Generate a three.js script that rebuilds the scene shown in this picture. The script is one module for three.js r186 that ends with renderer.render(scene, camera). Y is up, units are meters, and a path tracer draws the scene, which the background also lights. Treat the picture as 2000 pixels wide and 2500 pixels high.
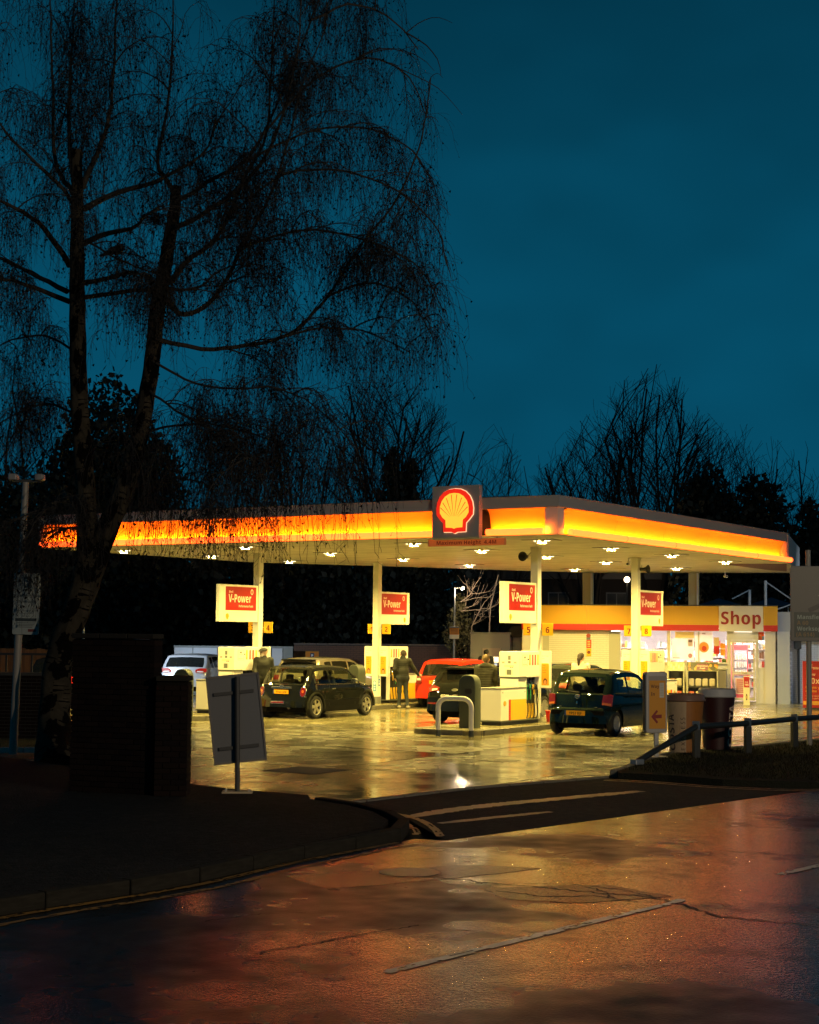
import * as THREE from 'three';
import { mergeGeometries, toCreasedNormals } from 'three/addons/utils/BufferGeometryUtils.js';
import { RoundedBoxGeometry } from 'three/addons/geometries/RoundedBoxGeometry.js';
import { FontLoader } from 'three/addons/loaders/FontLoader.js';
import { TextGeometry } from 'three/addons/geometries/TextGeometry.js';
import { RectAreaLightUniformsLib } from 'three/addons/lights/RectAreaLightUniformsLib.js';

// ---------------------------------------------------------------- camera, sky, exposure
const scene = new THREE.Scene();
const renderer = new THREE.WebGLRenderer({ antialias: true });
renderer.toneMapping = THREE.LinearToneMapping;
renderer.toneMappingExposure = 1.0;
renderer.shadowMap.enabled = true;
RectAreaLightUniformsLib.init();
const FPX = 4050.2, CAM_H = 2.335, PITCH = Math.atan((1545.36 - 1250) / FPX), ROLL = 0.0091;
const camera = new THREE.PerspectiveCamera(2 * Math.atan(1250 / FPX) * 180 / Math.PI, 0.8, 0.1, 900);
camera.rotation.order = 'YXZ';
camera.position.set(0, CAM_H, 0);
camera.rotation.set(PITCH, 0, ROLL);
scene.add(camera);

// dusk sky: deep teal overcast, lightest a few degrees above the horizon, darkening steadily upwards, faint cloud
{
  const W = 1024, H = 512, d = new Float32Array(W * H * 4);
  const hh = (x, y, z) => { let h = Math.imul(x, 374761393) + Math.imul(y, 668265263) + Math.imul(z, 1440662683) | 0; h = Math.imul(h ^ h >>> 13, 1274126177); return ((h ^ h >>> 16) >>> 0) / 4294967296; };
  const n3 = (x, y, z) => { const a = Math.floor(x), b = Math.floor(y), c = Math.floor(z), s = (t) => t * t * (3 - 2 * t), u = s(x - a), v = s(y - b), w = s(z - c), m = (p, q, t) => p + (q - p) * t; return m(m(m(hh(a, b, c), hh(a + 1, b, c), u), m(hh(a, b + 1, c), hh(a + 1, b + 1, c), u), v), m(m(hh(a, b, c + 1), hh(a + 1, b, c + 1), u), m(hh(a, b + 1, c + 1), hh(a + 1, b + 1, c + 1), u), v), w); };
  for (let j = 0; j < H; j++) for (let i = 0; i < W; i++) {
    const el = ((j + 0.5) / H - 0.5) * Math.PI, e = Math.max(0, Math.sin(el)), az = ((i + 0.5) / W - 0.5) * Math.PI * 2, x = Math.cos(az) * Math.cos(el), z = Math.sin(az) * Math.cos(el), y = Math.sin(el);
    const band = Math.exp(-Math.pow((e - 0.13) / (e < 0.13 ? 0.2 : 0.26), 2)), b = 0.22 + 0.78 * band;
    const c = 0.55 * n3(x * 9 + 20, y * 22 + 20, z * 9 + 20) + 0.3 * n3(x * 21 + 40, y * 48 + 40, z * 21 + 40) + 0.15 * n3(x * 50 + 60, y * 90 + 60, z * 50 + 60), m = 1 + 0.46 * (c - 0.5);
    const k = (j * W + i) * 4;
    d[k] = 0.0016 * b * m; d[k + 1] = 0.070 * b * m; d[k + 2] = 0.130 * b * m; d[k + 3] = 1;
  }
  const sky = new THREE.DataTexture(d, W, H, THREE.RGBAFormat, THREE.FloatType);
  sky.mapping = THREE.EquirectangularReflectionMapping; sky.magFilter = THREE.LinearFilter; sky.minFilter = THREE.LinearFilter;
  sky.wrapS = THREE.RepeatWrapping; sky.needsUpdate = true;
  scene.background = sky; scene.environment = sky;
  scene.backgroundIntensity = 1; scene.environmentIntensity = 1;
}

// ---------------------------------------------------------------- helpers
const V3 = (x, y, z) => new THREE.Vector3(x, y, z);
function rng(seed) { let a = seed >>> 0; return () => { a |= 0; a = a + 0x6D2B79F5 | 0; let t = Math.imul(a ^ a >>> 15, 1 | a); t = t + Math.imul(t ^ t >>> 7, 61 | t) ^ t; return ((t ^ t >>> 14) >>> 0) / 4294967296; }; }
const lerp = (a, b, t) => a + (b - a) * t, clamp = (x, a, b) => Math.min(b, Math.max(a, x));
const smooth = (a, b, x) => { const t = clamp((x - a) / (b - a), 0, 1); return t * t * (3 - 2 * t); };
// a photograph pixel (2000 x 2500) as a direction; the ground, or a measured depth, gives the distance
function pixRay(px, py) {
  const du = px - 1000, dv = py - 1250, c = Math.cos(ROLL), s = Math.sin(ROLL);
  const u = (du * c + dv * s) / FPX, v = (-du * s + dv * c) / FPX;
  return V3(u, -v * Math.cos(PITCH) + Math.sin(PITCH), -(Math.cos(PITCH) + v * Math.sin(PITCH)));
}
const gnd = (px, py, Y = 0) => { const r = pixRay(px, py), k = (Y - CAM_H) / r.y; return V3(r.x * k, Y, r.z * k); };
const atZ = (px, py, depth) => { const r = pixRay(px, py), k = depth / -r.z; return V3(r.x * k, r.y * k + CAM_H, -depth); };
// forecourt frame: l runs left along the canopy's long front, r runs away from the road; yaw TH
const TH = 0.5541, CT = Math.cos(TH), ST = Math.sin(TH);
const F = (l, r, y = 0) => V3(3.346 - CT * l + ST * r, y, -(37.023 + ST * l + CT * r));

const taken = {};
function numbered(n) { const k = taken[n] = (taken[n] ?? -1) + 1; return k ? n + '_' + String(k).padStart(3, '0') : n; }
function thing(name, label, category, pos = [0, 0, 0], turn = 0, group) {
  const o = new THREE.Group(); o.name = numbered(name); scene.add(o);
  if (pos.isVector3) o.position.copy(pos); else o.position.set(...pos);
  o.rotation.y = turn; o.userData = { label, category };
  if (group) o.userData.group = group;
  return o;
}
function mesh(name, geo, m, parent) {
  if (Array.isArray(geo)) geo = join(geo);
  const o = new THREE.Mesh(geo, m); o.name = parent === scene || !parent ? numbered(name) : name;
  o.castShadow = o.receiveShadow = true; (parent ?? scene).add(o); return o;
}
function tag(o, label, category, group) { o.userData = { label, category }; if (group) o.userData.group = group; return o; }
function struct(name, geo, m) { const o = mesh(name, geo, m, scene); o.userData.kind = 'structure'; return o; }
function structGroup(name) { const o = new THREE.Group(); o.name = numbered(name); o.userData.kind = 'structure'; scene.add(o); return o; }
function copy(o, pos, turn, label) {
  const c = o.clone(); c.name = numbered(o.name.replace(/_\d{3}$/, '')); c.userData = { ...o.userData }; scene.add(c);
  c.position.copy(pos); if (turn !== undefined) c.rotation.y = turn; if (label) c.userData.label = label; return c;
}
function strip(g) { for (const k of Object.keys(g.attributes)) if (!['position', 'normal', 'uv'].includes(k)) g.deleteAttribute(k); return g.index ? g.toNonIndexed() : g; }
function join(list) {
  const gs = list.map((g) => { g = strip(g); if (!g.attributes.uv) g.setAttribute('uv', new THREE.BufferAttribute(new Float32Array(g.attributes.position.count * 2), 2)); return g; });
  return gs.length === 1 ? gs[0] : mergeGeometries(gs);
}
// boxes: centre x, bottom y, centre z, sizes
function bx(w, h, d, x = 0, y = 0, z = 0, ry = 0) { const g = new THREE.BoxGeometry(w, h, d); g.translate(0, h / 2, 0); if (ry) g.rotateY(ry); g.translate(x, y, z); return g; }
function rbx(w, h, d, r, x = 0, y = 0, z = 0, ry = 0, seg = 2) { const g = new RoundedBoxGeometry(w, h, d, seg, Math.min(r, w / 2.01, h / 2.01, d / 2.01)); g.translate(0, h / 2, 0); if (ry) g.rotateY(ry); g.translate(x, y, z); return g; }
function cyl(r0, r1, h, x = 0, y = 0, z = 0, n = 16) { const g = new THREE.CylinderGeometry(r1, r0, h, n); g.translate(x, y + h / 2, z); return g; }
function bar(a, b, r, n = 8, r2 = r) {
  const A = a.isVector3 ? a : V3(...a), B = b.isVector3 ? b : V3(...b), d = B.clone().sub(A), h = d.length();
  const g = new THREE.CylinderGeometry(r2, r, h, n); g.translate(0, h / 2, 0);
  g.applyQuaternion(new THREE.Quaternion().setFromUnitVectors(V3(0, 1, 0), d.divideScalar(h))); g.translate(A.x, A.y, A.z); return g;
}
function tube(pts, r, n = 8, seg = 0, closed = false) { const c = new THREE.CatmullRomCurve3(pts.map((p) => p.isVector3 ? p : V3(...p)), closed, 'centripetal'); return new THREE.TubeGeometry(c, seg || pts.length * 6, r, n, closed); }
function plane(w, h, x = 0, y = 0, z = 0) { const g = new THREE.PlaneGeometry(w, h); g.translate(x, y, z); return g; }
function lathe(pts, n = 24) { return new THREE.LatheGeometry(pts.map((p) => new THREE.Vector2(...p)), n); }
function shapeOf(pts) { const s = new THREE.Shape(); pts.forEach((p, i) => i ? s.lineTo(p[0], p[1]) : s.moveTo(p[0], p[1])); s.closePath(); return s; }
function extr(pts, depth, bevel = 0) { return new THREE.ExtrudeGeometry(pts.isShape || pts.curves ? pts : shapeOf(pts), { depth, bevelEnabled: bevel > 0, bevelSize: bevel, bevelThickness: bevel, bevelSegments: 2, curveSegments: 10 }); }
function roundRect(w, h, r, x = 0, y = 0) {
  const s = new THREE.Shape(), a = x - w / 2, b = y - h / 2, c = x + w / 2, d = y + h / 2;
  s.moveTo(a + r, b); s.lineTo(c - r, b); s.quadraticCurveTo(c, b, c, b + r); s.lineTo(c, d - r); s.quadraticCurveTo(c, d, c - r, d); s.lineTo(a + r, d); s.quadraticCurveTo(a, d, a, d - r); s.lineTo(a, b + r); s.quadraticCurveTo(a, b, a + r, b); return s;
}
// a flat polygon in world x, depth at height y, uv in metres
function flat(poly, y) {
  const s = shapeOf(poly), g = new THREE.ShapeGeometry(s); g.rotateX(-Math.PI / 2); g.translate(0, y, 0); // (x, depth) -> (x, y, -depth)
  return g;
}
// a raised slab with vertical sides
function slab(poly, y0, y1, bevel = 0) { const g = extr(poly, y1 - y0 - 2 * bevel, bevel); g.rotateX(-Math.PI / 2); g.translate(0, y0 + bevel, 0); return g; }
function clipPoly(poly, nx, ny, c) { // keep nx*x+ny*y <= c
  const out = [];
  for (let i = 0; i < poly.length; i++) {
    const a = poly[i], b = poly[(i + 1) % poly.length], da = nx * a[0] + ny * a[1] - c, db = nx * b[0] + ny * b[1] - c;
    if (da <= 0) out.push(a);
    if ((da < 0 && db > 0) || (da > 0 && db < 0)) { const t = da / (da - db); out.push([lerp(a[0], b[0], t), lerp(a[1], b[1], t)]); }
  }
  return out;
}
const area = (p) => { let s = 0; for (let i = 0; i < p.length; i++) { const a = p[i], b = p[(i + 1) % p.length]; s += a[0] * b[1] - a[1] * b[0]; } return s / 2; };

// ---------------------------------------------------------------- procedural textures
function hash2(ix, iy, s) { let h = Math.imul(ix, 374761393) + Math.imul(iy, 668265263) + Math.imul(s, 1274126177) | 0; h = Math.imul(h ^ h >>> 13, 1274126177); return ((h ^ h >>> 16) >>> 0) / 4294967296; }
function vnoise(x, y, per, s) {
  const ix = Math.floor(x), iy = Math.floor(y), fx = x - ix, fy = y - iy, u = fx * fx * (3 - 2 * fx), v = fy * fy * (3 - 2 * fy);
  const w = (k) => ((k % per) + per) % per, a = w(ix), b = w(ix + 1), c = w(iy), d = w(iy + 1);
  return lerp(lerp(hash2(a, c, s), hash2(b, c, s), u), lerp(hash2(a, d, s), hash2(b, d, s), u), v);
}
function fbm(u, v, per, oct, s, gain = 0.5) { let f = 0, a = 1, t = 0; for (let o = 0; o < oct; o++) { f += a * vnoise(u * per, v * per, per, s + o * 17); t += a; a *= gain; per *= 2; } return f / t; }
function dataTex(n, fn, srgb = false, metres = 1) {
  const d = new Uint8Array(n * n * 4);
  for (let j = 0; j < n; j++) for (let i = 0; i < n; i++) { const c = fn((i + 0.5) / n, (j + 0.5) / n, i, j), k = (j * n + i) * 4; const q = Array.isArray(c) ? c : [c, c, c]; for (let e = 0; e < 3; e++) d[k + e] = clamp(Math.round(q[e] * 255), 0, 255); d[k + 3] = 255; }
  const t = new THREE.DataTexture(d, n, n, THREE.RGBAFormat, THREE.UnsignedByteType);
  t.wrapS = t.wrapT = THREE.RepeatWrapping; t.magFilter = THREE.LinearFilter; t.minFilter = THREE.LinearMipmapLinearFilter; t.generateMipmaps = true;
  if (srgb) t.colorSpace = THREE.SRGBColorSpace; t.repeat.set(1 / metres, 1 / metres); t.needsUpdate = true; return t;
}
function canvasTex(w, h, draw) {
  const c = document.createElement('canvas'); c.width = w; c.height = h; const g = c.getContext('2d'); draw(g, w, h);
  const t = new THREE.CanvasTexture(c); t.colorSpace = THREE.SRGBColorSpace; t.anisotropy = 8; return t;
}
const lin = (r, g, b) => new THREE.Color().setRGB(r, g, b);
function std(r, g, b, rough = 0.6, extra = {}) { return new THREE.MeshStandardMaterial({ color: lin(r, g, b), roughness: rough, ...extra }); }
function phys(r, g, b, rough, extra = {}) { return new THREE.MeshPhysicalMaterial({ color: lin(r, g, b), roughness: rough, ...extra }); }
function dull(r, g, b, extra = {}) { return new THREE.MeshPhysicalMaterial({ color: lin(r, g, b), roughness: 0.95, specularIntensity: 0.15, ...extra }); }
function printMat(tex, rough = 0.45, extra = {}) { return new THREE.MeshStandardMaterial({ map: tex, roughness: rough, ...extra }); }
function glow(r, g, b, k = 1, base = [0.8, 0.8, 0.8]) { return new THREE.MeshStandardMaterial({ color: lin(...base), roughness: 0.5, emissive: lin(r, g, b), emissiveIntensity: k }); }
// a rectangular lamp: at p, shining towards dir
function areaLight(name, p, dir, w, h, color, intensity, parent = scene, upHint) {
  const L = new THREE.RectAreaLight(color, intensity, w, h); L.name = name; L.position.copy(p);
  const z = dir.clone().normalize().negate(), up = upHint ?? (Math.abs(z.y) > 0.9 ? V3(0, 0, 1) : V3(0, 1, 0)), x = up.clone().cross(z).normalize(), y = z.clone().cross(x);
  L.quaternion.setFromRotationMatrix(new THREE.Matrix4().makeBasis(x, y, z)); parent.add(L); return L;
}
const font = await new FontLoader().loadAsync('fonts/droid/droid_sans_bold.typeface.json');
function text3(str, size, depth = 0.01) { const g = new TextGeometry(str, { font, size, depth, curveSegments: 4, bevelEnabled: false }); g.computeBoundingBox(); const b = g.boundingBox; g.translate(-(b.min.x + b.max.x) / 2, 0, 0); return g; }
// ---------------------------------------------------------------- ground materials
const asphaltBump = dataTex(1024, (u, v) => { const g = vnoise(u * 220, v * 220, 220, 3), h = vnoise(u * 128 + 0.3, v * 128 + 0.7, 128, 5); return 0.5 * Math.max(g, h) + 0.14 * vnoise(u * 440, v * 440, 440, 7) + 0.36 * fbm(u, v, 3, 4, 9); }, false, 2.7);
const roadRough = dataTex(512, (u, v) => { const p = fbm(u, v, 4, 5, 21, 0.6), q = fbm(u, v, 40, 2, 31); return clamp(0.25 + (p - 0.5) * 1.1 + (q - 0.5) * 0.2, 0.13, 0.8); }, false, 8.3);
const roadTone = dataTex(512, (u, v) => { const p = 0.6 + 0.5 * (fbm(u, v, 5, 4, 41) - 0.5) + 0.5 * (fbm(u, v, 90, 2, 51) - 0.5); return [p, p * 0.98, p * 0.95]; }, true, 6.1);
const concBump = dataTex(1024, (u, v) => 0.3 * fbm(u, v, 128, 2, 61, 0.6) + 0.7 * fbm(u, v, 5, 6, 63, 0.55), false, 5);
const concRough = dataTex(512, (u, v) => { const p = fbm(u, v, 3, 5, 71, 0.62), q = fbm(u, v, 22, 3, 77); return clamp(0.24 + (p - 0.5) * 0.5 + (q - 0.5) * 0.25, 0.09, 0.75); }, false, 9.7);
const concTone = dataTex(512, (u, v) => { const p = 0.66 + 0.45 * (fbm(u, v, 4, 6, 81, 0.6) - 0.5) + 0.2 * (fbm(u, v, 70, 2, 83) - 0.5); return [p, p * 0.985, p * 0.93]; }, true, 7.3);
const roadMat = new THREE.MeshPhysicalMaterial({ specularIntensity: 0.44, color: lin(0.02, 0.018, 0.016), map: roadTone, roughness: 1, roughnessMap: roadRough, bumpMap: asphaltBump, bumpScale: 0.0035 });
const dryTarmac = new THREE.MeshPhysicalMaterial({ specularIntensity: 0.4, color: lin(0.03, 0.029, 0.027), map: roadTone, roughness: 0.93, bumpMap: asphaltBump, bumpScale: 0.02 });
const pavingMat = new THREE.MeshPhysicalMaterial({ specularIntensity: 0.25, color: lin(0.02, 0.019, 0.018), map: roadTone, roughness: 0.97, bumpMap: asphaltBump, bumpScale: 0.02 });
const concMats = [0, 1, 2, 3].map((k) => {
  const off = (t) => { const c = t.clone(); c.offset.set(k * 0.37, k * 0.61); c.needsUpdate = true; return c; };
  return new THREE.MeshStandardMaterial({ color: lin(0.34 + 0.03 * k, 0.31 + 0.027 * k, 0.19 + 0.016 * k), map: k ? off(concTone) : concTone, roughness: 1, roughnessMap: k ? off(concRough) : concRough, bumpMap: concBump, bumpScale: 0.0028 });
});
const darkKerb = dull(0.025, 0.024, 0.022, { bumpMap: concBump, bumpScale: 0.004, map: concTone });
const kerbMat = std(0.2, 0.19, 0.17, 0.75, { bumpMap: concBump, bumpScale: 0.004, map: concTone });
const soilMat = dull(0.012, 0.013, 0.009, { bumpMap: asphaltBump, bumpScale: 0.03 });
const wornWhite = std(0.8, 0.76, 0.7, 0.42, { map: concTone, bumpMap: asphaltBump, bumpScale: 0.005 });
const wornYellow = std(0.38, 0.2, 0.025, 0.5, { map: concTone, bumpMap: asphaltBump, bumpScale: 0.006 });

// ---------------------------------------------------------------- ground sheets (x, depth)
struct('ground', (() => { const g = new THREE.PlaneGeometry(900, 900); g.rotateX(-Math.PI / 2); g.translate(0, -0.06, -120); return g; })(), soilMat);
const kerbLine = [[-14.6, -4], [-8, 6.2], [-3.32, 13.78], [-2.1, 15.39], [-1.22, 17.08], [-0.35, 18.4], [0.1, 19.1]];
struct('road', flat([...kerbLine, [0.45, 18.97], [2.66, 21.48], [5.81, 25.12], [30, 52.5], [100, 131], [106, 126], [36.5, 47.3], [12.4, 19.9], [6.95, 13.8], [3.2, 8.6], [-8, -9.2]], 0), roadMat);
struct('near_pavement', slab([[3.3, 8.5], [7.05, 13.7], [12.5, 19.8], [36.6, 47.2], [40, 44], [15.5, 16.5], [6.2, 6], [-4, -11], [-8, -9.3]], -0.05, 0.1), pavingMat);
struct('forecourt_crossover', flat([[0.39, 19.2], [0.45, 18.99], [2.66, 21.5], [5.81, 25.14], [9, 28.7], [6.31, 25.7], [4.81, 26.06], [4.08, 26.7], [3.29, 27.1], [3.27, 27.47], [2.67, 26.88], [0.97, 25.31], [-1.12, 22.57], [-0.79, 22.5], [0.0, 21.1]], 0.004), dryTarmac);
{ // lighter worn concrete strips across the crossover, ragged at their edges
  const o = structGroup('concrete_strip'), R = rng(61);
  const ragged = (pts, w) => { const c = new THREE.CatmullRomCurve3(pts.map((p) => V3(p[0], 0, p[1]))), n = Math.round(c.getLength() / 0.07), A = [], B = []; for (let i = 0; i <= n; i++) { const t = i / n, p = c.getPointAt(t), d = c.getTangentAt(t), e = Math.min(1, 6 * t, 6 * (1 - t)), k = () => w * (0.3 + 0.2 * e) * (0.8 + 0.4 * R()); let a = k(), b = k(); A.push([p.x - d.z * a, p.z + d.x * a]); B.push([p.x + d.z * b, p.z - d.x * b]); } return [...A, ...B.reverse()]; };
  const m = new THREE.MeshStandardMaterial({ color: lin(0.24, 0.2, 0.12), map: concTone, roughness: 0.42, bumpMap: asphaltBump, bumpScale: 0.008 });
  mesh('worn_strip', flat(ragged([[-0.02, 21.2], [0.85, 22.5], [2.05, 23.7], [3.5, 25.05]], 0.3), 0.008), m, o);
  mesh('worn_strip', flat(ragged([[0.4, 20.6], [1.1, 21.3], [1.9, 22.05]], 0.17), 0.008), m, o);
}
// raised left pavement with kerb stones round the radius
const leftPave = [[-14.9, -3.8], [-8.25, 6.35], [-3.55, 13.9], [-2.33, 15.5], [-1.45, 17.2], [-0.62, 18.6], [-0.3, 19.3], [-0.22, 20.1], [-0.42, 21.0], [-0.78, 21.8], [-1.3, 22.5], [-1.36, 23.05], [-1.8, 23.4], [-2.6, 23.9], [-3.6, 25.1], [-9.2, 32], [-24.5, 50], [-60, 50], [-60, -3]];
const leftPavement = struct('left_pavement', slab(leftPave, -0.05, 0.1), pavingMat);
{
  const pts = [[-8.1, 6.3], [-3.43, 13.86], [-2.2, 15.46], [-1.32, 17.15], [-0.46, 18.52], [-0.1, 19.2], [-0.04, 20.1], [-0.26, 21.05], [-0.66, 21.9], [-1.2, 22.55]];
  const c = new THREE.CatmullRomCurve3(pts.map((p) => V3(p[0], 0, -p[1])), false, 'centripetal'), n = Math.floor(c.getLength() / 0.92);
  for (let i = 0; i < n; i++) { const a = c.getPointAt((i + 0.006) / n), b = c.getPointAt((i + 0.994) / n), d = b.clone().sub(a), m = a.clone().add(b).multiplyScalar(0.5); mesh('kerb_stone', rbx(d.length(), 0.17, 0.14, 0.02, m.x, -0.05, m.z, Math.atan2(-d.z, d.x)), darkKerb, leftPavement); }
}
// right verge behind the railing
const verge = struct('grass_verge', slab([[3.45, 27.35], [4.2, 26.95], [4.95, 26.25], [6.45, 25.85], [9.2, 29], [30.2, 52.9], [90, 120], [70, 120], [24, 52.3], [9.5, 37.1], [7.0, 34.15], [5.25, 32.35], [4.3, 30.1], [4.02, 29.15], [3.5, 27.75]], -0.05, 0.09), soilMat);
{
  const pts = [[3.42, 27.75], [3.92, 29.1], [4.2, 30.1], [5.15, 32.4], [6.95, 34.25], [9.4, 37.2]];
  const c = new THREE.CatmullRomCurve3(pts.map((p) => V3(p[0], 0, -p[1])), false, 'centripetal'), n = Math.floor(c.getLength() / 0.92);
  for (let i = 0; i < n; i++) { const a = c.getPointAt((i + 0.006) / n), b = c.getPointAt((i + 0.994) / n), d = b.clone().sub(a), m = a.clone().add(b).multiplyScalar(0.5); mesh('kerb_stone', rbx(d.length(), 0.15, 0.13, 0.02, m.x, -0.05, m.z, Math.atan2(-d.z, d.x)), kerbMat, verge); }
  // short winter grass on the verge
  const R = rng(77), blade = new THREE.BufferGeometry(); blade.setAttribute('position', new THREE.BufferAttribute(new Float32Array([-0.006, 0, 0, 0.006, 0, 0, 0.004, 0.05, 0.006]), 3)); blade.computeVertexNormals();
  const nb = 14000, im = new THREE.InstancedMesh(blade, dull(0.012, 0.013, 0.006, { side: THREE.DoubleSide }), nb); im.name = 'verge_grass'; im.userData.kind = 'stuff';
  const poly = [[3.6, 27.9], [4.4, 27.1], [5.1, 26.5], [6.5, 26.2], [14, 35], [12, 39.5], [9.5, 36.9], [7.1, 33.9], [5.4, 32.1], [4.4, 30]];
  const inside = (x, y) => { let c = false; for (let i = 0, j = poly.length - 1; i < poly.length; j = i++) { const [a, b] = poly[i], [e, f] = poly[j]; if ((b > y) !== (f > y) && x < (e - a) * (y - b) / (f - b) + a) c = !c; } return c; };
  const m4 = new THREE.Matrix4(), q = new THREE.Quaternion(), e = new THREE.Euler();
  for (let i = 0; i < nb;) { const x = lerp(3.5, 14, R()), z = lerp(26, 39.5, R()); if (!inside(x, z)) continue; e.set((R() - 0.5) * 1.2, R() * 6.3, (R() - 0.5) * 1.2); const s = 0.5 + R() * 1.0; m4.compose(V3(x, 0.088, -z), q.setFromEuler(e), V3(s, s, s)); im.setMatrixAt(i++, m4); }
  scene.add(im);
}
// forecourt: concrete bays with open joints
{
  const P = [[-1.12, 22.57], [0.97, 25.31], [2.67, 26.88], [3.27, 27.47], [3.83, 29.18], [4.13, 30.11], [5.1, 32.3], [6.9, 34.1], [9.4, 37], [24, 52], [40, 66], [34, 80], [-32, 80], [-24, 50], [-9, 32], [-3.42, 25.21], [-2.55, 24.02], [-1.69, 23.51], [-1.21, 23.1]];
  const base = struct('forecourt', flat(P, 0.003), std(0.03, 0.028, 0.024, 0.9));
  const toLR = ([x, z]) => { const a = x - 3.346, b = z - 37.023; return [-CT * a + ST * b, ST * a + CT * b]; };
  const toW = ([l, r]) => [3.346 - CT * l + ST * r, 37.023 + ST * l + CT * r];
  const Q = P.map(toLR), R = rng(5), gap = 0.02;
  const ls = [-30, -13.2, -8.6, -4.2, -0.4, 4.35, 7.4, 10.2, 14.2, 18.6, 23, 28, 60], rs = [-30, -13.4, -9.4, -5.2, -1.4, 3.4, 8.2, 13, 17.8, 22.6, 27.4, 33, 40, 60];
  for (let i = 0; i < ls.length - 1; i++) for (let j = 0; j < rs.length - 1; j++) {
    let c = Q; c = clipPoly(c, -1, 0, -(ls[i] + gap)); c = clipPoly(c, 1, 0, ls[i + 1] - gap); c = clipPoly(c, 0, -1, -(rs[j] + gap)); c = clipPoly(c, 0, 1, rs[j + 1] - gap);
    if (c.length < 3 || Math.abs(area(c)) < 0.2) continue;
    mesh('concrete_bay', flat(c.map(toW), 0.009 + R() * 0.003), concMats[Math.floor(R() * 4)], base);
  }
  // a darker repair patch and drain covers let into the concrete
  const quad = (l0, l1, r0, r1) => [[l0, r0], [l1, r0], [l1, r1], [l0, r1]].map(toW);
  mesh('repair_patch', flat(quad(-0.95, 0.2, -10.75, -9.6), 0.0165), std(0.05, 0.045, 0.04, 0.85, { bumpMap: asphaltBump, bumpScale: 0.01 }), base);
  for (const [l, r] of [[-2.2, -6.5], [6.9, 0.6], [7.3, -3.2]]) { const o = mesh('drain_cover', flat(quad(l, l + 0.6, r, r + 0.6), 0.0165), std(0.06, 0.055, 0.05, 0.4, { metalness: 0.6 }), base); for (let k = 0; k < 6; k++) mesh('cover_bar', flat(quad(l + 0.05 + k * 0.09, l + 0.09 + k * 0.09, r + 0.05, r + 0.55), 0.0195), std(0.12, 0.11, 0.1, 0.4, { metalness: 0.6 }), base); }
  // channel along the front edge
  const ed = [[-1.12, 22.5], [0.97, 25.24], [2.67, 26.81], [3.27, 27.4]];
  for (let i = 0; i < 3; i++) { const a = ed[i], b = ed[i + 1], n = Math.round(Math.hypot(b[0] - a[0], b[1] - a[1]) / 0.9); for (let k = 0; k < n; k++) { const p = [lerp(a[0], b[0], (k + 0.02) / n), lerp(a[1], b[1], (k + 0.02) / n)], q = [lerp(a[0], b[0], (k + 0.98) / n), lerp(a[1], b[1], (k + 0.98) / n)]; const L = Math.hypot(q[0] - p[0], q[1] - p[1]); mesh('edging_kerb', rbx(L, 0.06, 0.12, 0.01, (p[0] + q[0]) / 2, -0.03, -(p[1] + q[1]) / 2, Math.atan2(q[1] - p[1], q[0] - p[0])), kerbMat, base); } }
}
// painted markings
function paint(pts, w, y, seed, wear = 0.16) { // worn paint: small flakes, some missing
  const c = new THREE.CatmullRomCurve3(pts.map((p) => V3(p[0], 0, -p[1])), false, 'centripetal'), L = c.getLength(), n = Math.ceil(L / 0.05), m = 4, pos = [], nor = [], uv = [], R = rng(seed);
  const P = []; for (let i = 0; i <= n; i++) { const p = c.getPointAt(i / n), t = c.getTangentAt(i / n), row = []; for (let k = 0; k <= m; k++) { const a = (k / m - 0.5) * w * (1 + (k % m ? 0 : (R() - 0.5) * 0.16)) ; row.push([p.x - t.z * a, p.z + t.x * a]); } P.push(row); }
  for (let i = 0; i < n; i++) for (let k = 0; k < m; k++) { const q = fbm(i / 90, k / 9, 16, 3, seed); if (q < 0.3 + wear * 0.5 && R() < 0.75 || R() < wear * (k === 0 || k === m - 1 ? 0.5 : 0.12)) continue; const [a, b, d, e] = [P[i][k], P[i + 1][k], P[i + 1][k + 1], P[i][k + 1]]; for (const v of [a, d, b, a, e, d]) { pos.push(v[0], y, v[1]); nor.push(0, 1, 0); uv.push(v[0], v[1]); } }
  const g = new THREE.BufferGeometry(); g.setAttribute('position', new THREE.Float32BufferAttribute(pos, 3)); g.setAttribute('normal', new THREE.Float32BufferAttribute(nor, 3)); g.setAttribute('uv', new THREE.Float32BufferAttribute(uv, 2)); return g;
}
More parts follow.
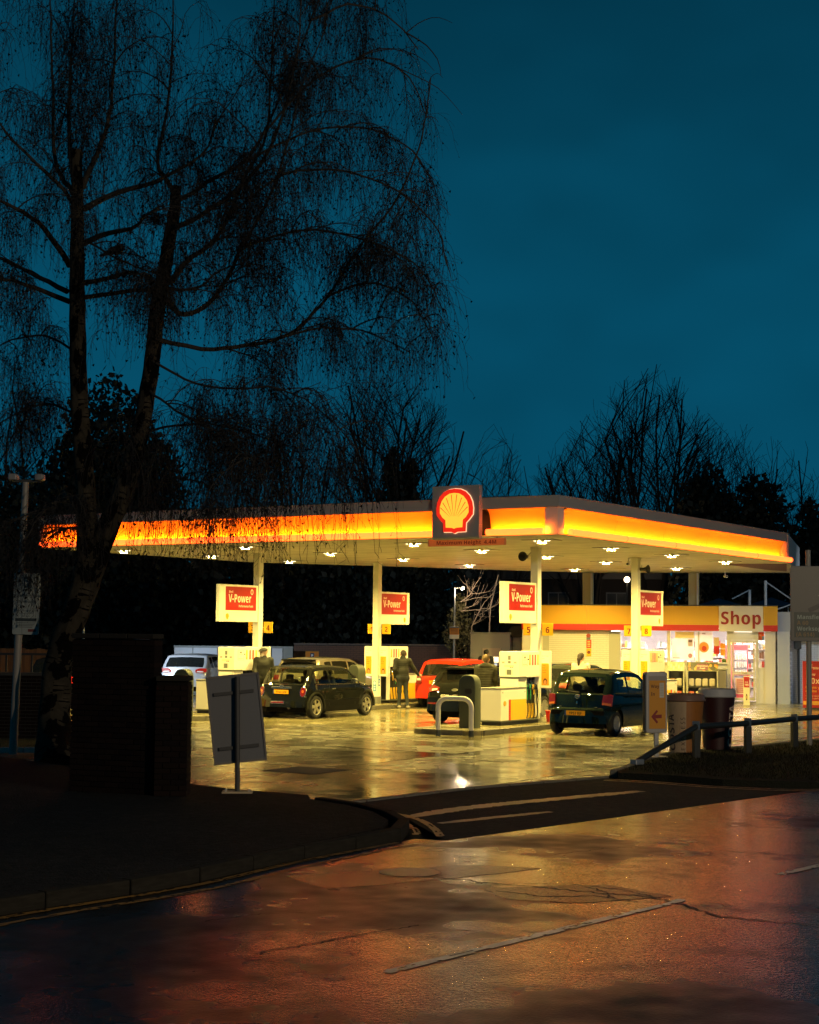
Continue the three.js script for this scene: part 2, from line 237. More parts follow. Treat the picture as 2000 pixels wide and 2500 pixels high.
{ // cracks, tarmac repairs and an iron cover in the road
  const o = structGroup('road_repair'), gp = (a) => a.map(([x, y]) => { const p = gnd(x, y); return [p.x, -p.z]; }), R = rng(40);
  const patchM = new THREE.MeshPhysicalMaterial({ specularIntensity: 0.4, color: lin(0.03, 0.028, 0.026), map: roadTone, roughness: 0.27, bumpMap: asphaltBump, bumpScale: 0.006 }), crackM = std(0.004, 0.004, 0.004, 0.95);
  const jag = (poly, a) => { const out = []; poly.forEach((p, i) => { const q = poly[(i + 1) % poly.length], n = Math.max(2, Math.round(Math.hypot(q[0] - p[0], q[1] - p[1]) / 0.12)); for (let k = 0; k < n; k++) out.push([lerp(p[0], q[0], k / n) + (R() - 0.5) * a, lerp(p[1], q[1], k / n) + (R() - 0.5) * a]); }); return out; };
  mesh('tarmac_patch', flat(jag(gp([[690, 2140], [1120, 2112], [1330, 2120], [1060, 2150], [800, 2172]]), 0.05), 0.003), patchM, o);
  mesh('tarmac_patch', flat(jag(gp([[1180, 2168], [1480, 2160], [1640, 2188], [1420, 2206], [1230, 2196]]), 0.05), 0.003), patchM, o);
  const crack = (pts, w) => { const out = []; for (let i = 0; i < pts.length - 1; i++) for (let k = 0; k < 12; k++) { const t = k / 12, p = gnd(lerp(pts[i][0], pts[i + 1][0], t), lerp(pts[i][1], pts[i + 1][1], t)); out.push([p.x + (R() - 0.5) * 0.05, -p.z + (R() - 0.5) * 0.05]); } const pos = [], idx = []; out.forEach((p, i) => { const q = out[Math.min(out.length - 1, i + 1)], r = out[Math.max(0, i - 1)], dx = q[0] - r[0], dz = q[1] - r[1], L = Math.hypot(dx, dz) || 1, h = w * (0.4 + R()) / 2; pos.push(p[0] - dz / L * h, 0.0045, -(p[1] + dx / L * h), p[0] + dz / L * h, 0.0045, -(p[1] - dx / L * h)); if (i) { const b = i * 2; idx.push(b - 2, b - 1, b, b - 1, b + 1, b); } }); const g = new THREE.BufferGeometry(); g.setAttribute('position', new THREE.Float32BufferAttribute(pos, 3)); g.setIndex(idx); g.computeVertexNormals(); g.setAttribute('uv', new THREE.Float32BufferAttribute(new Float32Array(pos.length / 3 * 2), 2)); mesh('crack', g, crackM, o); };
  crack([[1170, 2155], [1300, 2165], [1420, 2178], [1560, 2188], [1640, 2200], [1760, 2238], [2000, 2262]], 0.03); crack([[1210, 2175], [1330, 2190], [1450, 2188], [1570, 2205]], 0.025); crack([[1280, 2158], [1400, 2160], [1510, 2172], [1620, 2196]], 0.02); crack([[620, 2330], [760, 2305], [900, 2278], [1040, 2258]], 0.02); crack([[1000, 2140], [1150, 2150], [1190, 2162]], 0.02); crack([[1350, 2088], [1480, 2072], [1600, 2066]], 0.015); crack([[1430, 2165], [1480, 2180], [1500, 2196]], 0.02); crack([[500, 2250], [640, 2232], [760, 2230]], 0.015);
  const mc = gnd(1000, 2131), disc = (r, y) => { const g = new THREE.CircleGeometry(r, 28); g.rotateX(-Math.PI / 2); g.translate(mc.x, y, mc.z); return g; };
  mesh('iron_cover_frame', disc(0.36, 0.004), patchM, o); mesh('iron_cover', disc(0.3, 0.008), std(0.05, 0.045, 0.04, 0.34, { metalness: 0.3, bumpMap: asphaltBump, bumpScale: 0.004 }), o);
}
{
  const o = structGroup('road_marking');
  mesh('centre_dash', paint([[-0.14, 11.62], [1.16, 13.26], [2.46, 14.9]], 0.1, 0.005, 71, 0.12), wornWhite, o);
  mesh('centre_dash', paint([[3.68, 16.52], [4.9, 18.0], [6.2, 19.6]], 0.1, 0.005, 72, 0.12), wornWhite, o);
  mesh('centre_dash', paint([[7.5, 21.2], [10.1, 24.4]], 0.1, 0.005, 73, 0.12), wornWhite, o);
  mesh('centre_dash', paint([[-2.6, 8.45], [-1.35, 10.05]], 0.1, 0.005, 74, 0.12), wornWhite, o);
  mesh('yellow_line', paint([[-7.8, 6.25], [-3.22, 13.72], [-2.0, 15.36], [-1.12, 17.05], [-0.1, 18.7]], 0.085, 0.005, 75, 0.14), wornYellow, o);
  mesh('yellow_line', paint([[-7.6, 6.12], [-3.02, 13.6], [-1.8, 15.24], [-0.92, 16.94], [0.1, 18.6]], 0.085, 0.005, 76, 0.14), wornYellow, o);
  mesh('yellow_line', paint([[-0.79, 22.5], [-0.2, 21.75], [0.14, 21.0], [0.33, 20.0], [0.39, 19.25]], 0.1, 0.012, 77, 0.14), wornYellow, o);
  mesh('yellow_line', paint([[-0.9, 22.3], [-0.42, 21.65], [-0.12, 20.9], [0.08, 20.0], [0.12, 19.4]], 0.1, 0.012, 78, 0.14), wornYellow, o);
  mesh('yellow_line', paint([[3.2, 27.05], [4.04, 26.55], [4.75, 25.95], [6.2, 25.55], [9, 28.7], [30, 52.4]], 0.085, 0.012, 79, 0.14), wornYellow, o);
  mesh('yellow_line', paint([[3.15, 26.8], [3.95, 26.35], [4.65, 25.75], [6.1, 25.33], [9.15, 28.55], [30.15, 52.2]], 0.085, 0.012, 80, 0.14), wornYellow, o);
}
// ---------------------------------------------------------------- canopy
const LAMP_WARM = new THREE.Color().setRGB(1, 0.74, 0.18);
const FASCIA_ORANGE = new THREE.Color().setRGB(1, 0.18, 0.005);
const whitePaint = std(0.74, 0.73, 0.68, 0.45), cream = std(0.72, 0.7, 0.62, 0.5), greyWhite = std(0.34, 0.34, 0.33, 0.6), darkGrey = std(0.03, 0.032, 0.03, 0.6), black = std(0.012, 0.012, 0.012, 0.5), midGrey = std(0.16, 0.165, 0.15, 0.55), chrome = std(0.75, 0.75, 0.72, 0.18, { metalness: 1 }), steel = std(0.42, 0.42, 0.4, 0.42, { metalness: 0.85 });
const shellYellow = std(0.82, 0.50, 0.02, 0.45), shellRed = std(0.55, 0.025, 0.015, 0.45);
const soffitGrain = dataTex(256, (u, v) => { const p = 0.84 + 0.28 * (fbm(u, v, 4, 5, 301, 0.6) - 0.5) - (Math.abs(((v * 8) % 1) - 0.5) > 0.485 ? 0.22 : 0); return [p, p * 0.99, p * 0.96]; }, true, 2.4);
const canopy = thing('filling_station_canopy', 'flat forecourt canopy with glowing orange and yellow edge trough', 'canopy', F(0, 0), -TH);
const canopyPoly = [[0, 0], [0, -15.36], [-2.3, -23.3], [-9.3, -20.9], [-12.5, -14.6], [-15.6, -9.5], [-15.86, 0]]; // local x, z
{
  // soffit panels (plane through x, z at y 4.55)
  const up = canopyPoly.map(([x, z]) => [x, -z]); // ShapeGeometry space (x, depth)
  const sm = std(0.72, 0.70, 0.62, 0.6, { map: soffitGrain });
  const xs = [-17, -14.4, -11.8, -9.2, -6.9, -4.4, -1.9, 1], zs = [-1, 2.2, 5.4, 8.6, 11.8, 15, 18.2, 21.4, 25];
  for (let i = 0; i < xs.length - 1; i++) for (let j = 0; j < zs.length - 1; j++) {
    let c = up; c = clipPoly(c, -1, 0, -(xs[i] + 0.006)); c = clipPoly(c, 1, 0, xs[i + 1] - 0.006); c = clipPoly(c, 0, -1, -(zs[j] + 0.006)); c = clipPoly(c, 0, 1, zs[j + 1] - 0.006);
    if (c.length < 3 || Math.abs(area(c)) < 0.05) continue;
    mesh('soffit_panel', slab(c, 4.55, 4.565), sm, canopy);
  }
  const inset = [[-0.3, -0.3], [-0.3, -15.3], [-2.5, -23.1], [-9.2, -20.7], [-12.4, -14.5], [-15.45, -9.45], [-15.7, -0.3]].map(([x, z]) => [x, -z]);
  mesh('roof_deck', slab(inset, 4.575, 5.36), darkGrey, canopy);
  const hump = [[-1.6, -1.6], [-1.6, -15], [-8, -18], [-13, -12], [-14, -1.6]].map(([x, z]) => [x, -z]);
  mesh('roof_ridge', slab(hump, 5.365, 5.62), black, canopy);
  // rear edge trim
  const back = [[0, -15.36], [-2.3, -23.3], [-9.3, -20.9], [-12.5, -14.6], [-15.6, -9.5], [-15.86, 0]];
  for (let i = 0; i < 5; i++) { const [a, b] = [back[i], back[i + 1]], L = Math.hypot(b[0] - a[0], b[1] - a[1]); mesh('edge_trim', bx(L, 0.86, 0.05, (a[0] + b[0]) / 2, 4.57, (a[1] + b[1]) / 2, Math.atan2(-(b[1] - a[1]), b[0] - a[0])), greyWhite, canopy); }
  // maroon infill at the right end of the soffit
  const inf = [[1765, 1377], [1921, 1377], [1921, 1394], [1880, 1392]].map(([px, py]) => { const w = gnd(px, py, 4.54), a = w.x - 3.346, b = -w.z - 37.023; return [CT * a - ST * b, ST * a + CT * b]; });
  mesh('soffit_infill', slab(inf, 4.535, 4.547), std(0.09, 0.02, 0.02, 0.6), canopy);
  // fascia: top band, curved trough panels, tube lenses; "along" runs from the near corner
  const bandMat = std(0.36, 0.345, 0.33, 0.55), trough = std(0.66, 0.46, 0.05, 0.5), cornerMat = std(0.62, 0.58, 0.54, 0.5);
  const lens = glow(1, 0.085, 0.012, 6.0, [0.8, 0.4, 0.1]), endRing = glow(1, 0.08, 0.01, 0.8, [0.5, 0.05, 0.02]), lip = glow(1, 0.33, 0.02, 0.75, [0.7, 0.3, 0.05]);
  const sect = [[-0.015, 5.185], [-0.09, 5.15], [-0.15, 5.06], [-0.195, 4.94], [-0.215, 4.82], [-0.21, 4.72], [-0.18, 4.63], [-0.12, 4.588]];
  // side(a0, a1, put): geometry written in (along, out, y) and mapped to the canopy's axes
  const sides = [{ map: (a, o, y) => [-a, y, o], n: V3(0, 0, 1), t: V3(-1, 0, 0) }, { map: (a, o, y) => [o, y, -a], n: V3(1, 0, 0), t: V3(0, 0, -1) }];
  const swept = (side, a0, a1, sec, steps = 1) => {
    const pos = [], idx = [], uv = [], m = sec.length;
    for (let i = 0; i <= steps; i++) for (let k = 0; k < m; k++) { const a = lerp(a0, a1, i / steps); pos.push(...side.map(a, sec[k][0], sec[k][1])); uv.push(a, k / (m - 1)); }
    for (let i = 0; i < steps; i++) for (let k = 0; k < m - 1; k++) { const p = i * m + k; idx.push(p, p + 1, p + m, p + 1, p + m + 1, p + m); }
    const g = new THREE.BufferGeometry(); g.setAttribute('position', new THREE.Float32BufferAttribute(pos, 3)); g.setAttribute('uv', new THREE.Float32BufferAttribute(uv, 2)); g.setIndex(idx); g.computeVertexNormals(); return g;
  };
  const box = (side, a0, a1, o0, o1, y0, y1) => { const p = side.map((a0 + a1) / 2, (o0 + o1) / 2, y0), al = a1 - a0, th = o1 - o0; return side === sides[0] ? bx(al, y1 - y0, th, p[0], y0, p[2]) : bx(th, y1 - y0, al, p[0], y0, p[2]); };
  const runs = [[0, 0.33, 1.86, [0.39, 1.86]], [0, 3.3, 15.75, [3.3, 15.8]], [1, 0.47, 15.3, [0.58, 15.7]]];
  mesh('top_band', [box(sides[0], 0.31, 15.86, -0.06, 0, 5.19, 5.434), box(sides[0], 0.31, 15.86, -0.1, 0.03, 5.434, 5.452)], bandMat, canopy);
  mesh('top_band', [box(sides[1], 0.31, 15.36, -0.06, 0, 5.19, 5.434), box(sides[1], 0.31, 15.36, -0.1, 0.03, 5.434, 5.452)], bandMat, canopy);
  mesh('corner_post', [bx(0.32, 0.86, 0.32, -0.225, 4.584, -0.225)], cornerMat, canopy); mesh('corner_cap', [bx(0.36, 0.262, 0.36, -0.179, 5.19, -0.179)], bandMat, canopy);
  mesh('end_cap', box(sides[0], 15.77, 15.85, -0.25, -0.002, 4.59, 5.185), cornerMat, canopy);
  mesh('end_cap', box(sides[1], 15.31, 15.36, -0.25, -0.002, 4.57, 5.185), bandMat, canopy);
  for (const s of [0, 1]) mesh('edge_lip', box(sides[s], 0.2, s ? 15.36 : 15.86, -0.2, 0.02, 4.568, 4.582), lip, canopy);
  for (const [s, p0, p1, [t0, t1]] of runs) {
    const side = sides[s], n = Math.max(1, Math.round((p1 - p0) / 2.9));
    for (let i = 0; i < n; i++) {
      const a0 = lerp(p0, p1, i / n) + 0.004, a1 = lerp(p0, p1, (i + 1) / n) - 0.004, b0 = lerp(t0, t1, i / n) + 0.006, b1 = lerp(t0, t1, (i + 1) / n) - 0.006;
      const tm = trough.clone(); tm.side = THREE.DoubleSide; mesh('trough_panel', swept(side, a0, a1, sect), i ? canopy.userData.tm ??= tm : tm, canopy);
      const c0 = V3(...side.map(b0, -0.01, 4.655)), c1 = V3(...side.map(b1, -0.01, 4.655));
      mesh('light_tube', bar(c0, c1, 0.073, 20), lens, canopy);
      const u = c1.clone().sub(c0).normalize(); mesh('tube_ring', bar(c1.clone().addScaledVector(u, -0.004), c1.clone().addScaledVector(u, 0.008), 0.0755, 20), endRing, canopy);
      // the strip lamp behind the tube shines up into the trough
      const mid = V3(...side.map((a0 + a1) / 2, -0.1, 4.672));
      const L = areaLight('trough_lamp', mid, V3(0, 0.3, 0).addScaledVector(side.n, -0.95), a1 - a0 - 0.03, 0.05, FASCIA_ORANGE, 200, canopy, side.n.clone());
      mesh('lamp_strip', (() => { const g = new THREE.BoxGeometry(s ? 0.05 : a1 - a0 - 0.03, 0.012, s ? a1 - a0 - 0.03 : 0.05); g.translate(mid.x, mid.y - 0.016, mid.z); return g; })(), endRing, canopy);
    }
    // the bare tube end beside the corner or the emblem throws its light along the face
    areaLight('tube_end_lamp', V3(...side.map(t0 - 0.014, 0.0, 4.665)), side.t.clone().negate().addScaledVector(side.n, -0.5), 0.12, 0.12, FASCIA_ORANGE, 90, canopy);
  }
  delete canopy.userData.tm;
}
// recessed downlights
{
  const plate = std(0.5, 0.49, 0.45, 0.5), lensM = glow(1, 0.86, 0.55, 4), rim = std(0.1, 0.1, 0.09, 0.5);
  const grid = [[1.25, 1.6], [1.2, 5.35], [1.2, 9.3], [1.3, 13.6], [4.8, 1.6], [4.8, 5.05], [4.76, 8.75], [4.75, 12.67], [4.5, 17.6], [9.75, 1.3], [9.55, 4.9], [9.5, 8.65], [9.75, 13.1], [8.16, 17.5], [14.2, 1.6], [13.85, 5.05], [13.76, 8.8]];
  let proto;
  for (const [l, r] of grid) {
    const p = F(l, r, 4.532);
    if (!proto) {
      proto = thing('canopy_downlight', 'square recessed downlight with two bright lamps in canopy soffit', 'downlight', p, -TH, 'downlights in the canopy soffit');
      mesh('frame', [bx(0.78, 0.018, 0.5)], plate, proto); mesh('gasket', bx(0.82, 0.008, 0.54, 0, 0.009), rim, proto);
      mesh('baffle', [bx(0.2, 0.065, 0.008, 0, -0.058, 0.096), bx(0.2, 0.065, 0.008, 0, -0.058, -0.096), bx(0.008, 0.065, 0.184, 0.096, -0.058, 0), bx(0.008, 0.065, 0.184, -0.096, -0.058, 0)], std(0.2, 0.19, 0.16, 0.6), proto); for (const x of [-0.17, 0.17]) mesh('lamp', (() => { const g = new THREE.SphereGeometry(0.046, 14, 8, 0, 6.2832, Math.PI / 2, Math.PI / 2); g.scale(1, 0.28, 1.3); g.translate(x, 0.0, 0); return g; })(), lensM, proto);
    } else copy(proto, p, -TH);
    areaLight('downlight_lamp', p.clone().add(V3(0, -0.006, 0)), V3(0, -1, 0), 0.175, 0.175, LAMP_WARM, 6600);
  }
}
// emblem sign and height board on the canopy front
{
  const s = thing('emblem_sign', 'grey square canopy panel with glowing red and yellow scallop emblem', 'sign', F(2.585, -0.1, 4.5), -TH);
  const body = new THREE.Shape(); body.moveTo(-0.09, 1.245); body.lineTo(0.06, 1.245); body.lineTo(0.06, 0.09); body.quadraticCurveTo(0.06, 0, -0.03, 0); body.lineTo(-0.09, 0); body.closePath();
  const bg = new THREE.ExtrudeGeometry(body, { depth: 1.25, bevelEnabled: false, curveSegments: 8 }); bg.rotateY(-Math.PI / 2); bg.translate(0.625, 0, 0); // profile x -> z
  mesh('panel', bg, std(0.33, 0.335, 0.33, 0.6), s);
  const half = [[0, 130], [60, 136], [112, 158], [154, 198], [180, 250], [191, 310], [187, 366], [150, 410], [118, 440], [114, 520], [30, 522], [0, 535]];
  const inn = [[0, 168], [50, 174], [96, 199], [131, 240], [149, 290], [150, 348], [122, 390], [90, 414], [86, 482], [22, 486], [0, 494]];
  const k = 0.00254, out = (h, z) => { const p = [...h, ...h.slice(1, -1).reverse().map(([x, y]) => [-x, y])].map(([x, y]) => [x * k, (330 - y) * k]); return p; };
  const e1 = extr(out(half), 0.03, 0.003); e1.translate(0, 0.66, 0.085); const e2 = extr(out(inn), 0.012); e2.translate(0, 0.66, 0.119);
  const red = glow(0.95, 0.022, 0.006, 0.85, [0.5, 0.03, 0.02]), yel = glow(1, 0.62, 0.05, 0.95, [0.7, 0.5, 0.05]);
  mesh('emblem_outline', e1, red, s); mesh('emblem_shell', e2, yel, s);
  for (let i = 0; i < 8; i++) { const a = (i - 3.5) * 0.245, w = 0.009; const d = [Math.sin(a), Math.cos(a)], n = [d[1], -d[0]], b = [0 + n[0] * 0.0, -0.235 * 1 + 0.0], r0 = 0.1 + Math.abs(i - 3.5) * 0.012, r1 = 0.635 - Math.abs(i - 3.5) * 0.045; const q = (r, u) => [d[0] * r + n[0] * u + b[0] * 0, -0.235 + d[1] * r + n[1] * u]; const g = extr([q(r0, 0.001), q(r1, w), q(r1, -w), q(r0, -0.001)], 0.006); g.translate(0, 0.66, 0.1315); mesh('emblem_rib_line', g, red, s); }
  areaLight('emblem_lamp', F(2.585, -0.26, 5.16), V3(-ST, 0, CT), 0.7, 0.7, new THREE.Color().setRGB(1, 0.35, 0.04), 0.7);
  mesh('halo_ring', (() => { const g = extr(out(half.map(([x, y]) => [x * 1.03, 330 + (y - 330) * 1.03])), 0.012); g.translate(0, 0.66, 0.066); return g; })(), glow(1, 0.6, 0.3, 1.3), s);
  const h = thing('height_board', 'long board under the emblem giving the maximum height in metres', 'sign', F(2.385, 0.02, 4.355), -TH);
  mesh('board', rbx(2.06, 0.165, 0.05, 0.01), std(0.62, 0.3, 0.14, 0.5), h);
  const t = canvasTex(1024, 96, (g, w, hh) => { g.fillStyle = '#b5764a'; g.fillRect(0, 0, w, hh); g.fillStyle = '#5a1208'; g.font = 'bold 74px sans-serif'; g.textAlign = 'center'; g.textBaseline = 'middle'; g.fillText('Maximum Height  4.4M', w / 2, hh / 2 + 3); });
  mesh('lettering', plane(2.0, 0.155, 0, 0.0825, 0.028), printMat(t, 0.45, { emissive: lin(1, 0.45, 0.15), emissiveMap: t, emissiveIntensity: 0.5 }), h);
  for (const x of [-0.8, 0.8]) mesh('hanger', bx(0.03, 0.08, 0.03, x, 0.165, 0), steel, h);
}
// ---------------------------------------------------------------- islands, columns and what hangs on them
const islandL = [2.88, 11.7];
for (const [i, l] of islandL.entries()) {
  const o = thing('pump_island', ['raised concrete kerbed island under pumps five to eight', 'raised concrete kerbed island under pumps one to four'][i], 'kerb', F(l, 0), -TH);
  const sh = roundRect(1.76, 16.2, 0.35, 0, 7.9), g = extr(sh, 0.1, 0.01); g.rotateX(-Math.PI / 2); g.translate(0, 0.012, 0); mesh('top_slab', g, concMats[3], o);
  const ring = (x0, z0, x1, z1) => { const L = Math.hypot(x1 - x0, z1 - z0), n = Math.max(1, Math.round(L / 0.9)), a = Math.atan2(-(z1 - z0), x1 - x0); for (let k = 0; k < n; k++) { const t = (k + 0.5) / n; mesh('kerb_stone', rbx(L / n - 0.012, 0.128, 0.1, 0.015, lerp(x0, x1, t), 0.004, lerp(z0, z1, t), a), kerbMat, o); } };
  ring(0.87, -0.15, 0.87, -15.65); ring(-0.87, -0.15, -0.87, -15.65); ring(-0.55, 0.18, 0.55, 0.18);
  ring(0.58, 0.17, 0.87, -0.12); ring(-0.58, 0.17, -0.87, -0.12);
}
const ISL = 0.122;
function vpowerTex(flip) {
  return canvasTex(700, 400, (g, w, h) => {
    g.fillStyle = '#ece6d2'; g.fillRect(0, 0, w, h);
    const x0 = flip ? 12 : 96, x1 = flip ? 640 : 662; g.fillStyle = '#aa210a'; g.fillRect(x0, 16, x1 - x0, 264);
    g.fillStyle = '#f6ead0'; g.textAlign = 'left'; g.font = 'bold 34px sans-serif'; g.fillText('Shell', x0 + 60, 86);
    g.font = 'bold 126px sans-serif'; g.save(); g.translate(x0 + 56, 190); g.scale(0.84, 1); g.fillText('V-Power', 0, 0); g.restore();
    g.font = 'bold 36px sans-serif'; g.textAlign = 'right'; g.save(); g.translate(x1 - 56, 244); g.scale(0.82, 1); g.fillText('Performance Fuels', 0, 0); g.restore();
    g.strokeStyle = '#f6ead0'; g.lineWidth = 11; g.beginPath(); g.ellipse(x1 - 80, 70, 20, 26, 0, 0, 7); g.stroke();
    const cx = flip ? 588 : 132; g.fillStyle = '#e6a50d'; g.beginPath(); g.ellipse(cx, 344, 30, 30, 0, 0, 7); g.fill(); g.fillRect(cx - 15, 356, 30, 26); g.strokeStyle = '#d8860a'; g.lineWidth = 3; for (let k = -2; k <= 2; k++) { g.beginPath(); g.moveTo(cx, 372); g.lineTo(cx + k * 11, 322); g.stroke(); }
  });
}
const vpTex = [vpowerTex(false), vpowerTex(true)];
const digits = {}, word = ['zero', 'one', 'two', 'three', 'four', 'five', 'six', 'seven', 'eight'];
function numTex(n) { return digits[n] ??= canvasTex(128, 128, (g) => { g.fillStyle = '#eab010'; g.fillRect(0, 0, 128, 128); g.fillStyle = '#6d120a'; g.font = 'bold 92px sans-serif'; g.textAlign = 'center'; g.textBaseline = 'middle'; g.fillText(String(n), 64, 70); }); }
const posterTex = canvasTex(160, 460, (g, w, h) => { g.fillStyle = '#efe9d8'; g.fillRect(0, 0, w, h); g.fillStyle = '#777'; g.font = '20px sans-serif'; g.fillText('Never forget', 24, 60); g.fillText('again', 24, 92); g.fillStyle = '#e79a14'; g.fillRect(20, 150, 120, 290); g.fillStyle = '#a8480d'; g.font = 'bold 22px sans-serif'; ['Your', 'fuel', 'worth', 'more'].forEach((s, i) => g.fillText(s, 34, 186 + i * 30)); g.fillStyle = '#5d2a10'; g.beginPath(); g.ellipse(80, 390, 34, 44, 0, 0, 7); g.fill(); g.fillStyle = '#c98a5a'; g.beginPath(); g.ellipse(80, 400, 24, 32, 0, 0, 7); g.fill(); });
const stickerTex = canvasTex(64, 220, (g, w, h) => { g.fillStyle = '#2d86b8'; g.fillRect(0, 0, w, h); g.fillStyle = '#dfeaf0'; g.fillRect(14, 20, 36, 60); g.beginPath(); g.arc(32, 120, 16, 0, 7); g.fill(); g.fillRect(18, 150, 28, 46); });
const colSpots = [[2.88, 4.46, 5, 6, 1], [2.88, 10.67, 7, 8, -1], [11.7, 4.46, 3, 4, 1], [11.7, 10.67, 1, 2, -1]];
for (const [l, r, a, b, dir] of colSpots) {
  const o = thing('canopy_column', `square cream canopy column between pump numbers ${word[a]} and ${word[b]}`, 'column', F(l, r, ISL), -TH, 'canopy columns on the pump islands');
  mesh('shaft', bx(0.2, 4.43, 0.2), cream, o); mesh('base_sleeve', bx(0.225, 0.22, 0.225, 0, 0.002), midGrey, o);
  mesh('collar', bx(0.23, 0.05, 0.23, 0, 4.37), cream, o);
  mesh('sticker', plane(0.1, 0.34, 0.0, 0.55, 0.103), printMat(stickerTex), o);
  mesh('sticker', (() => { const g = plane(0.1, 0.34); g.rotateY(Math.PI / 2); g.translate(0.103, 0.72, 0); return g; })(), printMat(stickerTex), o);
  // fuel brand sign, along the island
  const s = thing('fuel_sign', `red and white fuel advert hanging on the column of pumps ${word[a]} and ${word[b]}`, 'sign', F(l, r - dir * 0.95, 2.6), -TH, 'fuel adverts on the columns');
  mesh('case', rbx(0.13, 1.03, 1.76, 0.012), whitePaint, s);
  const face = (sg) => { const g = plane(1.72, 0.99); g.rotateY(sg * Math.PI / 2); g.translate(sg * 0.067, 0.515, 0); return g; };
  mesh('face', face(1), printMat(vpTex[dir > 0 ? 0 : 1], 0.35), s); mesh('face', face(-1), printMat(vpTex[dir > 0 ? 1 : 0], 0.35), s);
  mesh('bracket', [bx(0.05, 0.05, 0.2, 0, 0.2, -dir * 0.95 * 0.0), bx(0.04, 0.04, 0.12, 0, 0.8, 0)], steel, s);
  // pump number plates on both sides
  [[a, -0.27], [b, 0.27]].forEach(([n, x]) => {
    const w = F(l - x, r + 0.13, 2.3); const f = thing('pump_number_plate', `yellow plate with dark red pump number ${word[n]}`, 'sign', w, -TH, 'pump number plates');
    mesh('plate', rbx(0.31, 0.31, 0.02, 0.006), shellYellow, f); mesh('numeral', plane(0.3, 0.3, 0, 0.155, 0.0125), printMat(numTex(n), 0.4), f); mesh('arm', bx(0.2, 0.03, 0.02, x > 0 ? -0.12 : 0.12, 0.14, -0.022), steel, f);
  });
  // poster panels either side of the column
  for (const x of [-0.27, 0.27]) {
    const f = thing('poster_panel', `narrow white poster panel with amber print below pump number plate ${word[x > 0 ? b : a]}`, 'poster', F(l - x, r + (dir > 0 ? 0.02 : -0.02), 0.98), -TH);
    const g = extr(roundRect(0.31, 0.93, 0.03, 0, 0.465), 0.03, 0.004); g.translate(0, 0, -0.015); mesh('panel', g, whitePaint, f);
    mesh('print', plane(0.28, 0.88, 0, 0.465, 0.021), printMat(posterTex), f);
    mesh('clamp', bx(0.12, 0.04, 0.03, x > 0 ? -0.1 : 0.1, 0.45, -0.035), steel, f);
  }
}
// horn loudspeakers and cameras up on the columns
function horn(label, p, turn) { const o = thing('horn_loudspeaker', label, 'loudspeaker', p, turn); const g = lathe([[0.02, -0.12], [0.05, -0.1], [0.045, 0], [0.07, 0.08], [0.12, 0.15], [0.125, 0.155], [0.11, 0.14], [0.02, 0.03]], 18); g.rotateX(Math.PI / 2); mesh('horn', g, std(0.03, 0.03, 0.03, 0.5, { side: THREE.DoubleSide }), o); mesh('bracket', bar([0, 0, -0.1], [0.12, 0.12, -0.12], 0.012), steel, o); }
horn('black horn loudspeaker on the column of pumps five and six', F(3.06, 4.2, 4.3), -0.5);
horn('black horn loudspeaker on the column of pumps seven and eight', F(2.68, 10.75, 4.22), 0.9);
function cam(label, p, turn) { const o = thing('security_camera', label, 'camera', p, turn); mesh('housing', rbx(0.09, 0.08, 0.2, 0.02), whitePaint, o); mesh('lens', (() => { const g = new THREE.CylinderGeometry(0.028, 0.028, 0.02, 14); g.rotateX(Math.PI / 2); g.translate(0, 0.04, 0.105); return g; })(), black, o); mesh('mount', bx(0.03, 0.14, 0.03, 0, 0.08, -0.04), whitePaint, o); }
cam('small white security camera on the column of pumps seven and eight', F(3.04, 10.5, 4.32), -0.4);
cam('small white security camera under the rear edge of the canopy', F(4.2, 21.2, 4.34), 0.2);
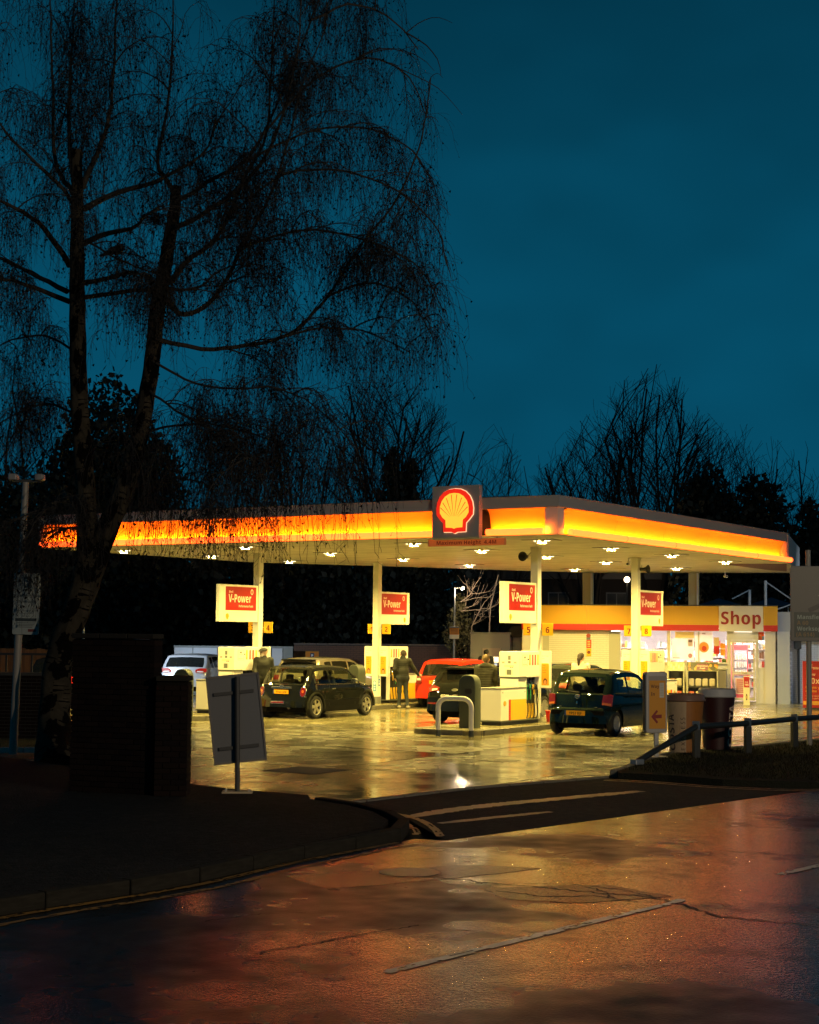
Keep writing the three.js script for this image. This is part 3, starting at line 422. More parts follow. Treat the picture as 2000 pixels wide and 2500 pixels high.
// ---------------------------------------------------------------- fuel pumps
{
  const panelW = std(0.74, 0.72, 0.66, 0.4), seam = std(0.3, 0.29, 0.26, 0.5), yellowP = std(0.8, 0.47, 0.02, 0.4), redP = std(0.6, 0.05, 0.015, 0.4), rubber = std(0.012, 0.012, 0.012, 0.55), lcd = std(0.17, 0.19, 0.15, 0.25), greenN = std(0.02, 0.22, 0.09, 0.4), yellowN = std(0.6, 0.36, 0.03, 0.4);
  const dispTex = canvasTex(200, 330, (g, w, h) => { g.fillStyle = '#e6e2d2'; g.fillRect(0, 0, w, h); g.strokeStyle = '#39362c'; g.lineWidth = 5; g.strokeRect(8, 8, w - 16, h - 16); g.fillStyle = '#6b6f60'; g.fillRect(64, 50, 66, 54); g.fillStyle = '#b9b6a6'; g.fillRect(40, 140, 120, 20); g.fillStyle = '#d96a12'; for (let k = 0; k < 4; k++) { g.beginPath(); g.arc(44 + k * 38, 276, 11, 0, 7); g.fill(); } g.fillStyle = '#444'; g.font = '16px sans-serif'; g.fillText('PUMP', 70, 220); });
  const endTex = canvasTex(340, 520, (g, w, h) => { g.fillStyle = '#e6e1d0'; g.fillRect(0, 0, w, h); const s = (x, y, a, b, c = '#77796a') => { g.fillStyle = c; g.fillRect(x, y, a, b); }; s(150, 70, 52, 92); s(150, 184, 52, 54); s(36, 198, 52, 40, '#a5a390'); s(258, 200, 52, 38, '#a5a390'); s(128, 370, 84, 110, '#6d7062'); for (let k = 0; k < 5; k++) { s(106, 374 + k * 24, 12, 12, '#9a9987'); s(222, 374 + k * 24, 12, 12, '#9a9987'); } s(80, 270, 180, 46, '#e7d9ae'); g.fillStyle = '#2b2a22'; for (const x of [196, 228]) { g.beginPath(); g.arc(x, 318, 11, 0, 7); g.fill(); } });
  const P = thing('fuel_pump', 'white and yellow fuel pump with four nozzles, nearest the hoop guard', 'fuel pump', F(2.88, 3.12, ISL), -TH, 'fuel pumps on the islands');
  // z: +0.92 cabinet end ... -0.92 column end; x: the two serving sides
  mesh('plinth', bx(0.5, 0.09, 1.78, 0, 0), black, P); mesh('skirting', bx(0.555, 0.025, 1.845, 0, 0.09), std(0.13, 0.135, 0.11, 0.5), P);
  mesh('cabinet', rbx(0.55, 0.765, 1.19, 0.012, 0, 0.115, 0.325), panelW, P);
  mesh('cabinet_top', rbx(0.57, 0.03, 1.2, 0.008, 0, 0.88, 0.325), std(0.2, 0.19, 0.16, 0.4), P);
  mesh('head', rbx(0.55, 0.64, 1.0, 0.018, 0, 1.14, -0.42), panelW, P);
  mesh('head_neck', rbx(0.5, 0.235, 0.34, 0.008, 0, 0.908, -0.095), panelW, P);
  mesh('dark_band', bx(0.556, 0.05, 0.35, 0, 1.115, -0.095), std(0.1, 0.1, 0.08, 0.4), P);
  mesh('nozzle_bay', bx(0.3, 1.03, 0.64, 0, 0.112, -0.595), black, P);
  mesh('terminal', plane(0.5, 0.6, 0, 1.46, 0.083), printMat(endTex), P);
  const lk = [0.8, -0.3].map((z) => z);
  for (const s of [1, -1]) {
    const side = (g) => { g.rotateY(s * Math.PI / 2); return g; };
    const put = (w, h, z, y, off = 0.2765) => { const g = side(plane(w, h)); g.translate(s * off, y, z); return g; };
    mesh('yellow_panel', bx(0.006, 0.49, 0.73, s * 0.277, 0.125, 0.105), yellowP, P); mesh('red_stripe', bx(0.007, 0.5, 0.085, s * 0.2775, 0.12, 0.515), redP, P);
    const e = new THREE.CylinderGeometry(0.062, 0.062, 0.008, 20); e.rotateZ(Math.PI / 2); e.translate(s * 0.278, 0.53, 0.745); mesh('emblem', e, yellowN, P);
    mesh('keyhole', [bx(0.01, 0.03, 0.015, s * 0.276, 0.78, 0.84), bx(0.01, 0.03, 0.015, s * 0.276, 0.78, -0.2)], black, P);
    mesh('price_display', put(0.26, 0.28, -0.2, 1.56), printMat(dispTex), P); mesh('handle', bx(0.02, 0.03, 0.02, s * 0.285, 1.57, -0.345), black, P);
    [[-0.44, '#e8b916'], [-0.575, '#c9410f'], [-0.7, '#c9410f'], [-0.83, '#e8b916']].forEach(([z, c], k) => { const m = mesh('grade_strip', bx(0.004, 0.26, 0.06, s * 0.277, 1.44, z), new THREE.MeshStandardMaterial({ color: c, roughness: 0.4 }), P); mesh('grade_button', bx(0.006, 0.05, 0.045, s * 0.2795, 1.45, z), k % 3 ? redP : yellowN, m); });
    mesh('bay_lower_panel', bx(0.006, 0.36, 0.62, s * 0.156, 0.13, -0.595), yellowP, P);
    mesh('bay_side', [bx(0.12, 1.02, 0.02, s * 0.215, 0.115, -0.265), bx(0.12, 1.02, 0.02, s * 0.215, 0.115, -0.915)], panelW, P);
    for (let k = 0; k < 4; k++) {
      const z = -0.35 - k * 0.158, x0 = s * 0.165, cover = k < 2 ? greenN : k === 2 ? yellowN : rubber;
      const n = mesh('nozzle', [bar([x0, 1.06, z + 0.02], [x0 + s * 0.03, 0.97, z - 0.005], 0.014, 8), bar([x0 + s * 0.03, 0.97, z - 0.005], [x0 + s * 0.075, 0.84, z - 0.03], 0.03, 10, 0.026)], chrome, P);
      mesh('nozzle_cover', [rbx(0.05, 0.13, 0.055, 0.02, x0 + s * 0.06, 0.83, z - 0.02), bar([x0 + s * 0.08, 0.83, z - 0.03], [x0 + s * 0.075, 0.68, z - 0.03], 0.016, 8)], cover, n);
      mesh('splash_guard', [bar([x0 + s * 0.078, 0.71, z - 0.03], [x0 + s * 0.07, 0.58, z - 0.035], 0.024, 10, 0.012)], k < 2 ? greenN : rubber, n);
      mesh('hose', tube([[x0 + s * 0.07, 0.6, z - 0.035], [x0 + s * 0.085, 0.4, z - 0.045], [x0 + s * 0.09, 0.2, z - 0.02], [x0 + s * 0.06, 0.07, z + 0.05], [x0 + s * 0.01, 0.02, z + 0.1]], 0.014, 7, 22), rubber, P);
      mesh('holster', bx(0.05, 0.07, 0.06, x0, 1.07, z + 0.01), rubber, P);
    }
  }
  P.scale.set(1.02, 1, 1.1);
  copy(P, F(11.7, 3.12, ISL), -TH, 'white and yellow fuel pump with four nozzles beside the black hatchback and capped man');
  copy(P, F(2.88, 12.01, ISL), Math.PI - TH, 'white and yellow fuel pump with four nozzles behind column seven and eight');
  copy(P, F(11.7, 12.01, ISL), Math.PI - TH, 'white and yellow fuel pump with four nozzles where the man fills the red car');
}
// ---------------------------------------------------------------- litter bins, hoop guard, bucket
{
  const binM = std(0.045, 0.054, 0.038, 0.5, { bumpMap: concBump, bumpScale: 0.001 }), binD = std(0.045, 0.05, 0.04, 0.5);
  const b = thing('litter_bin', 'grey green domed litter bin behind the white hoop guard', 'bin', atZ(1147, 1780, 39.3).setY(ISL), -TH + 0.1, 'domed litter bins on the forecourt');
  const prof = new THREE.Shape(); prof.moveTo(-0.21, 0); prof.lineTo(0.21, 0); prof.lineTo(0.225, 0.98); prof.quadraticCurveTo(0.225, 1.2, 0.05, 1.215); prof.lineTo(-0.05, 1.215); prof.quadraticCurveTo(-0.225, 1.2, -0.225, 0.98); prof.closePath();
  const g = extr(prof, 0.36, 0.025); g.translate(0, 0.0, -0.18); mesh('shell', toCreasedNormals(g, 0.7), binM, b);
  const hs = roundRect(0.2, 0.12, 0.05, 0.04, 0.86), hole = extr(hs, 0.01); hole.translate(0, 0, 0.203); mesh('slot', hole, black, b);
  const rimS = roundRect(0.25, 0.17, 0.07, 0.04, 0.86); rimS.holes.push(roundRect(0.2, 0.12, 0.05, 0.04, 0.86)); const rim = extr(rimS, 0.014); rim.translate(0, 0, 0.2); mesh('slot_rim', rim, binD, b);
  const slot2 = extr(roundRect(0.2, 0.12, 0.05, 0, 0.86), 0.01); slot2.rotateY(Math.PI / 2); slot2.translate(0.236, 0, 0.0); mesh('slot', slot2, black, b);
  mesh('band', [bx(0.47, 0.015, 0.43, 0, 0.6)], binD, b); mesh('latch', bx(0.04, 0.05, 0.02, 0.1, 0.58, 0.215), steel, b);
  b.scale.set(0.86, 1, 0.86);
  const w = gnd(447, 1752, ISL); copy(b, w, -TH + 0.3, 'grey green domed litter bin between brick pier and pump three');
  copy(b, F(11.2, 8.8, ISL), -TH - 0.1, 'grey green domed litter bin in front of the beige car');
  // hoop guard
  const hp = thing('hoop_guard', 'white tubular hoop guard with dark feet at the island end', 'barrier', F(2.36, -0.52), -TH + 0.25);
  const pts = []; for (let i = 0; i <= 16; i++) { const a = Math.PI * i / 16, r = 0.2; const cx = Math.cos(a) > 0 ? 0.19 : -0.19; pts.push([cx + Math.cos(a) * r, 0.66 + Math.sin(a) * r, 0]); }
  const path = [[0.39, 0.14, 0], [0.39, 0.4, 0], ...pts, [-0.39, 0.4, 0], [-0.39, 0.14, 0]];
  mesh('hoop', tube(path, 0.057, 14, 80), std(0.7, 0.68, 0.62, 0.35), hp);
  for (const s of [-1, 1]) mesh('foot', cyl(0.062, 0.06, 0.15, s * 0.39, 0.0, 0, 16), std(0.03, 0.04, 0.035, 0.5), hp);
  const bk = thing('bucket', 'red plastic bucket standing beside column five and six', 'bucket', F(2.6, 4.75, ISL), 0);
  mesh('pail', lathe([[0, 0], [0.105, 0], [0.135, 0.28], [0.145, 0.28], [0.145, 0.265], [0.128, 0.26], [0.1, 0.012], [0, 0.012]], 22), std(0.55, 0.012, 0.01, 0.35, { side: THREE.DoubleSide }), bk);
  mesh('rim', (() => { const t = new THREE.TorusGeometry(0.142, 0.008, 6, 22); t.rotateX(Math.PI / 2); t.translate(0, 0.275, 0); return t; })(), std(0.62, 0.05, 0.02, 0.35), bk);
  const tb = thing('sponge_tray', 'small open amber tray leaning on pump with squeegee', 'tray', F(10.95, 12.9, ISL), -TH);
  mesh('tray', bx(0.34, 0.36, 0.08, 0, 0.62, 0), std(0.6, 0.5, 0.25, 0.5), tb); mesh('stand', bx(0.06, 0.62, 0.06, 0, 0, 0), midGrey, tb);
}
// ---------------------------------------------------------------- cars
const tyreM = std(0.012, 0.012, 0.012, 0.75), plastic = dull(0.008, 0.008, 0.008), seatM = std(0.02, 0.02, 0.02, 0.85), glassM = phys(0.72, 0.76, 0.64, 0.03, { transmission: 1, thickness: 0, ior: 1.5, side: THREE.DoubleSide }), darkGlass = phys(0.06, 0.065, 0.06, 0.03, { transmission: 0.85, thickness: 0, side: THREE.DoubleSide });
function plateTex(str, bg = '#e3a512', euro = true) { return canvasTex(416, 90, (g, w, h) => { g.fillStyle = bg; g.fillRect(0, 0, w, h); if (euro) { g.fillStyle = '#1c3f86'; g.fillRect(0, 0, 34, h); } g.fillStyle = '#191712'; g.font = 'bold 74px sans-serif'; g.textAlign = 'center'; g.textBaseline = 'middle'; g.save(); g.translate(w / 2 + (euro ? 14 : 0), h / 2 + 4); g.scale(0.86, 1); g.fillText(str, 0, 0); g.restore(); }); }
function wheelGeo(R, W, spokes, rimR) {
  const t = lathe([[rimR - 0.01, -W / 2 + 0.015], [rimR + 0.02, -W / 2], [R - 0.03, -W / 2 + 0.005], [R - 0.008, -W / 2 + 0.025], [R, -W / 2 + 0.05], [R, W / 2 - 0.05], [R - 0.008, W / 2 - 0.025], [R - 0.03, W / 2 - 0.005], [rimR + 0.02, W / 2], [rimR - 0.01, W / 2 - 0.015]], 36); t.rotateX(Math.PI / 2);
  const parts = []; const ring = lathe([[rimR - 0.03, W / 2 - 0.05], [rimR - 0.02, W / 2 - 0.018], [rimR + 0.004, W / 2 - 0.01], [rimR + 0.004, W / 2 - 0.05]], 36); ring.rotateX(Math.PI / 2); parts.push(ring);
  for (let i = 0; i < spokes; i++) { const g = extr([[-0.03, 0.02], [-0.042, rimR - 0.02], [0.042, rimR - 0.02], [0.03, 0.02]], 0.02, 0.006); g.translate(0, 0, W / 2 - 0.055); g.rotateZ(i / spokes * Math.PI * 2 + 0.2); parts.push(g); }
  const hub = new THREE.CylinderGeometry(0.055, 0.06, 0.03, 16); hub.rotateX(Math.PI / 2); hub.translate(0, 0, W / 2 - 0.035); parts.push(hub);
  const back = new THREE.CylinderGeometry(rimR - 0.01, rimR - 0.01, 0.02, 24); back.rotateX(Math.PI / 2); back.translate(0, 0, W / 2 - 0.11);
  return { tyre: t, rim: join(parts), back };
}
/* spec: L W H WB ro(rear overhang) belt sill prof[[x,y]...] rear to front; win {rear:[x0,x1], front:[x0,x1], side:[[x0,x1]...]} */
function buildCar(name, label, S, pos, turn) {
  const o = thing(name, label, 'car', pos, turn, S.group);
  const { L, W, belt } = S, sill = S.sill ?? 0.2, hw = W / 2, tum = S.tumble ?? 0.26, rc = S.rc ?? 0.07, Rw = S.wheelR ?? 0.3, Ra = Rw + (S.archGap ?? 0.05), ax = [S.ro, S.ro + S.WB];
  const prof = S.prof, topAt = (x) => { for (let i = 1; i < prof.length; i++) if (x <= prof[i][0]) { const [a, b] = [prof[i - 1], prof[i]]; return lerp(a[1], b[1], (x - a[0]) / (b[0] - a[0] || 1)); } return prof[prof.length - 1][1]; };
  const plan = (x) => hw * (1 - 0.075 * Math.pow(clamp(1 - x / 0.75, 0, 1), 2) - 0.16 * Math.pow(clamp(1 - (L - x) / 0.95, 0, 1), 2));
  const endK = (x) => x < 0.9 ? smooth(0.9, 0, x) : x > L - 1.0 ? -smooth(L - 1.0, L, x) : 0, bow = S.bow ?? 0.12;
  const bowX = (x, z) => x + bow * endK(x) * Math.pow(Math.abs(z) / hw, 2.4);
  const beltAt = (x) => belt + (S.beltRise ?? 0.05) * (0.5 - x / L);
  const bottom = (x, top) => { let b = sill + (x < 0.25 ? 0.1 * (1 - x / 0.25) : 0) + (x > L - 0.3 ? 0.08 * (x - L + 0.3) / 0.3 : 0); for (const c of ax) { const d = x - c; if (Math.abs(d) < Ra) b = Math.max(b, Rw + Math.sqrt(Ra * Ra - d * d)); } return Math.min(b, top); };
  let xs = new Set(); for (const p of prof) xs.add(p[0]); for (let x = 0; x <= L; x += 0.09) xs.add(+x.toFixed(3));
  for (const c of ax) for (let k = -8; k <= 8; k++) xs.add(+(c + Ra * Math.sin(k / 8 * Math.PI / 2)).toFixed(4));
  const marks = [...S.win.rear, ...S.win.front, ...S.win.side.flat()]; for (const m of marks) xs.add(m);
  xs = [...xs].filter((x) => x >= 0 && x <= L).sort((a, b) => a - b);
  const LOW = [0, 0.18, 0.4, 0.62, 0.82, 1], UP = [0, 0.06, 0.35, 0.65, 0.94, 1], TOPF = [1, 0.93, 0.7, 0.45, 0.2, 0];
  const ring = (x) => {
    const top = topAt(x), b = bottom(x, top), w = plan(x), yb = Math.min(beltAt(x), Math.max(b, top - rc)), ye = Math.max(yb, top - rc), pts = [];
    const zs = (y) => y <= yb ? w * (0.965 + 0.035 * Math.sin(clamp((y - sill) / (belt - sill), 0, 1) * Math.PI * 0.85)) - 0.012 * clamp((y - belt + 0.12) / 0.12, 0, 1) : w - 0.015 - tum * (y - yb) - 0.10 * (y - yb) * (y - yb);
    for (const f of LOW) { const y = lerp(b, yb, f); pts.push([y, zs(y)]); }
    for (const f of UP.slice(1)) { const y = lerp(yb, ye, f); pts.push([y, zs(y)]); }
    const ze = zs(ye), h = top - ye; pts.push([ye + h * 0.62, ze - rc * 0.28]); pts.push([top - h * 0.06, ze - rc * 0.8]);
    const zt = Math.max(0.02, ze - rc * 1.15); for (const f of TOPF.slice(0)) pts.push([top + 0.022 * (1 - f * f) * Math.min(1, top / 0.7) * (x < 0.15 || x > L - 0.15 ? 0.2 : 1), zt * f]);
    return pts.map(([y, z]) => [bowX(x, z) - L / 2, y, z]);
  };
  const rings = xs.map(ring), nP = rings[0].length, iGlassLo = LOW.length, iGlassHi = LOW.length + 3, iTop0 = LOW.length + UP.length - 1 + 2; // rows
  const buckets = {}; const quad = (key, a, b, c, d) => { (buckets[key] ??= []).push(...a, ...b, ...c, ...a, ...c, ...d); };
  for (let i = 0; i < xs.length - 1; i++) { const xm = (xs[i] + xs[i + 1]) / 2; for (let k = 0; k < nP - 1; k++) {
    const top = topAt(xm), isSideGlass = k >= iGlassLo && k < iGlassHi && top - beltAt(xm) > 0.1, isTop = k >= iTop0;
    for (const s of [1, -1]) {
      const m = (p) => [p[0], p[1], p[2] * s], A = m(rings[i][k]), B = m(rings[i + 1][k]), C = m(rings[i + 1][k + 1]), D = m(rings[i][k + 1]);
      let key = 'body';
      if (isTop && k > iTop0 && xm > S.win.rear[0] && xm < S.win.rear[1]) key = 'rear_window';
      else if (isTop && k > iTop0 && xm > S.win.front[0] && xm < S.win.front[1]) key = 'windscreen';
      else if (isSideGlass) S.win.side.forEach(([p, q], n) => { if (xm > p && xm < q) key = 'side_window#' + n + (s > 0 ? 'r' : 'l'); });
      else if (S.cladding && k < 2 && key === 'body' && xm < L) key = 'cladding';
      else if (S.blackPillars && k >= iGlassLo - 1 && k < iTop0 - 2 && top - beltAt(xm) > 0.12 && xm > S.win.rear[0] + 0.05 && xm < S.win.front[1] - 0.1) key = 'pillar_trim';
      else if (S.roofMat && isTop && top > S.H - 0.1) key = 'roof';
      // x runs rear(-) to front(+); outward for s=+1 (z+)
      if (s > 0) quad(key, A, B, C, D); else quad(key, A, D, C, B);
    }
  } }
  for (const [key, arr] of Object.entries(buckets)) {
    let g = new THREE.BufferGeometry(); g.setAttribute('position', new THREE.Float32BufferAttribute(arr, 3)); g = toCreasedNormals(g, 0.55);
    const nm = key.split('#')[0]; const m = nm === 'body' ? S.paint : nm === 'roof' ? S.roofMat : nm === 'cladding' || nm === 'pillar_trim' ? plastic : S.glass ?? glassM;
    mesh(nm, g, m, o);
  }
  mesh('underbody', [bx(L - 0.5, 0.32, W - 0.5, 0, 0.16, 0)], plastic, o);
  // cabin: floor pan, seats, head rests, dashboard, wheel
  const fx = S.win.front[0] - L / 2, rx = S.win.rear[1] - L / 2; mesh('floor_pan', bx(fx - rx + 1.0, 0.1, W - 0.34, (fx + rx) / 2 + 0.2, 0.48, 0), plastic, o);
  mesh('dashboard', rbx(0.35, 0.22, W - 0.4, 0.06, fx + 0.42, belt - 0.24, 0), plastic, o);
  for (const z of [-0.34, 0.34]) { mesh('seat', [rbx(0.14, 0.55, 0.46, 0.06, fx - 0.38, 0.55, z), rbx(0.45, 0.14, 0.46, 0.06, fx - 0.15, 0.5, z), rbx(0.09, 0.17, 0.26, 0.04, fx - 0.42, 1.1, z)], seatM, o); mesh('rear_seat', [rbx(0.14, 0.48, 0.5, 0.06, fx - 1.2, 0.55, z), rbx(0.08, 0.14, 0.24, 0.04, fx - 1.24, 1.02, z)], seatM, o); }
  mesh('steering_wheel', (() => { const t = new THREE.TorusGeometry(0.18, 0.014, 6, 20); t.rotateY(Math.PI / 2); t.rotateZ(0.4); t.translate(fx + 0.2, belt - 0.02, -0.34 * -1); return t; })(), plastic, o);
  // wheels
  const wg = S.wheelGeo ??= wheelGeo(Rw, S.wheelW ?? 0.2, S.spokes ?? 5, S.rimR ?? Rw - 0.09), rimM = S.rimMat ?? std(0.5, 0.48, 0.42, 0.3, { metalness: 0.8 });
  for (const c of ax) for (const s of [1, -1]) { const w = new THREE.Group(); w.name = 'wheel'; w.position.set(c - L / 2, Rw, s * (hw - 0.105)); if (s < 0) w.rotation.y = Math.PI; o.add(w); mesh('tyre', wg.tyre, tyreM, w); mesh('rim', wg.rim, rimM, w); mesh('brake_disc', wg.back, plastic, w); }
  if (S.archTrim) for (const c of ax) for (const s of [1, -1]) { const p = []; for (let k = 0; k <= 20; k++) { const a = -0.12 + (Math.PI + 0.24) * k / 20; p.push([c - L / 2 + Math.cos(a) * (Ra + 0.03), Math.max(0.2, Rw + Math.sin(a) * (Ra + 0.03)), s * (hw - 0.035)]); } const g = tube(p, 0.042, 6, 40); mesh('arch_trim', g, dull(0.022, 0.023, 0.019), o); }
  // mirrors and handles
  const mx = S.win.front[1] - L / 2 - 0.42; for (const s of [1, -1]) { const g = rbx(0.12, 0.13, 0.2, 0.05, mx, belt + 0.02, s * (hw + 0.07)); const m = mesh('door_mirror', [g, bar([mx, belt + 0.04, s * (hw - 0.06)], [mx, belt + 0.06, s * (hw + 0.02)], 0.02)], S.mirrorMat ?? S.paint, o); mesh('mirror_glass', bx(0.006, 0.1, 0.16, mx - 0.063, belt + 0.035, s * (hw + 0.07)), chrome, m); }
  for (const x of S.handles ?? []) for (const s of [1, -1]) mesh('door_handle', rbx(0.17, 0.03, 0.035, 0.012, x - L / 2, belt - 0.13, s * (hw - 0.008)), S.handleMat ?? S.paint, o);
  for (const x of S.doorGaps ?? []) for (const s of [1, -1]) mesh('door_gap', bx(0.008, belt - 0.36, 0.006, x - L / 2, 0.34, s * (hw - 0.012)), black, o);
  // pieces laid on the tail: outline in (z, y), half mirrored unless single
  const rearX = (y) => { for (let i = 1; i < prof.length; i++) if (prof[i][1] >= y && prof[i][0] < L * 0.4) { const [a, b] = [prof[i - 1], prof[i]]; return lerp(a[0], b[0], (y - a[1]) / ((b[1] - a[1]) || 1)); } return 0; };
  const onTail = (z, y, off) => { const x = rearX(y); return [bowX(x, z) - L / 2 - off, y, z]; };
  const patch = (pts, off, th = 0.02) => { const g = extr(pts, th, 0.006), q = g.attributes.position; for (let i = 0; i < q.count; i++) { const z = q.getX(i), y = q.getY(i), d = q.getZ(i); q.setXYZ(i, ...onTail(z, y, off + d)); } g.computeVertexNormals(); return g; };
  const both = (nm, pts, m, off = 0.004, th) => { for (const s of [1, -1]) mesh(nm, patch(s > 0 ? pts : pts.map(([z, y]) => [-z, y]), off, th), m, o); };
  const one = (nm, pts, m, off = 0.004, th) => mesh(nm, patch(pts, off, th), m, o);
  if (S.tail) S.tail({ o, both, one, onTail, patch, L, hw });
  if (S.plate) { const p = onTail(0, S.plateY, 0.03); mesh('number_plate_base', (() => { const g = bx(0.02, 0.115, 0.525, p[0] + 0.018, S.plateY - 0.0575, S.plateZ ?? 0); return g; })(), plastic, o); const g = plane(0.52, 0.11); g.rotateY(-Math.PI / 2); g.translate(p[0] - 0.001 + 0.006, S.plateY, S.plateZ ?? 0); mesh('number_plate', g, printMat(S.plate, 0.35, { side: THREE.DoubleSide }), o); }
  if (S.exhaust) for (const z of S.exhaust) { const g = bar([-L / 2 + 0.02, 0.29, z], [-L / 2 + 0.3, 0.29, z], 0.04, 14); mesh('exhaust_pipe', g, chrome, o); const h = bar([-L / 2 + 0.012, 0.29, z], [-L / 2 + 0.021, 0.29, z], 0.03, 14); mesh('pipe_bore', h, black, o); }
  if (S.wiper) { const a = onTail(0.02, S.wiper[0], 0.02), b = onTail(S.wiper[2] ?? 0.4, S.wiper[1], 0.02); mesh('rear_wiper', [bar(a, b, 0.009, 6), cyl(0.025, 0.02, 0.03, a[0], a[1] - 0.01, a[2], 10)], black, o); }
  if (S.antenna) { const x = S.antenna - L / 2; mesh('antenna', bar([x, S.H - 0.01, 0], [x - 0.14, S.H + 0.1, 0], 0.005, 5), black, o); }
  // nose lamps and grille
  for (const s of [1, -1]) mesh('headlamp', (() => { const g = new THREE.SphereGeometry(0.1, 14, 10); g.scale(0.7, 1, 1.2); g.translate(L / 2 - 0.3, 0.68, s * (hw - 0.25)); return g; })(), std(0.7, 0.7, 0.65, 0.15), o);
  return o;
}
const carPaint = (r, g, b) => phys(r, g, b, 0.8, { specularIntensity: 0.08, clearcoat: 0.9, clearcoatRoughness: 0.02 });
const lampRed = (k = 0.25) => phys(0.16, 0.008, 0.003, 0.2, { emissive: lin(1, 0.03, 0.01), emissiveIntensity: k, clearcoat: 1 }), lampClear = phys(0.7, 0.66, 0.6, 0.1, { clearcoat: 1 }), lampAmber = phys(0.6, 0.16, 0.02, 0.15, { clearcoat: 1 });
const carTurn = Math.PI / 2 - TH; // local +x (nose) along r
const carAt = (l, r) => F(l, r, 0.012); // centre
const ellipse = (cz, cy, a, b, n = 20) => Array.from({ length: n }, (_, i) => [cz + a * Math.cos(i / n * 6.2832), cy + b * Math.sin(i / n * 6.2832)]);

// black three-door hatch at pump four (z+ is the driver's right-hand side seen from the tail)
buildCar('black_small_hatchback', 'small black three door hatchback with round tail lamps and star alloy wheels', {
  L: 3.7, W: 1.69, H: 1.41, WB: 2.467, ro: 0.56, belt: 0.9, wheelR: 0.305, spokes: 5, paint: carPaint(0.006, 0.007, 0.006), blackPillars: true, cladding: true, archTrim: true, rc: 0.09, tumble: 0.2, roofMat: carPaint(0.02, 0.02, 0.016), mirrorMat: chrome,
  prof: [[0, 0.3], [0.004, 0.4], [0.02, 0.55], [0.05, 0.62], [0.075, 0.78], [0.11, 0.9], [0.14, 0.92], [0.4, 1.29], [0.46, 1.36], [0.7, 1.395], [1.3, 1.41], [1.9, 1.385], [2.16, 1.345], [2.7, 0.97], [2.8, 0.94], [3.2, 0.88], [3.48, 0.78], [3.62, 0.64], [3.68, 0.5], [3.7, 0.32]],
  win: { rear: [0.15, 0.4], front: [2.17, 2.68], side: [[0.5, 1.12], [1.2, 2.5]] }, plate: plateTex('YF60 LVW'), plateY: 0.71, handles: [1.36], handleMat: chrome, doorGaps: [1.15, 2.42], exhaust: [0.28], antenna: 0.62,
  tail: ({ both, one, o, L, hw }) => {
    both('tail_lamp_bezel', ellipse(0.68, 0.72, 0.085, 0.14), chrome, 0.002, 0.012); both('tail_lamp', ellipse(0.68, 0.72, 0.066, 0.118), lampRed(0.02), 0.012, 0.016); both('lamp_centre', ellipse(0.68, 0.73, 0.024, 0.032), lampAmber, 0.026, 0.01);
    one('tailgate_strip', [[-0.32, 0.805], [0.32, 0.805], [0.32, 0.845], [-0.32, 0.845]], chrome, 0.006); one('belt_chrome', [[-0.72, 0.885], [0.72, 0.885], [0.72, 0.905], [-0.72, 0.905]], chrome, 0.002, 0.008);
    one('bumper_crease', [[-0.78, 0.585], [0.78, 0.585], [0.78, 0.6], [-0.78, 0.6]], chrome, 0.0, 0.006);
    one('fog_lamp_frame', [[-0.3, 0.4], [0.14, 0.4], [0.14, 0.46], [-0.3, 0.46]], chrome, 0.002, 0.01); one('fog_lamp', [[-0.28, 0.415], [0.12, 0.415], [0.12, 0.447], [-0.28, 0.447]], lampRed(0.0), 0.01, 0.01); one('badge', ellipse(0, 0.865, 0.07, 0.022), chrome, 0.012);
    for (const s of [1, -1]) { mesh('belt_chrome', bx(2.2, 0.016, 0.012, -0.02 - L / 2 + 1.6, 0.9, s * (hw - 0.006)), chrome, o); mesh('side_sill', bx(1.86, 0.12, 0.05, 0.56 + 1.23 - L / 2, 0.2, s * (hw - 0.03)), plastic, o); }
  },
}, carAt(9.95, 3.72 + 1.29), carTurn);
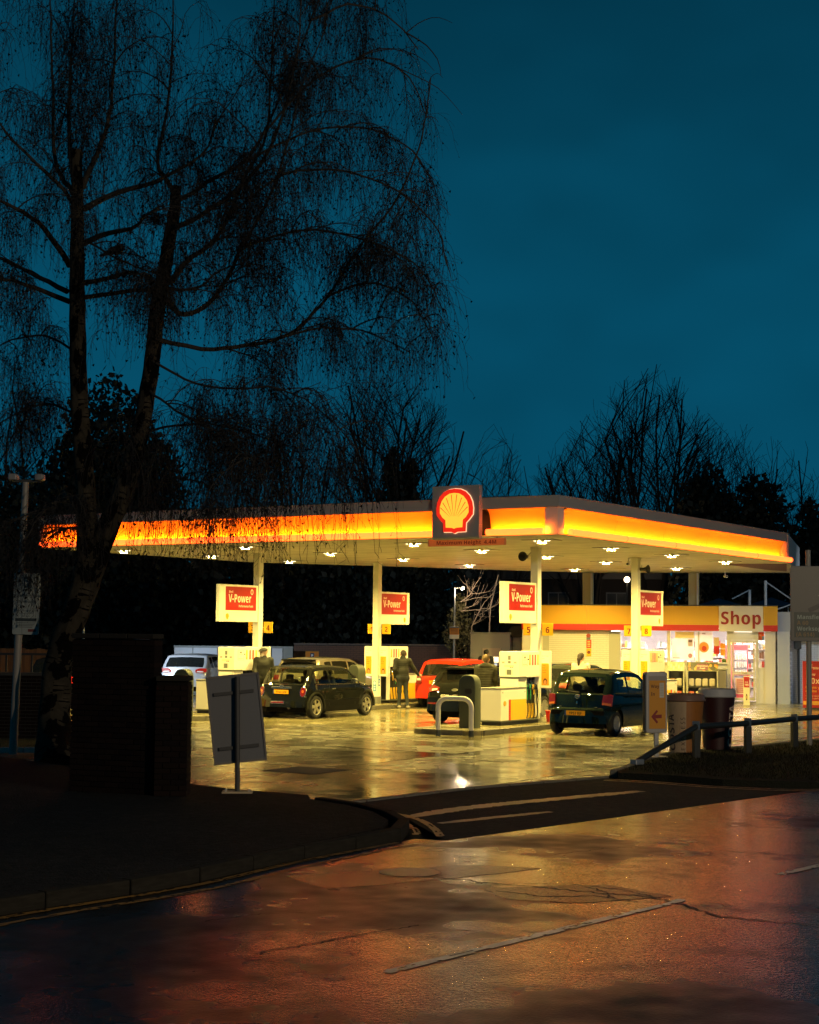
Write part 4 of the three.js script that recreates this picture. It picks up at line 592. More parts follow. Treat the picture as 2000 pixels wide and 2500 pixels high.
// dark teal hatchback by the way-in sign
buildCar('teal_hatchback', 'dark teal three door hatchback with red tail lamps, rain on its roof', {
  L: 3.62, W: 1.66, H: 1.5, WB: 2.37, ro: 0.52, belt: 0.93, wheelR: 0.285, wheelW: 0.17, spokes: 7, rimR: 0.19, rimMat: std(0.34, 0.33, 0.31, 0.4, { metalness: 0.5 }), paint: carPaint(0.004, 0.011, 0.009), rc: 0.13, bow: 0.2, tumble: 0.22, beltRise: 0.1,
  prof: [[0, 0.28], [0.004, 0.4], [0.012, 0.52], [0.03, 0.6], [0.07, 0.64], [0.085, 0.8], [0.11, 0.94], [0.14, 0.965], [0.36, 1.34], [0.42, 1.42], [0.65, 1.475], [1.3, 1.5], [1.75, 1.47], [2.0, 1.41], [2.65, 1.0], [2.78, 0.96], [3.2, 0.86], [3.45, 0.74], [3.58, 0.58], [3.62, 0.3]],
  win: { rear: [0.145, 0.35], front: [2.02, 2.62], side: [[0.62, 1.1], [1.2, 2.42]] }, plate: plateTex('YP53 BJF'), plateY: 0.52, plateZ: -0.02, handles: [1.34], doorGaps: [1.15, 2.3], wiper: [0.99, 1.03, -0.34], antenna: 0.72,
  tail: ({ both, one, o, L, hw }) => {
    both('tail_lamp', [[0.6, 0.72], [0.8, 0.69], [0.81, 0.93], [0.74, 0.95], [0.62, 0.93]], lampRed(0.04), 0.004, 0.03); both('lamp_reversing', [[0.62, 0.725], [0.79, 0.7], [0.79, 0.74], [0.62, 0.76]], lampAmber, 0.034, 0.006);
    one('bumper_ledge', [[-0.8, 0.6], [0.8, 0.6], [0.8, 0.645], [-0.8, 0.645]], carPaint(0.006, 0.017, 0.017), 0.01, 0.02);
    one('tailgate_gap', [[-0.48, 0.655], [0.48, 0.655], [0.48, 0.662], [-0.48, 0.662]], black, 0.004, 0.006); one('badge_ring', ellipse(0, 0.9, 0.065, 0.045), chrome, 0.006, 0.012); one('badge_inner', ellipse(0, 0.9, 0.045, 0.028), carPaint(0.006, 0.017, 0.017), 0.016, 0.006); one('badge_bar', [[-0.05, 0.906], [0.05, 0.906], [0.05, 0.918], [-0.05, 0.918]], chrome, 0.02, 0.005); one('lock', ellipse(0, 0.76, 0.012, 0.03), chrome, 0.008, 0.01);
  },
}, carAt(0.3, 2.0 + 1.29), carTurn);
// large black hatch with roof spoiler, foreign plate
buildCar('black_large_hatchback', 'black five door hatchback with roof spoiler and white plate digits behind bin', {
  L: 4.36, W: 1.82, H: 1.47, WB: 2.65, ro: 0.78, belt: 0.96, wheelR: 0.325, wheelW: 0.22, spokes: 10, paint: carPaint(0.005, 0.006, 0.005), glass: darkGlass, tumble: 0.3, blackPillars: true, beltRise: 0.12,
  prof: [[0, 0.32], [0.004, 0.42], [0.02, 0.6], [0.06, 0.7], [0.13, 0.85], [0.22, 0.98], [0.28, 1.02], [0.62, 1.32], [0.66, 1.4], [0.95, 1.45], [1.7, 1.47], [2.3, 1.43], [2.6, 1.36], [3.3, 0.99], [3.45, 0.96], [3.9, 0.86], [4.15, 0.75], [4.3, 0.6], [4.36, 0.34]],
  win: { rear: [0.285, 0.61], front: [2.62, 3.28], side: [[0.8, 1.2], [1.26, 2.02], [2.1, 3.05]] }, handles: [1.5, 2.4], doorGaps: [2.06, 3.1], exhaust: [0.42, 0.54],
  tail: ({ both, one, onTail, o }) => {
    both('tail_lamp', [[0.5, 0.86], [0.8, 0.8], [0.86, 0.92], [0.7, 0.98], [0.5, 0.92]], lampRed(0.05), 0.004, 0.02); both('lamp_clear', [[0.55, 0.87], [0.7, 0.84], [0.72, 0.88], [0.56, 0.9]], lampClear, 0.022, 0.006);
    one('badge', ellipse(0, 0.87, 0.085, 0.036), chrome, 0.008); mesh('roof_spoiler', rbx(0.34, 0.05, 1.18, 0.02, -4.36 / 2 + 0.58, 1.385, 0), carPaint(0.005, 0.006, 0.005), o);
    const t = canvasTex(420, 90, (g) => { g.fillStyle = '#0a0b0a'; g.fillRect(0, 0, 420, 90); g.fillStyle = '#e9e4d4'; g.font = 'bold 76px sans-serif'; g.textBaseline = 'middle'; g.save(); g.scale(0.92, 1); g.fillText('48215', 14, 48); g.restore(); g.fillStyle = '#9c988a'; g.beginPath(); g.ellipse(340, 46, 62, 32, 0, 0, 7); g.fill(); g.fillStyle = '#222'; g.font = 'bold 30px sans-serif'; g.fillText('OMN', 304, 48); });
    const p = onTail(0, 0.72, 0.03), m = plane(0.56, 0.12); m.rotateY(-Math.PI / 2); m.translate(p[0] - 0.004, 0.72, -0.12); mesh('number_plate', m, printMat(t, 0.35, { side: THREE.DoubleSide }), o);
    both('reflector', [[0.5, 0.5], [0.78, 0.5], [0.78, 0.53], [0.5, 0.53]], lampRed(0.02), 0.004, 0.01);
  },
}, carAt(4.92, 4.55 + 1.4), carTurn);
// red hatch being filled
buildCar('red_hatchback', 'bright red hatchback being filled beside pump two', {
  L: 3.89, W: 1.7, H: 1.51, WB: 2.51, ro: 0.58, belt: 0.97, wheelR: 0.3, paint: carPaint(0.62, 0.028, 0.008), glass: darkGlass, rc: 0.11, tumble: 0.24, beltRise: 0.14,
  prof: [[0, 0.3], [0.004, 0.42], [0.03, 0.62], [0.07, 0.76], [0.12, 0.94], [0.15, 0.97], [0.4, 1.36], [0.45, 1.44], [0.7, 1.49], [1.4, 1.51], [1.95, 1.47], [2.2, 1.4], [2.95, 1.0], [3.05, 0.97], [3.4, 0.88], [3.7, 0.74], [3.85, 0.56], [3.89, 0.32]],
  win: { rear: [0.155, 0.39], front: [2.22, 2.92], side: [[0.55, 0.9], [0.98, 1.7], [1.78, 2.7]] }, plate: plateTex('LX12 ODE', '#e3a512', false), plateY: 0.8, handles: [1.15, 2.0], doorGaps: [1.74, 2.7], antenna: 0.8, wiper: [1.0, 1.05, -0.4],
  tail: ({ both, one, o, L, hw }) => { both('tail_lamp', [[0.56, 0.76], [0.78, 0.74], [0.8, 1.0], [0.7, 1.06], [0.6, 0.96]], lampRed(0.1), 0.004, 0.03); both('lamp_clear', [[0.6, 0.86], [0.76, 0.85], [0.76, 0.91], [0.62, 0.92]], lampClear, 0.034, 0.006); one('badge', ellipse(0, 0.91, 0.07, 0.045), chrome, 0.006); mesh('filler_flap', bx(0.16, 0.17, 0.012, -L / 2 + 0.55, 0.86, -hw - 0.05), std(0.62, 0.06, 0.02, 0.4), o); mesh('filler_cap', (() => { const g = new THREE.CylinderGeometry(0.05, 0.05, 0.03, 14); g.rotateX(Math.PI / 2); g.translate(-L / 2 + 0.5, 0.87, -hw + 0.012); return g; })(), std(0.5, 0.45, 0.35, 0.4), o); },
}, carAt(9.85, 11.75 + 1.36), carTurn);
// silver hatch parked beyond pump three
buildCar('silver_hatchback', 'silver hatchback with wide red tail lamps parked by white screen', {
  L: 4.2, W: 1.79, H: 1.48, WB: 2.58, ro: 0.74, belt: 0.95, wheelR: 0.315, paint: phys(0.5, 0.52, 0.56, 0.3, { metalness: 0.4, clearcoat: 1, clearcoatRoughness: 0.05 }), glass: darkGlass, tumble: 0.28,
  prof: [[0, 0.32], [0.004, 0.44], [0.03, 0.62], [0.07, 0.7], [0.12, 0.92], [0.16, 1.0], [0.55, 1.36], [0.6, 1.42], [0.9, 1.46], [1.7, 1.48], [2.3, 1.44], [2.55, 1.37], [3.2, 0.98], [3.35, 0.95], [3.8, 0.86], [4.05, 0.74], [4.17, 0.56], [4.2, 0.34]],
  win: { rear: [0.17, 0.54], front: [2.57, 3.18], side: [[0.75, 1.1], [1.18, 2.0], [2.08, 3.0]] }, plate: plateTex('FN09 KXE'), plateY: 0.56, handles: [1.4, 2.3],
  tail: ({ both, one }) => { both('tail_lamp', [[0.46, 0.84], [0.7, 0.82], [0.84, 0.86], [0.84, 0.97], [0.62, 0.98], [0.46, 0.93]], lampRed(0.25), 0.004, 0.025); both('lamp_clear', [[0.52, 0.845], [0.74, 0.84], [0.74, 0.87], [0.52, 0.875]], lampClear, 0.028, 0.006); one('badge', ellipse(0, 0.9, 0.06, 0.055), chrome, 0.006); },
}, atZ(484, 1684, 62.2).setY(0.012), carTurn + 0.4);
// beige car beyond the far bin
buildCar('beige_hatchback', 'taupe metallic hatchback with roof spoiler behind the grey bin', {
  L: 4.25, W: 1.8, H: 1.52, WB: 2.6, ro: 0.74, belt: 0.98, wheelR: 0.315, paint: phys(0.23, 0.2, 0.15, 0.32, { metalness: 0.4, clearcoat: 1, clearcoatRoughness: 0.05 }), glass: darkGlass, tumble: 0.28,
  prof: [[0, 0.32], [0.004, 0.44], [0.03, 0.62], [0.07, 0.7], [0.12, 0.94], [0.16, 1.02], [0.5, 1.36], [0.52, 1.44], [0.9, 1.5], [1.7, 1.52], [2.3, 1.48], [2.55, 1.4], [3.25, 1.0], [3.4, 0.97], [3.8, 0.88], [4.1, 0.74], [4.22, 0.56], [4.25, 0.34]],
  win: { rear: [0.17, 0.49], front: [2.57, 3.22], side: [[0.75, 1.1], [1.18, 2.0], [2.08, 3.0]] }, plate: plateTex('NG58 ZPT'), plateY: 0.56, handles: [1.4, 2.3], antenna: 0.85,
  tail: ({ both, one, o }) => { both('tail_lamp', [[0.5, 0.84], [0.82, 0.84], [0.84, 0.97], [0.5, 0.97]], lampRed(0.1), 0.004, 0.025); one('badge', ellipse(0, 0.9, 0.06, 0.05), chrome, 0.006); mesh('roof_spoiler', rbx(0.24, 0.045, 1.2, 0.02, -4.25 / 2 + 0.46, 1.425, 0), plastic, o); },
}, carAt(13.75, 9.6 + 1.4), carTurn);
// dark car ahead of the black hatch
buildCar('charcoal_hatchback', 'charcoal hatchback with tinted rear window ahead of the spoilered black car', {
  L: 4.3, W: 1.8, H: 1.47, WB: 2.6, ro: 0.76, belt: 0.95, wheelR: 0.32, paint: carPaint(0.03, 0.034, 0.024), glass: darkGlass, tumble: 0.28,
  prof: [[0, 0.32], [0.004, 0.44], [0.03, 0.62], [0.08, 0.72], [0.14, 0.92], [0.18, 0.99], [0.6, 1.34], [0.66, 1.41], [0.95, 1.45], [1.7, 1.47], [2.3, 1.43], [2.6, 1.36], [3.25, 0.98], [3.4, 0.95], [3.85, 0.86], [4.12, 0.74], [4.26, 0.56], [4.3, 0.34]],
  win: { rear: [0.19, 0.59], front: [2.62, 3.22], side: [[0.78, 1.12], [1.2, 2.0], [2.08, 3.0]] }, plate: plateTex('MK16 RVE'), plateY: 0.56, handles: [1.4, 2.3], antenna: 0.85, exhaust: [0.4],
  tail: ({ both, one }) => { both('tail_lamp', [[0.44, 0.84], [0.8, 0.82], [0.84, 0.94], [0.6, 0.95], [0.44, 0.9]], lampRed(0.7), 0.004, 0.025); one('badge', ellipse(0, 0.9, 0.06, 0.05), chrome, 0.006); },
}, carAt(5.0, 8.75 + 2.15), carTurn);
// dark estate with tail lamps far left, beyond the birch
buildCar('dark_parked_car', 'dark parked car with red tail lamps glimpsed between birch trunk and brick wall', {
  L: 4.3, W: 1.8, H: 1.5, WB: 2.6, ro: 0.76, belt: 0.95, wheelR: 0.32, paint: carPaint(0.01, 0.01, 0.012), glass: darkGlass, tumble: 0.28,
  prof: [[0, 0.32], [0.004, 0.44], [0.03, 0.62], [0.08, 0.72], [0.14, 0.92], [0.18, 0.99], [0.4, 1.34], [0.46, 1.43], [0.95, 1.48], [1.7, 1.5], [2.3, 1.46], [2.6, 1.38], [3.25, 0.98], [3.4, 0.95], [3.85, 0.86], [4.12, 0.74], [4.26, 0.56], [4.3, 0.34]],
  win: { rear: [0.19, 0.39], front: [2.62, 3.22], side: [[0.78, 1.12], [1.2, 2.0], [2.08, 3.0]] }, plate: plateTex('FD11 OUK'), plateY: 0.56,
  tail: ({ both }) => both('tail_lamp', [[0.55, 0.72], [0.84, 0.72], [0.84, 1.0], [0.55, 0.98]], lampRed(0.9), 0.004, 0.025),
}, (() => { const p = atZ(205, 1660, 52); p.y = 0.012; return p; })(), carTurn + 0.25);
// ---------------------------------------------------------------- people: tapered bones joined by a smooth minimum, meshed with surface nets
function sdfMesh(bones, cell, k) {
  const lo = [1e9, 1e9, 1e9], hi = [-1e9, -1e9, -1e9];
  for (const b of bones) for (const [p, r] of [[b.a, b.ra], [b.b, b.rb]]) for (let i = 0; i < 3; i++) { lo[i] = Math.min(lo[i], p[i] - r - 3 * cell); hi[i] = Math.max(hi[i], p[i] + r + 3 * cell); }
  const n = [0, 1, 2].map((i) => Math.ceil((hi[i] - lo[i]) / cell) + 1), N = n[0] * n[1] * n[2], f = new Float32Array(N).fill(1e3);
  const dist = (b, x, y, z) => { const s = b.s ?? [1, 1, 1]; const ax = (x - b.a[0]) / s[0], ay = (y - b.a[1]) / s[1], az = (z - b.a[2]) / s[2], bx_ = (b.b[0] - b.a[0]) / s[0], by = (b.b[1] - b.a[1]) / s[1], bz = (b.b[2] - b.a[2]) / s[2]; const L = bx_ * bx_ + by * by + bz * bz, t = L > 1e-9 ? clamp((ax * bx_ + ay * by + az * bz) / L, 0, 1) : 0; return (Math.hypot(ax - bx_ * t, ay - by * t, az - bz * t) - lerp(b.ra, b.rb, t)) * Math.min(...s); };
  for (const b of bones) {
    const R = Math.max(b.ra, b.rb) * Math.max(...(b.s ?? [1])) + 4 * k + 2 * cell, i0 = [0, 1, 2].map((i) => Math.max(0, Math.floor((Math.min(b.a[i], b.b[i]) - R - lo[i]) / cell))), i1 = [0, 1, 2].map((i) => Math.min(n[i] - 1, Math.ceil((Math.max(b.a[i], b.b[i]) + R - lo[i]) / cell)));
    const kk = b.k ?? k;
    for (let z = i0[2]; z <= i1[2]; z++) for (let y = i0[1]; y <= i1[1]; y++) for (let x = i0[0]; x <= i1[0]; x++) {
      const q = (z * n[1] + y) * n[0] + x, d = dist(b, lo[0] + x * cell, lo[1] + y * cell, lo[2] + z * cell), e = f[q], h = Math.max(kk - Math.abs(d - e), 0) / kk; f[q] = Math.min(d, e) - h * h * kk * 0.25;
    }
  }
  const pos = [], at = new Int32Array(N).fill(-1), idx = [], col = [];
  const id = (x, y, z) => (z * n[1] + y) * n[0] + x;
  for (let z = 0; z < n[2] - 1; z++) for (let y = 0; y < n[1] - 1; y++) for (let x = 0; x < n[0] - 1; x++) {
    let m = 0, sx = 0, sy = 0, sz = 0, c = 0; const v = []; for (let e = 0; e < 8; e++) { const w = f[id(x + (e & 1), y + (e >> 1 & 1), z + (e >> 2))]; v.push(w); if (w < 0) m |= 1 << e; }
    if (m === 0 || m === 255) continue;
    for (let e = 0; e < 8; e++) for (const bit of [1, 2, 4]) { if (e & bit) continue; const g = e | bit; if ((v[e] < 0) === (v[g] < 0)) continue; const t = v[e] / (v[e] - v[g]); sx += (e & 1) + (bit === 1 ? t : 0); sy += (e >> 1 & 1) + (bit === 2 ? t : 0); sz += (e >> 2) + (bit === 4 ? t : 0); c++; }
    at[id(x, y, z)] = pos.length / 3; const P = [lo[0] + (x + sx / c) * cell, lo[1] + (y + sy / c) * cell, lo[2] + (z + sz / c) * cell]; pos.push(...P);
    let best = 1e9, cc = bones[0].c; for (const b of bones) { const d = dist(b, ...P); if (d < best) { best = d; cc = b.c; } } col.push(...cc);
  }
  const face = (a, b, c, d, flip) => { if (a < 0 || b < 0 || c < 0 || d < 0) return; flip ? idx.push(a, c, b, a, d, c) : idx.push(a, b, c, a, c, d); };
  for (let z = 1; z < n[2] - 1; z++) for (let y = 1; y < n[1] - 1; y++) for (let x = 1; x < n[0] - 1; x++) {
    const s = f[id(x, y, z)] < 0;
    if (s !== f[id(x + 1, y, z)] < 0) face(at[id(x, y - 1, z - 1)], at[id(x, y, z - 1)], at[id(x, y, z)], at[id(x, y - 1, z)], !s);
    if (s !== f[id(x, y + 1, z)] < 0) face(at[id(x - 1, y, z - 1)], at[id(x - 1, y, z)], at[id(x, y, z)], at[id(x, y, z - 1)], !s);
    if (s !== f[id(x, y, z + 1)] < 0) face(at[id(x - 1, y - 1, z)], at[id(x, y - 1, z)], at[id(x, y, z)], at[id(x - 1, y, z)], !s);
  }
  const g = new THREE.BufferGeometry(); g.setAttribute('position', new THREE.Float32BufferAttribute(pos, 3)); g.setAttribute('color', new THREE.Float32BufferAttribute(col, 3)); g.setIndex(idx); g.computeVertexNormals(); return g;
}
const skinC = [0.45, 0.27, 0.17];
function handBones(w, dir, palmN, side, c, curl = 0.5) { // wrist, pointing direction, palm normal
  const d = V3(...dir).normalize(), p = V3(...palmN).normalize(), s = d.clone().cross(p).multiplyScalar(side), W = V3(...w), at = (f, a, q) => W.clone().addScaledVector(d, f).addScaledVector(s, a).addScaledVector(p, q).toArray(), out = [];
  out.push({ a: at(0.01, 0.012, 0), b: at(0.085, 0.022, 0), ra: 0.026, rb: 0.019, c, k: 0.01 }, { a: at(0.01, -0.012, 0), b: at(0.085, -0.022, 0), ra: 0.026, rb: 0.018, c, k: 0.01 });
  [[0.03, 0.072], [0.01, 0.08], [-0.012, 0.074], [-0.032, 0.058]].forEach(([o, L]) => { const q = at(0.088, o, 0), m = at(0.088 + L * 0.5, o * 1.08, L * 0.25 * curl), e = at(0.088 + L * (0.95 - 0.35 * curl), o * 1.1, L * 0.8 * curl); out.push({ a: q, b: m, ra: 0.0095, rb: 0.009, c, k: 0.004 }, { a: m, b: e, ra: 0.009, rb: 0.0075, c, k: 0.004 }); });
  out.push({ a: at(0.025, 0.03, 0.006), b: at(0.06, 0.06, 0.018), ra: 0.014, rb: 0.011, c, k: 0.006 }, { a: at(0.06, 0.06, 0.018), b: at(0.09, 0.064, 0.03), ra: 0.011, rb: 0.008, c, k: 0.004 });
  return out;
}
/* pose: joints in metres, the person faces local +z, x is the person's left */
function person(label, P, pos, turn) {
  const o = thing('person', label, 'person', pos, turn), C = P.colors, j = P.j, B = [];
  const add = (a, b, ra, rb, c, s, k) => B.push({ a: j[a] ?? a, b: j[b] ?? b, ra, rb, c, s, k });
  const bulk = P.bulk ?? 1;
  add('hip', 'waist', 0.145 * bulk, 0.14 * bulk, C.coat, [1.12, 1, 0.82]); add('waist', 'chest', 0.145 * bulk, 0.16 * bulk, C.coat, [1.12, 1, 0.8]); add('chest', 'neck', 0.15 * bulk, 0.07, C.coat, [1.15, 1, 0.8]);
  for (const s of ['L', 'R']) {
    add('sh' + s, 'el' + s, 0.078 * bulk, 0.06 * bulk, C.coat); add('el' + s, 'wr' + s, 0.058 * bulk, 0.042, C.coat); add('chest', 'sh' + s, 0.12 * bulk, 0.075 * bulk, C.coat);
    add('hp' + s, 'kn' + s, 0.1, 0.068, C.legs); add('kn' + s, 'an' + s, 0.066, 0.052, C.legs); add('an' + s, 'to' + s, 0.05, 0.038, C.shoe);
    const an = j['an' + s], to = j['to' + s]; add([an[0], 0.045, an[2] - 0.03], [to[0], 0.035, to[2]], 0.044, 0.034, C.shoe);
  }
  add('hpL', 'hpR', 0.115, 0.115, C.legs);
  if (P.hood) add([j.neck[0] - 0.05, j.neck[1] - 0.01, j.neck[2] - 0.09], [j.neck[0] + 0.05, j.neck[1] - 0.01, j.neck[2] - 0.09], 0.085, 0.085, C.coat, [1.25, 0.9, 0.9]);
  if (P.collar) add([j.neck[0], j.neck[1] - 0.03, j.neck[2]], [j.neck[0], j.neck[1] + 0.02, j.neck[2]], 0.085, 0.075, C.coat);
  const geos = [sdfMesh(B, 0.013, 0.05)];
  // head with a face: skull, jaw, nose, ears, brow; a finer grid of its own
  const h = j.head, yaw = P.yaw ?? 0, cs = Math.cos(yaw), sn = Math.sin(yaw), hp = (x, y, z) => [h[0] + x * cs + z * sn, h[1] + y, h[2] - x * sn + z * cs], H = [], hd = (a, b, ra, rb, c, k = 0.02) => H.push({ a, b, ra, rb, c, k });
  hd(hp(0, 0.03, -0.015), hp(0, 0.035, 0.02), 0.092, 0.085, C.skin); hd(hp(0, -0.05, 0.045), hp(0, -0.08, 0.055), 0.055, 0.038, C.jaw ?? C.skin, 0.03); hd(j.neck, hp(0, -0.05, -0.02), 0.062, 0.058, C.skin, 0.03);
  hd(hp(0, 0.02, 0.1), hp(0, -0.025, 0.118), 0.011, 0.016, C.skin, 0.012); for (const s of [1, -1]) { hd(hp(s * 0.088, 0.015, -0.01), hp(s * 0.09, -0.025, 0.0), 0.016, 0.011, C.skin, 0.008); hd(hp(s * 0.035, 0.016, 0.092), hp(s * 0.036, 0.016, 0.094), 0.011, 0.011, [0.03, 0.02, 0.02], 0.006); hd(hp(s * 0.02, 0.036, 0.1), hp(s * 0.052, 0.034, 0.088), 0.008, 0.007, C.hair, 0.008); }
  hd(hp(-0.02, -0.058, 0.098), hp(0.02, -0.058, 0.098), 0.007, 0.007, [0.25, 0.08, 0.07], 0.006);
  geos.push(sdfMesh(H, 0.0055, 0.02));
  for (const s of ['L', 'R']) { const w = j['wr' + s], e = j['el' + s], hd2 = P['hand' + s] ?? {}; geos.push(sdfMesh(handBones(w, hd2.dir ?? [w[0] - e[0], w[1] - e[1], w[2] - e[2]], hd2.palm ?? [s === 'L' ? -1 : 1, 0, 0.2], s === 'L' ? 1 : -1, C.skin, hd2.curl ?? 0.6), 0.0045, 0.008)); }
  const all = geos.map((g) => g.toNonIndexed()), g = mergeGeometries(all), m = new THREE.Mesh(g, new THREE.MeshStandardMaterial({ vertexColors: true, roughness: 0.75 })); m.name = 'body'; m.castShadow = m.receiveShadow = true; o.add(m);
  // hair
  const hb = []; const hh = (a, b, ra, rb) => hb.push({ a, b, ra, rb, c: C.hair, k: 0.015 });
  if (P.hair !== 'bald') { hh(hp(0, 0.05, -0.028), hp(0, 0.068, 0.02), 0.093, 0.08); hh(hp(0, -0.005, -0.05), hp(0, 0.04, -0.05), 0.062, 0.075); }
  if (P.hair === 'ponytail') { hh(hp(0, 0.05, -0.1), hp(0.0, -0.02, -0.15), 0.05, 0.05); hh(hp(0, -0.02, -0.15), hp(0.01, -0.17, -0.14), 0.05, 0.03); }
  if (hb.length) { const hm = new THREE.Mesh(sdfMesh(hb, 0.007, 0.02), std(...C.hair, 0.7)); hm.name = 'hair'; hm.castShadow = true; o.add(hm); }
  if (P.cap) { const g1 = lathe([[0, 0.075], [0.05, 0.072], [0.09, 0.055], [0.118, 0.02], [0.116, 0], [0.1, -0.01]], 24); g1.scale(1, 1, 1.12); g1.rotateX(0.12); g1.rotateY(yaw); g1.translate(...hp(0, 0.06, 0.012)); const pk = extr(ellipse(0, 0, 0.085, 0.06), 0.012, 0.004); pk.rotateX(Math.PI / 2 + 0.25); pk.rotateY(yaw); pk.translate(...hp(0, 0.062, 0.115)); mesh('flat_cap', [g1, pk], std(0.02, 0.02, 0.018, 0.8, { side: THREE.DoubleSide }), o); }
  if (P.glasses) { const rims = []; for (const s of [1, -1]) { const t = new THREE.TorusGeometry(0.024, 0.004, 5, 16); t.rotateY(yaw); t.translate(...hp(s * 0.034, 0.014, 0.112)); rims.push(t); rims.push(bar(hp(s * 0.058, 0.016, 0.105), hp(s * 0.09, 0.016, 0.0), 0.003, 5)); } rims.push(bar(hp(-0.01, 0.018, 0.114), hp(0.01, 0.018, 0.114), 0.003, 5)); mesh('spectacles', rims, black, o); }
  if (P.quilt) { const rings = []; for (let k = 0; k < 9; k++) { const y = lerp(j.hip[1] + 0.02, j.chest[1] + 0.12, k / 8), z = lerp(j.hip[2], j.chest[2], k / 8), x = lerp(j.hip[0], j.chest[0], k / 8), r = lerp(0.163, 0.18, k / 8) * bulk; const t = new THREE.TorusGeometry(r, 0.007, 5, 36); t.rotateX(Math.PI / 2); t.scale(1.1, 1, 0.8); t.translate(x, y, z); rings.push(t); } mesh('jacket_quilting', rings, std(...C.quilt, 0.7), o); }
  return o;
}
const stand = (k = 1) => ({ hip: [0, 0.93 * k, 0], waist: [0, 1.08 * k, 0], chest: [0, 1.3 * k, 0], neck: [0, 1.5 * k, 0.0], head: [0, 1.63 * k, 0.02], shL: [0.19, 1.42 * k, 0], shR: [-0.19, 1.42 * k, 0], elL: [0.24, 1.14 * k, -0.02], elR: [-0.24, 1.14 * k, -0.02], wrL: [0.24, 0.9 * k, 0.06], wrR: [-0.24, 0.9 * k, 0.06], hpL: [0.09, 0.9 * k, 0], hpR: [-0.09, 0.9 * k, 0], knL: [0.1, 0.5 * k, 0.02], knR: [-0.1, 0.5 * k, 0.02], anL: [0.11, 0.09, -0.02], anR: [-0.11, 0.09, -0.02], toL: [0.13, 0.04, 0.14], toR: [-0.13, 0.04, 0.14] });
{
  // capped man holding the nozzle of the black hatch; looks to the left of the forecourt
  const j = stand(1.0); j.elR = [-0.25, 1.14, 0.06]; j.wrR = [-0.22, 0.98, 0.26]; j.elL = [0.26, 1.14, -0.04]; j.wrL = [0.24, 0.94, 0.12];
  person('man in flat cap, glasses and dark coat holding a nozzle beside the small black hatchback', { j, colors: { coat: [0.009, 0.01, 0.007], legs: [0.012, 0.013, 0.015], shoe: [0.02, 0.02, 0.02], skin: [0.5, 0.33, 0.22], jaw: [0.55, 0.5, 0.42], hair: [0.45, 0.42, 0.38] }, cap: true, glasses: true, collar: true, bulk: 1.12, yaw: -1.15, hair: 'bald' }, F(11.1, 3.95, ISL), 0.2);
  // man filling the red car, seen from behind, right arm reaching out
  const k = stand(1.04); k.chest = [0, 1.34, 0.08]; k.neck = [-0.02, 1.53, 0.14]; k.head = [-0.04, 1.65, 0.19]; k.shR = [-0.2, 1.46, 0.1]; k.shL = [0.2, 1.46, 0.04]; k.elR = [-0.36, 1.22, 0.16]; k.wrR = [-0.53, 1.02, 0.26]; k.elL = [0.27, 1.18, -0.02]; k.wrL = [0.23, 0.95, 0.1]; k.anR = [-0.14, 0.09, -0.14]; k.toR = [-0.2, 0.04, 0.0];
  person('man in dark quilted jacket and jeans filling the red car', { j: k, colors: { coat: [0.006, 0.007, 0.005], legs: [0.01, 0.014, 0.016], shoe: [0.35, 0.32, 0.26], skin: skinC, hair: [0.035, 0.025, 0.018], quilt: [0.014, 0.016, 0.01] }, collar: true, quilt: true, bulk: 1.08, handR: { dir: [-0.9, -0.15, 0.4], palm: [0, -0.3, 1], curl: 0.9 } }, F(10.62, 10.5, 0.012), Math.PI + 0.15);
  // man in padded olive jacket, seen from behind
  const m = stand(1.02); person('man in padded olive hooded jacket standing behind the bin', { j: m, colors: { coat: [0.024, 0.023, 0.01], legs: [0.015, 0.016, 0.02], shoe: [0.02, 0.02, 0.02], skin: skinC, hair: [0.16, 0.1, 0.045], quilt: [0.04, 0.038, 0.018] }, hood: true, quilt: true, bulk: 1.2 }, (() => { const p = atZ(1186, 1700, 41.9); p.y = 0.012; return p; })(), Math.PI - 0.1);
  // person at the cash machine
  const q = stand(1.02); q.elL = [0.22, 1.16, 0.14]; q.wrL = [0.12, 1.2, 0.34]; q.elR = [-0.22, 1.16, 0.14]; q.wrR = [-0.1, 1.2, 0.34]; q.head = [0, 1.63, 0.06];
  person('person in black jacket using the lit cash machine', { j: q, colors: { coat: [0.008, 0.008, 0.009], legs: [0.012, 0.012, 0.014], shoe: [0.02, 0.02, 0.02], skin: [0.3, 0.18, 0.11], hair: [0.012, 0.01, 0.01] }, collar: true, bulk: 1.1 }, (() => { const p = atZ(1186, 1700, 58.6); p.y = 0.012; return p; })(), Math.PI - 0.35);
  // woman beyond the teal car
  const w = stand(0.97); person('woman with dark tied hair and cream top beyond the teal hatchback', { j: w, colors: { coat: [0.6, 0.5, 0.4], legs: [0.02, 0.02, 0.025], shoe: [0.05, 0.04, 0.04], skin: [0.5, 0.32, 0.22], hair: [0.03, 0.018, 0.01] }, hair: 'ponytail', bulk: 0.9 }, (() => { const p = atZ(1418, 1700, 44.6); p.y = ISL; return p; })(), Math.PI - 0.5);
}
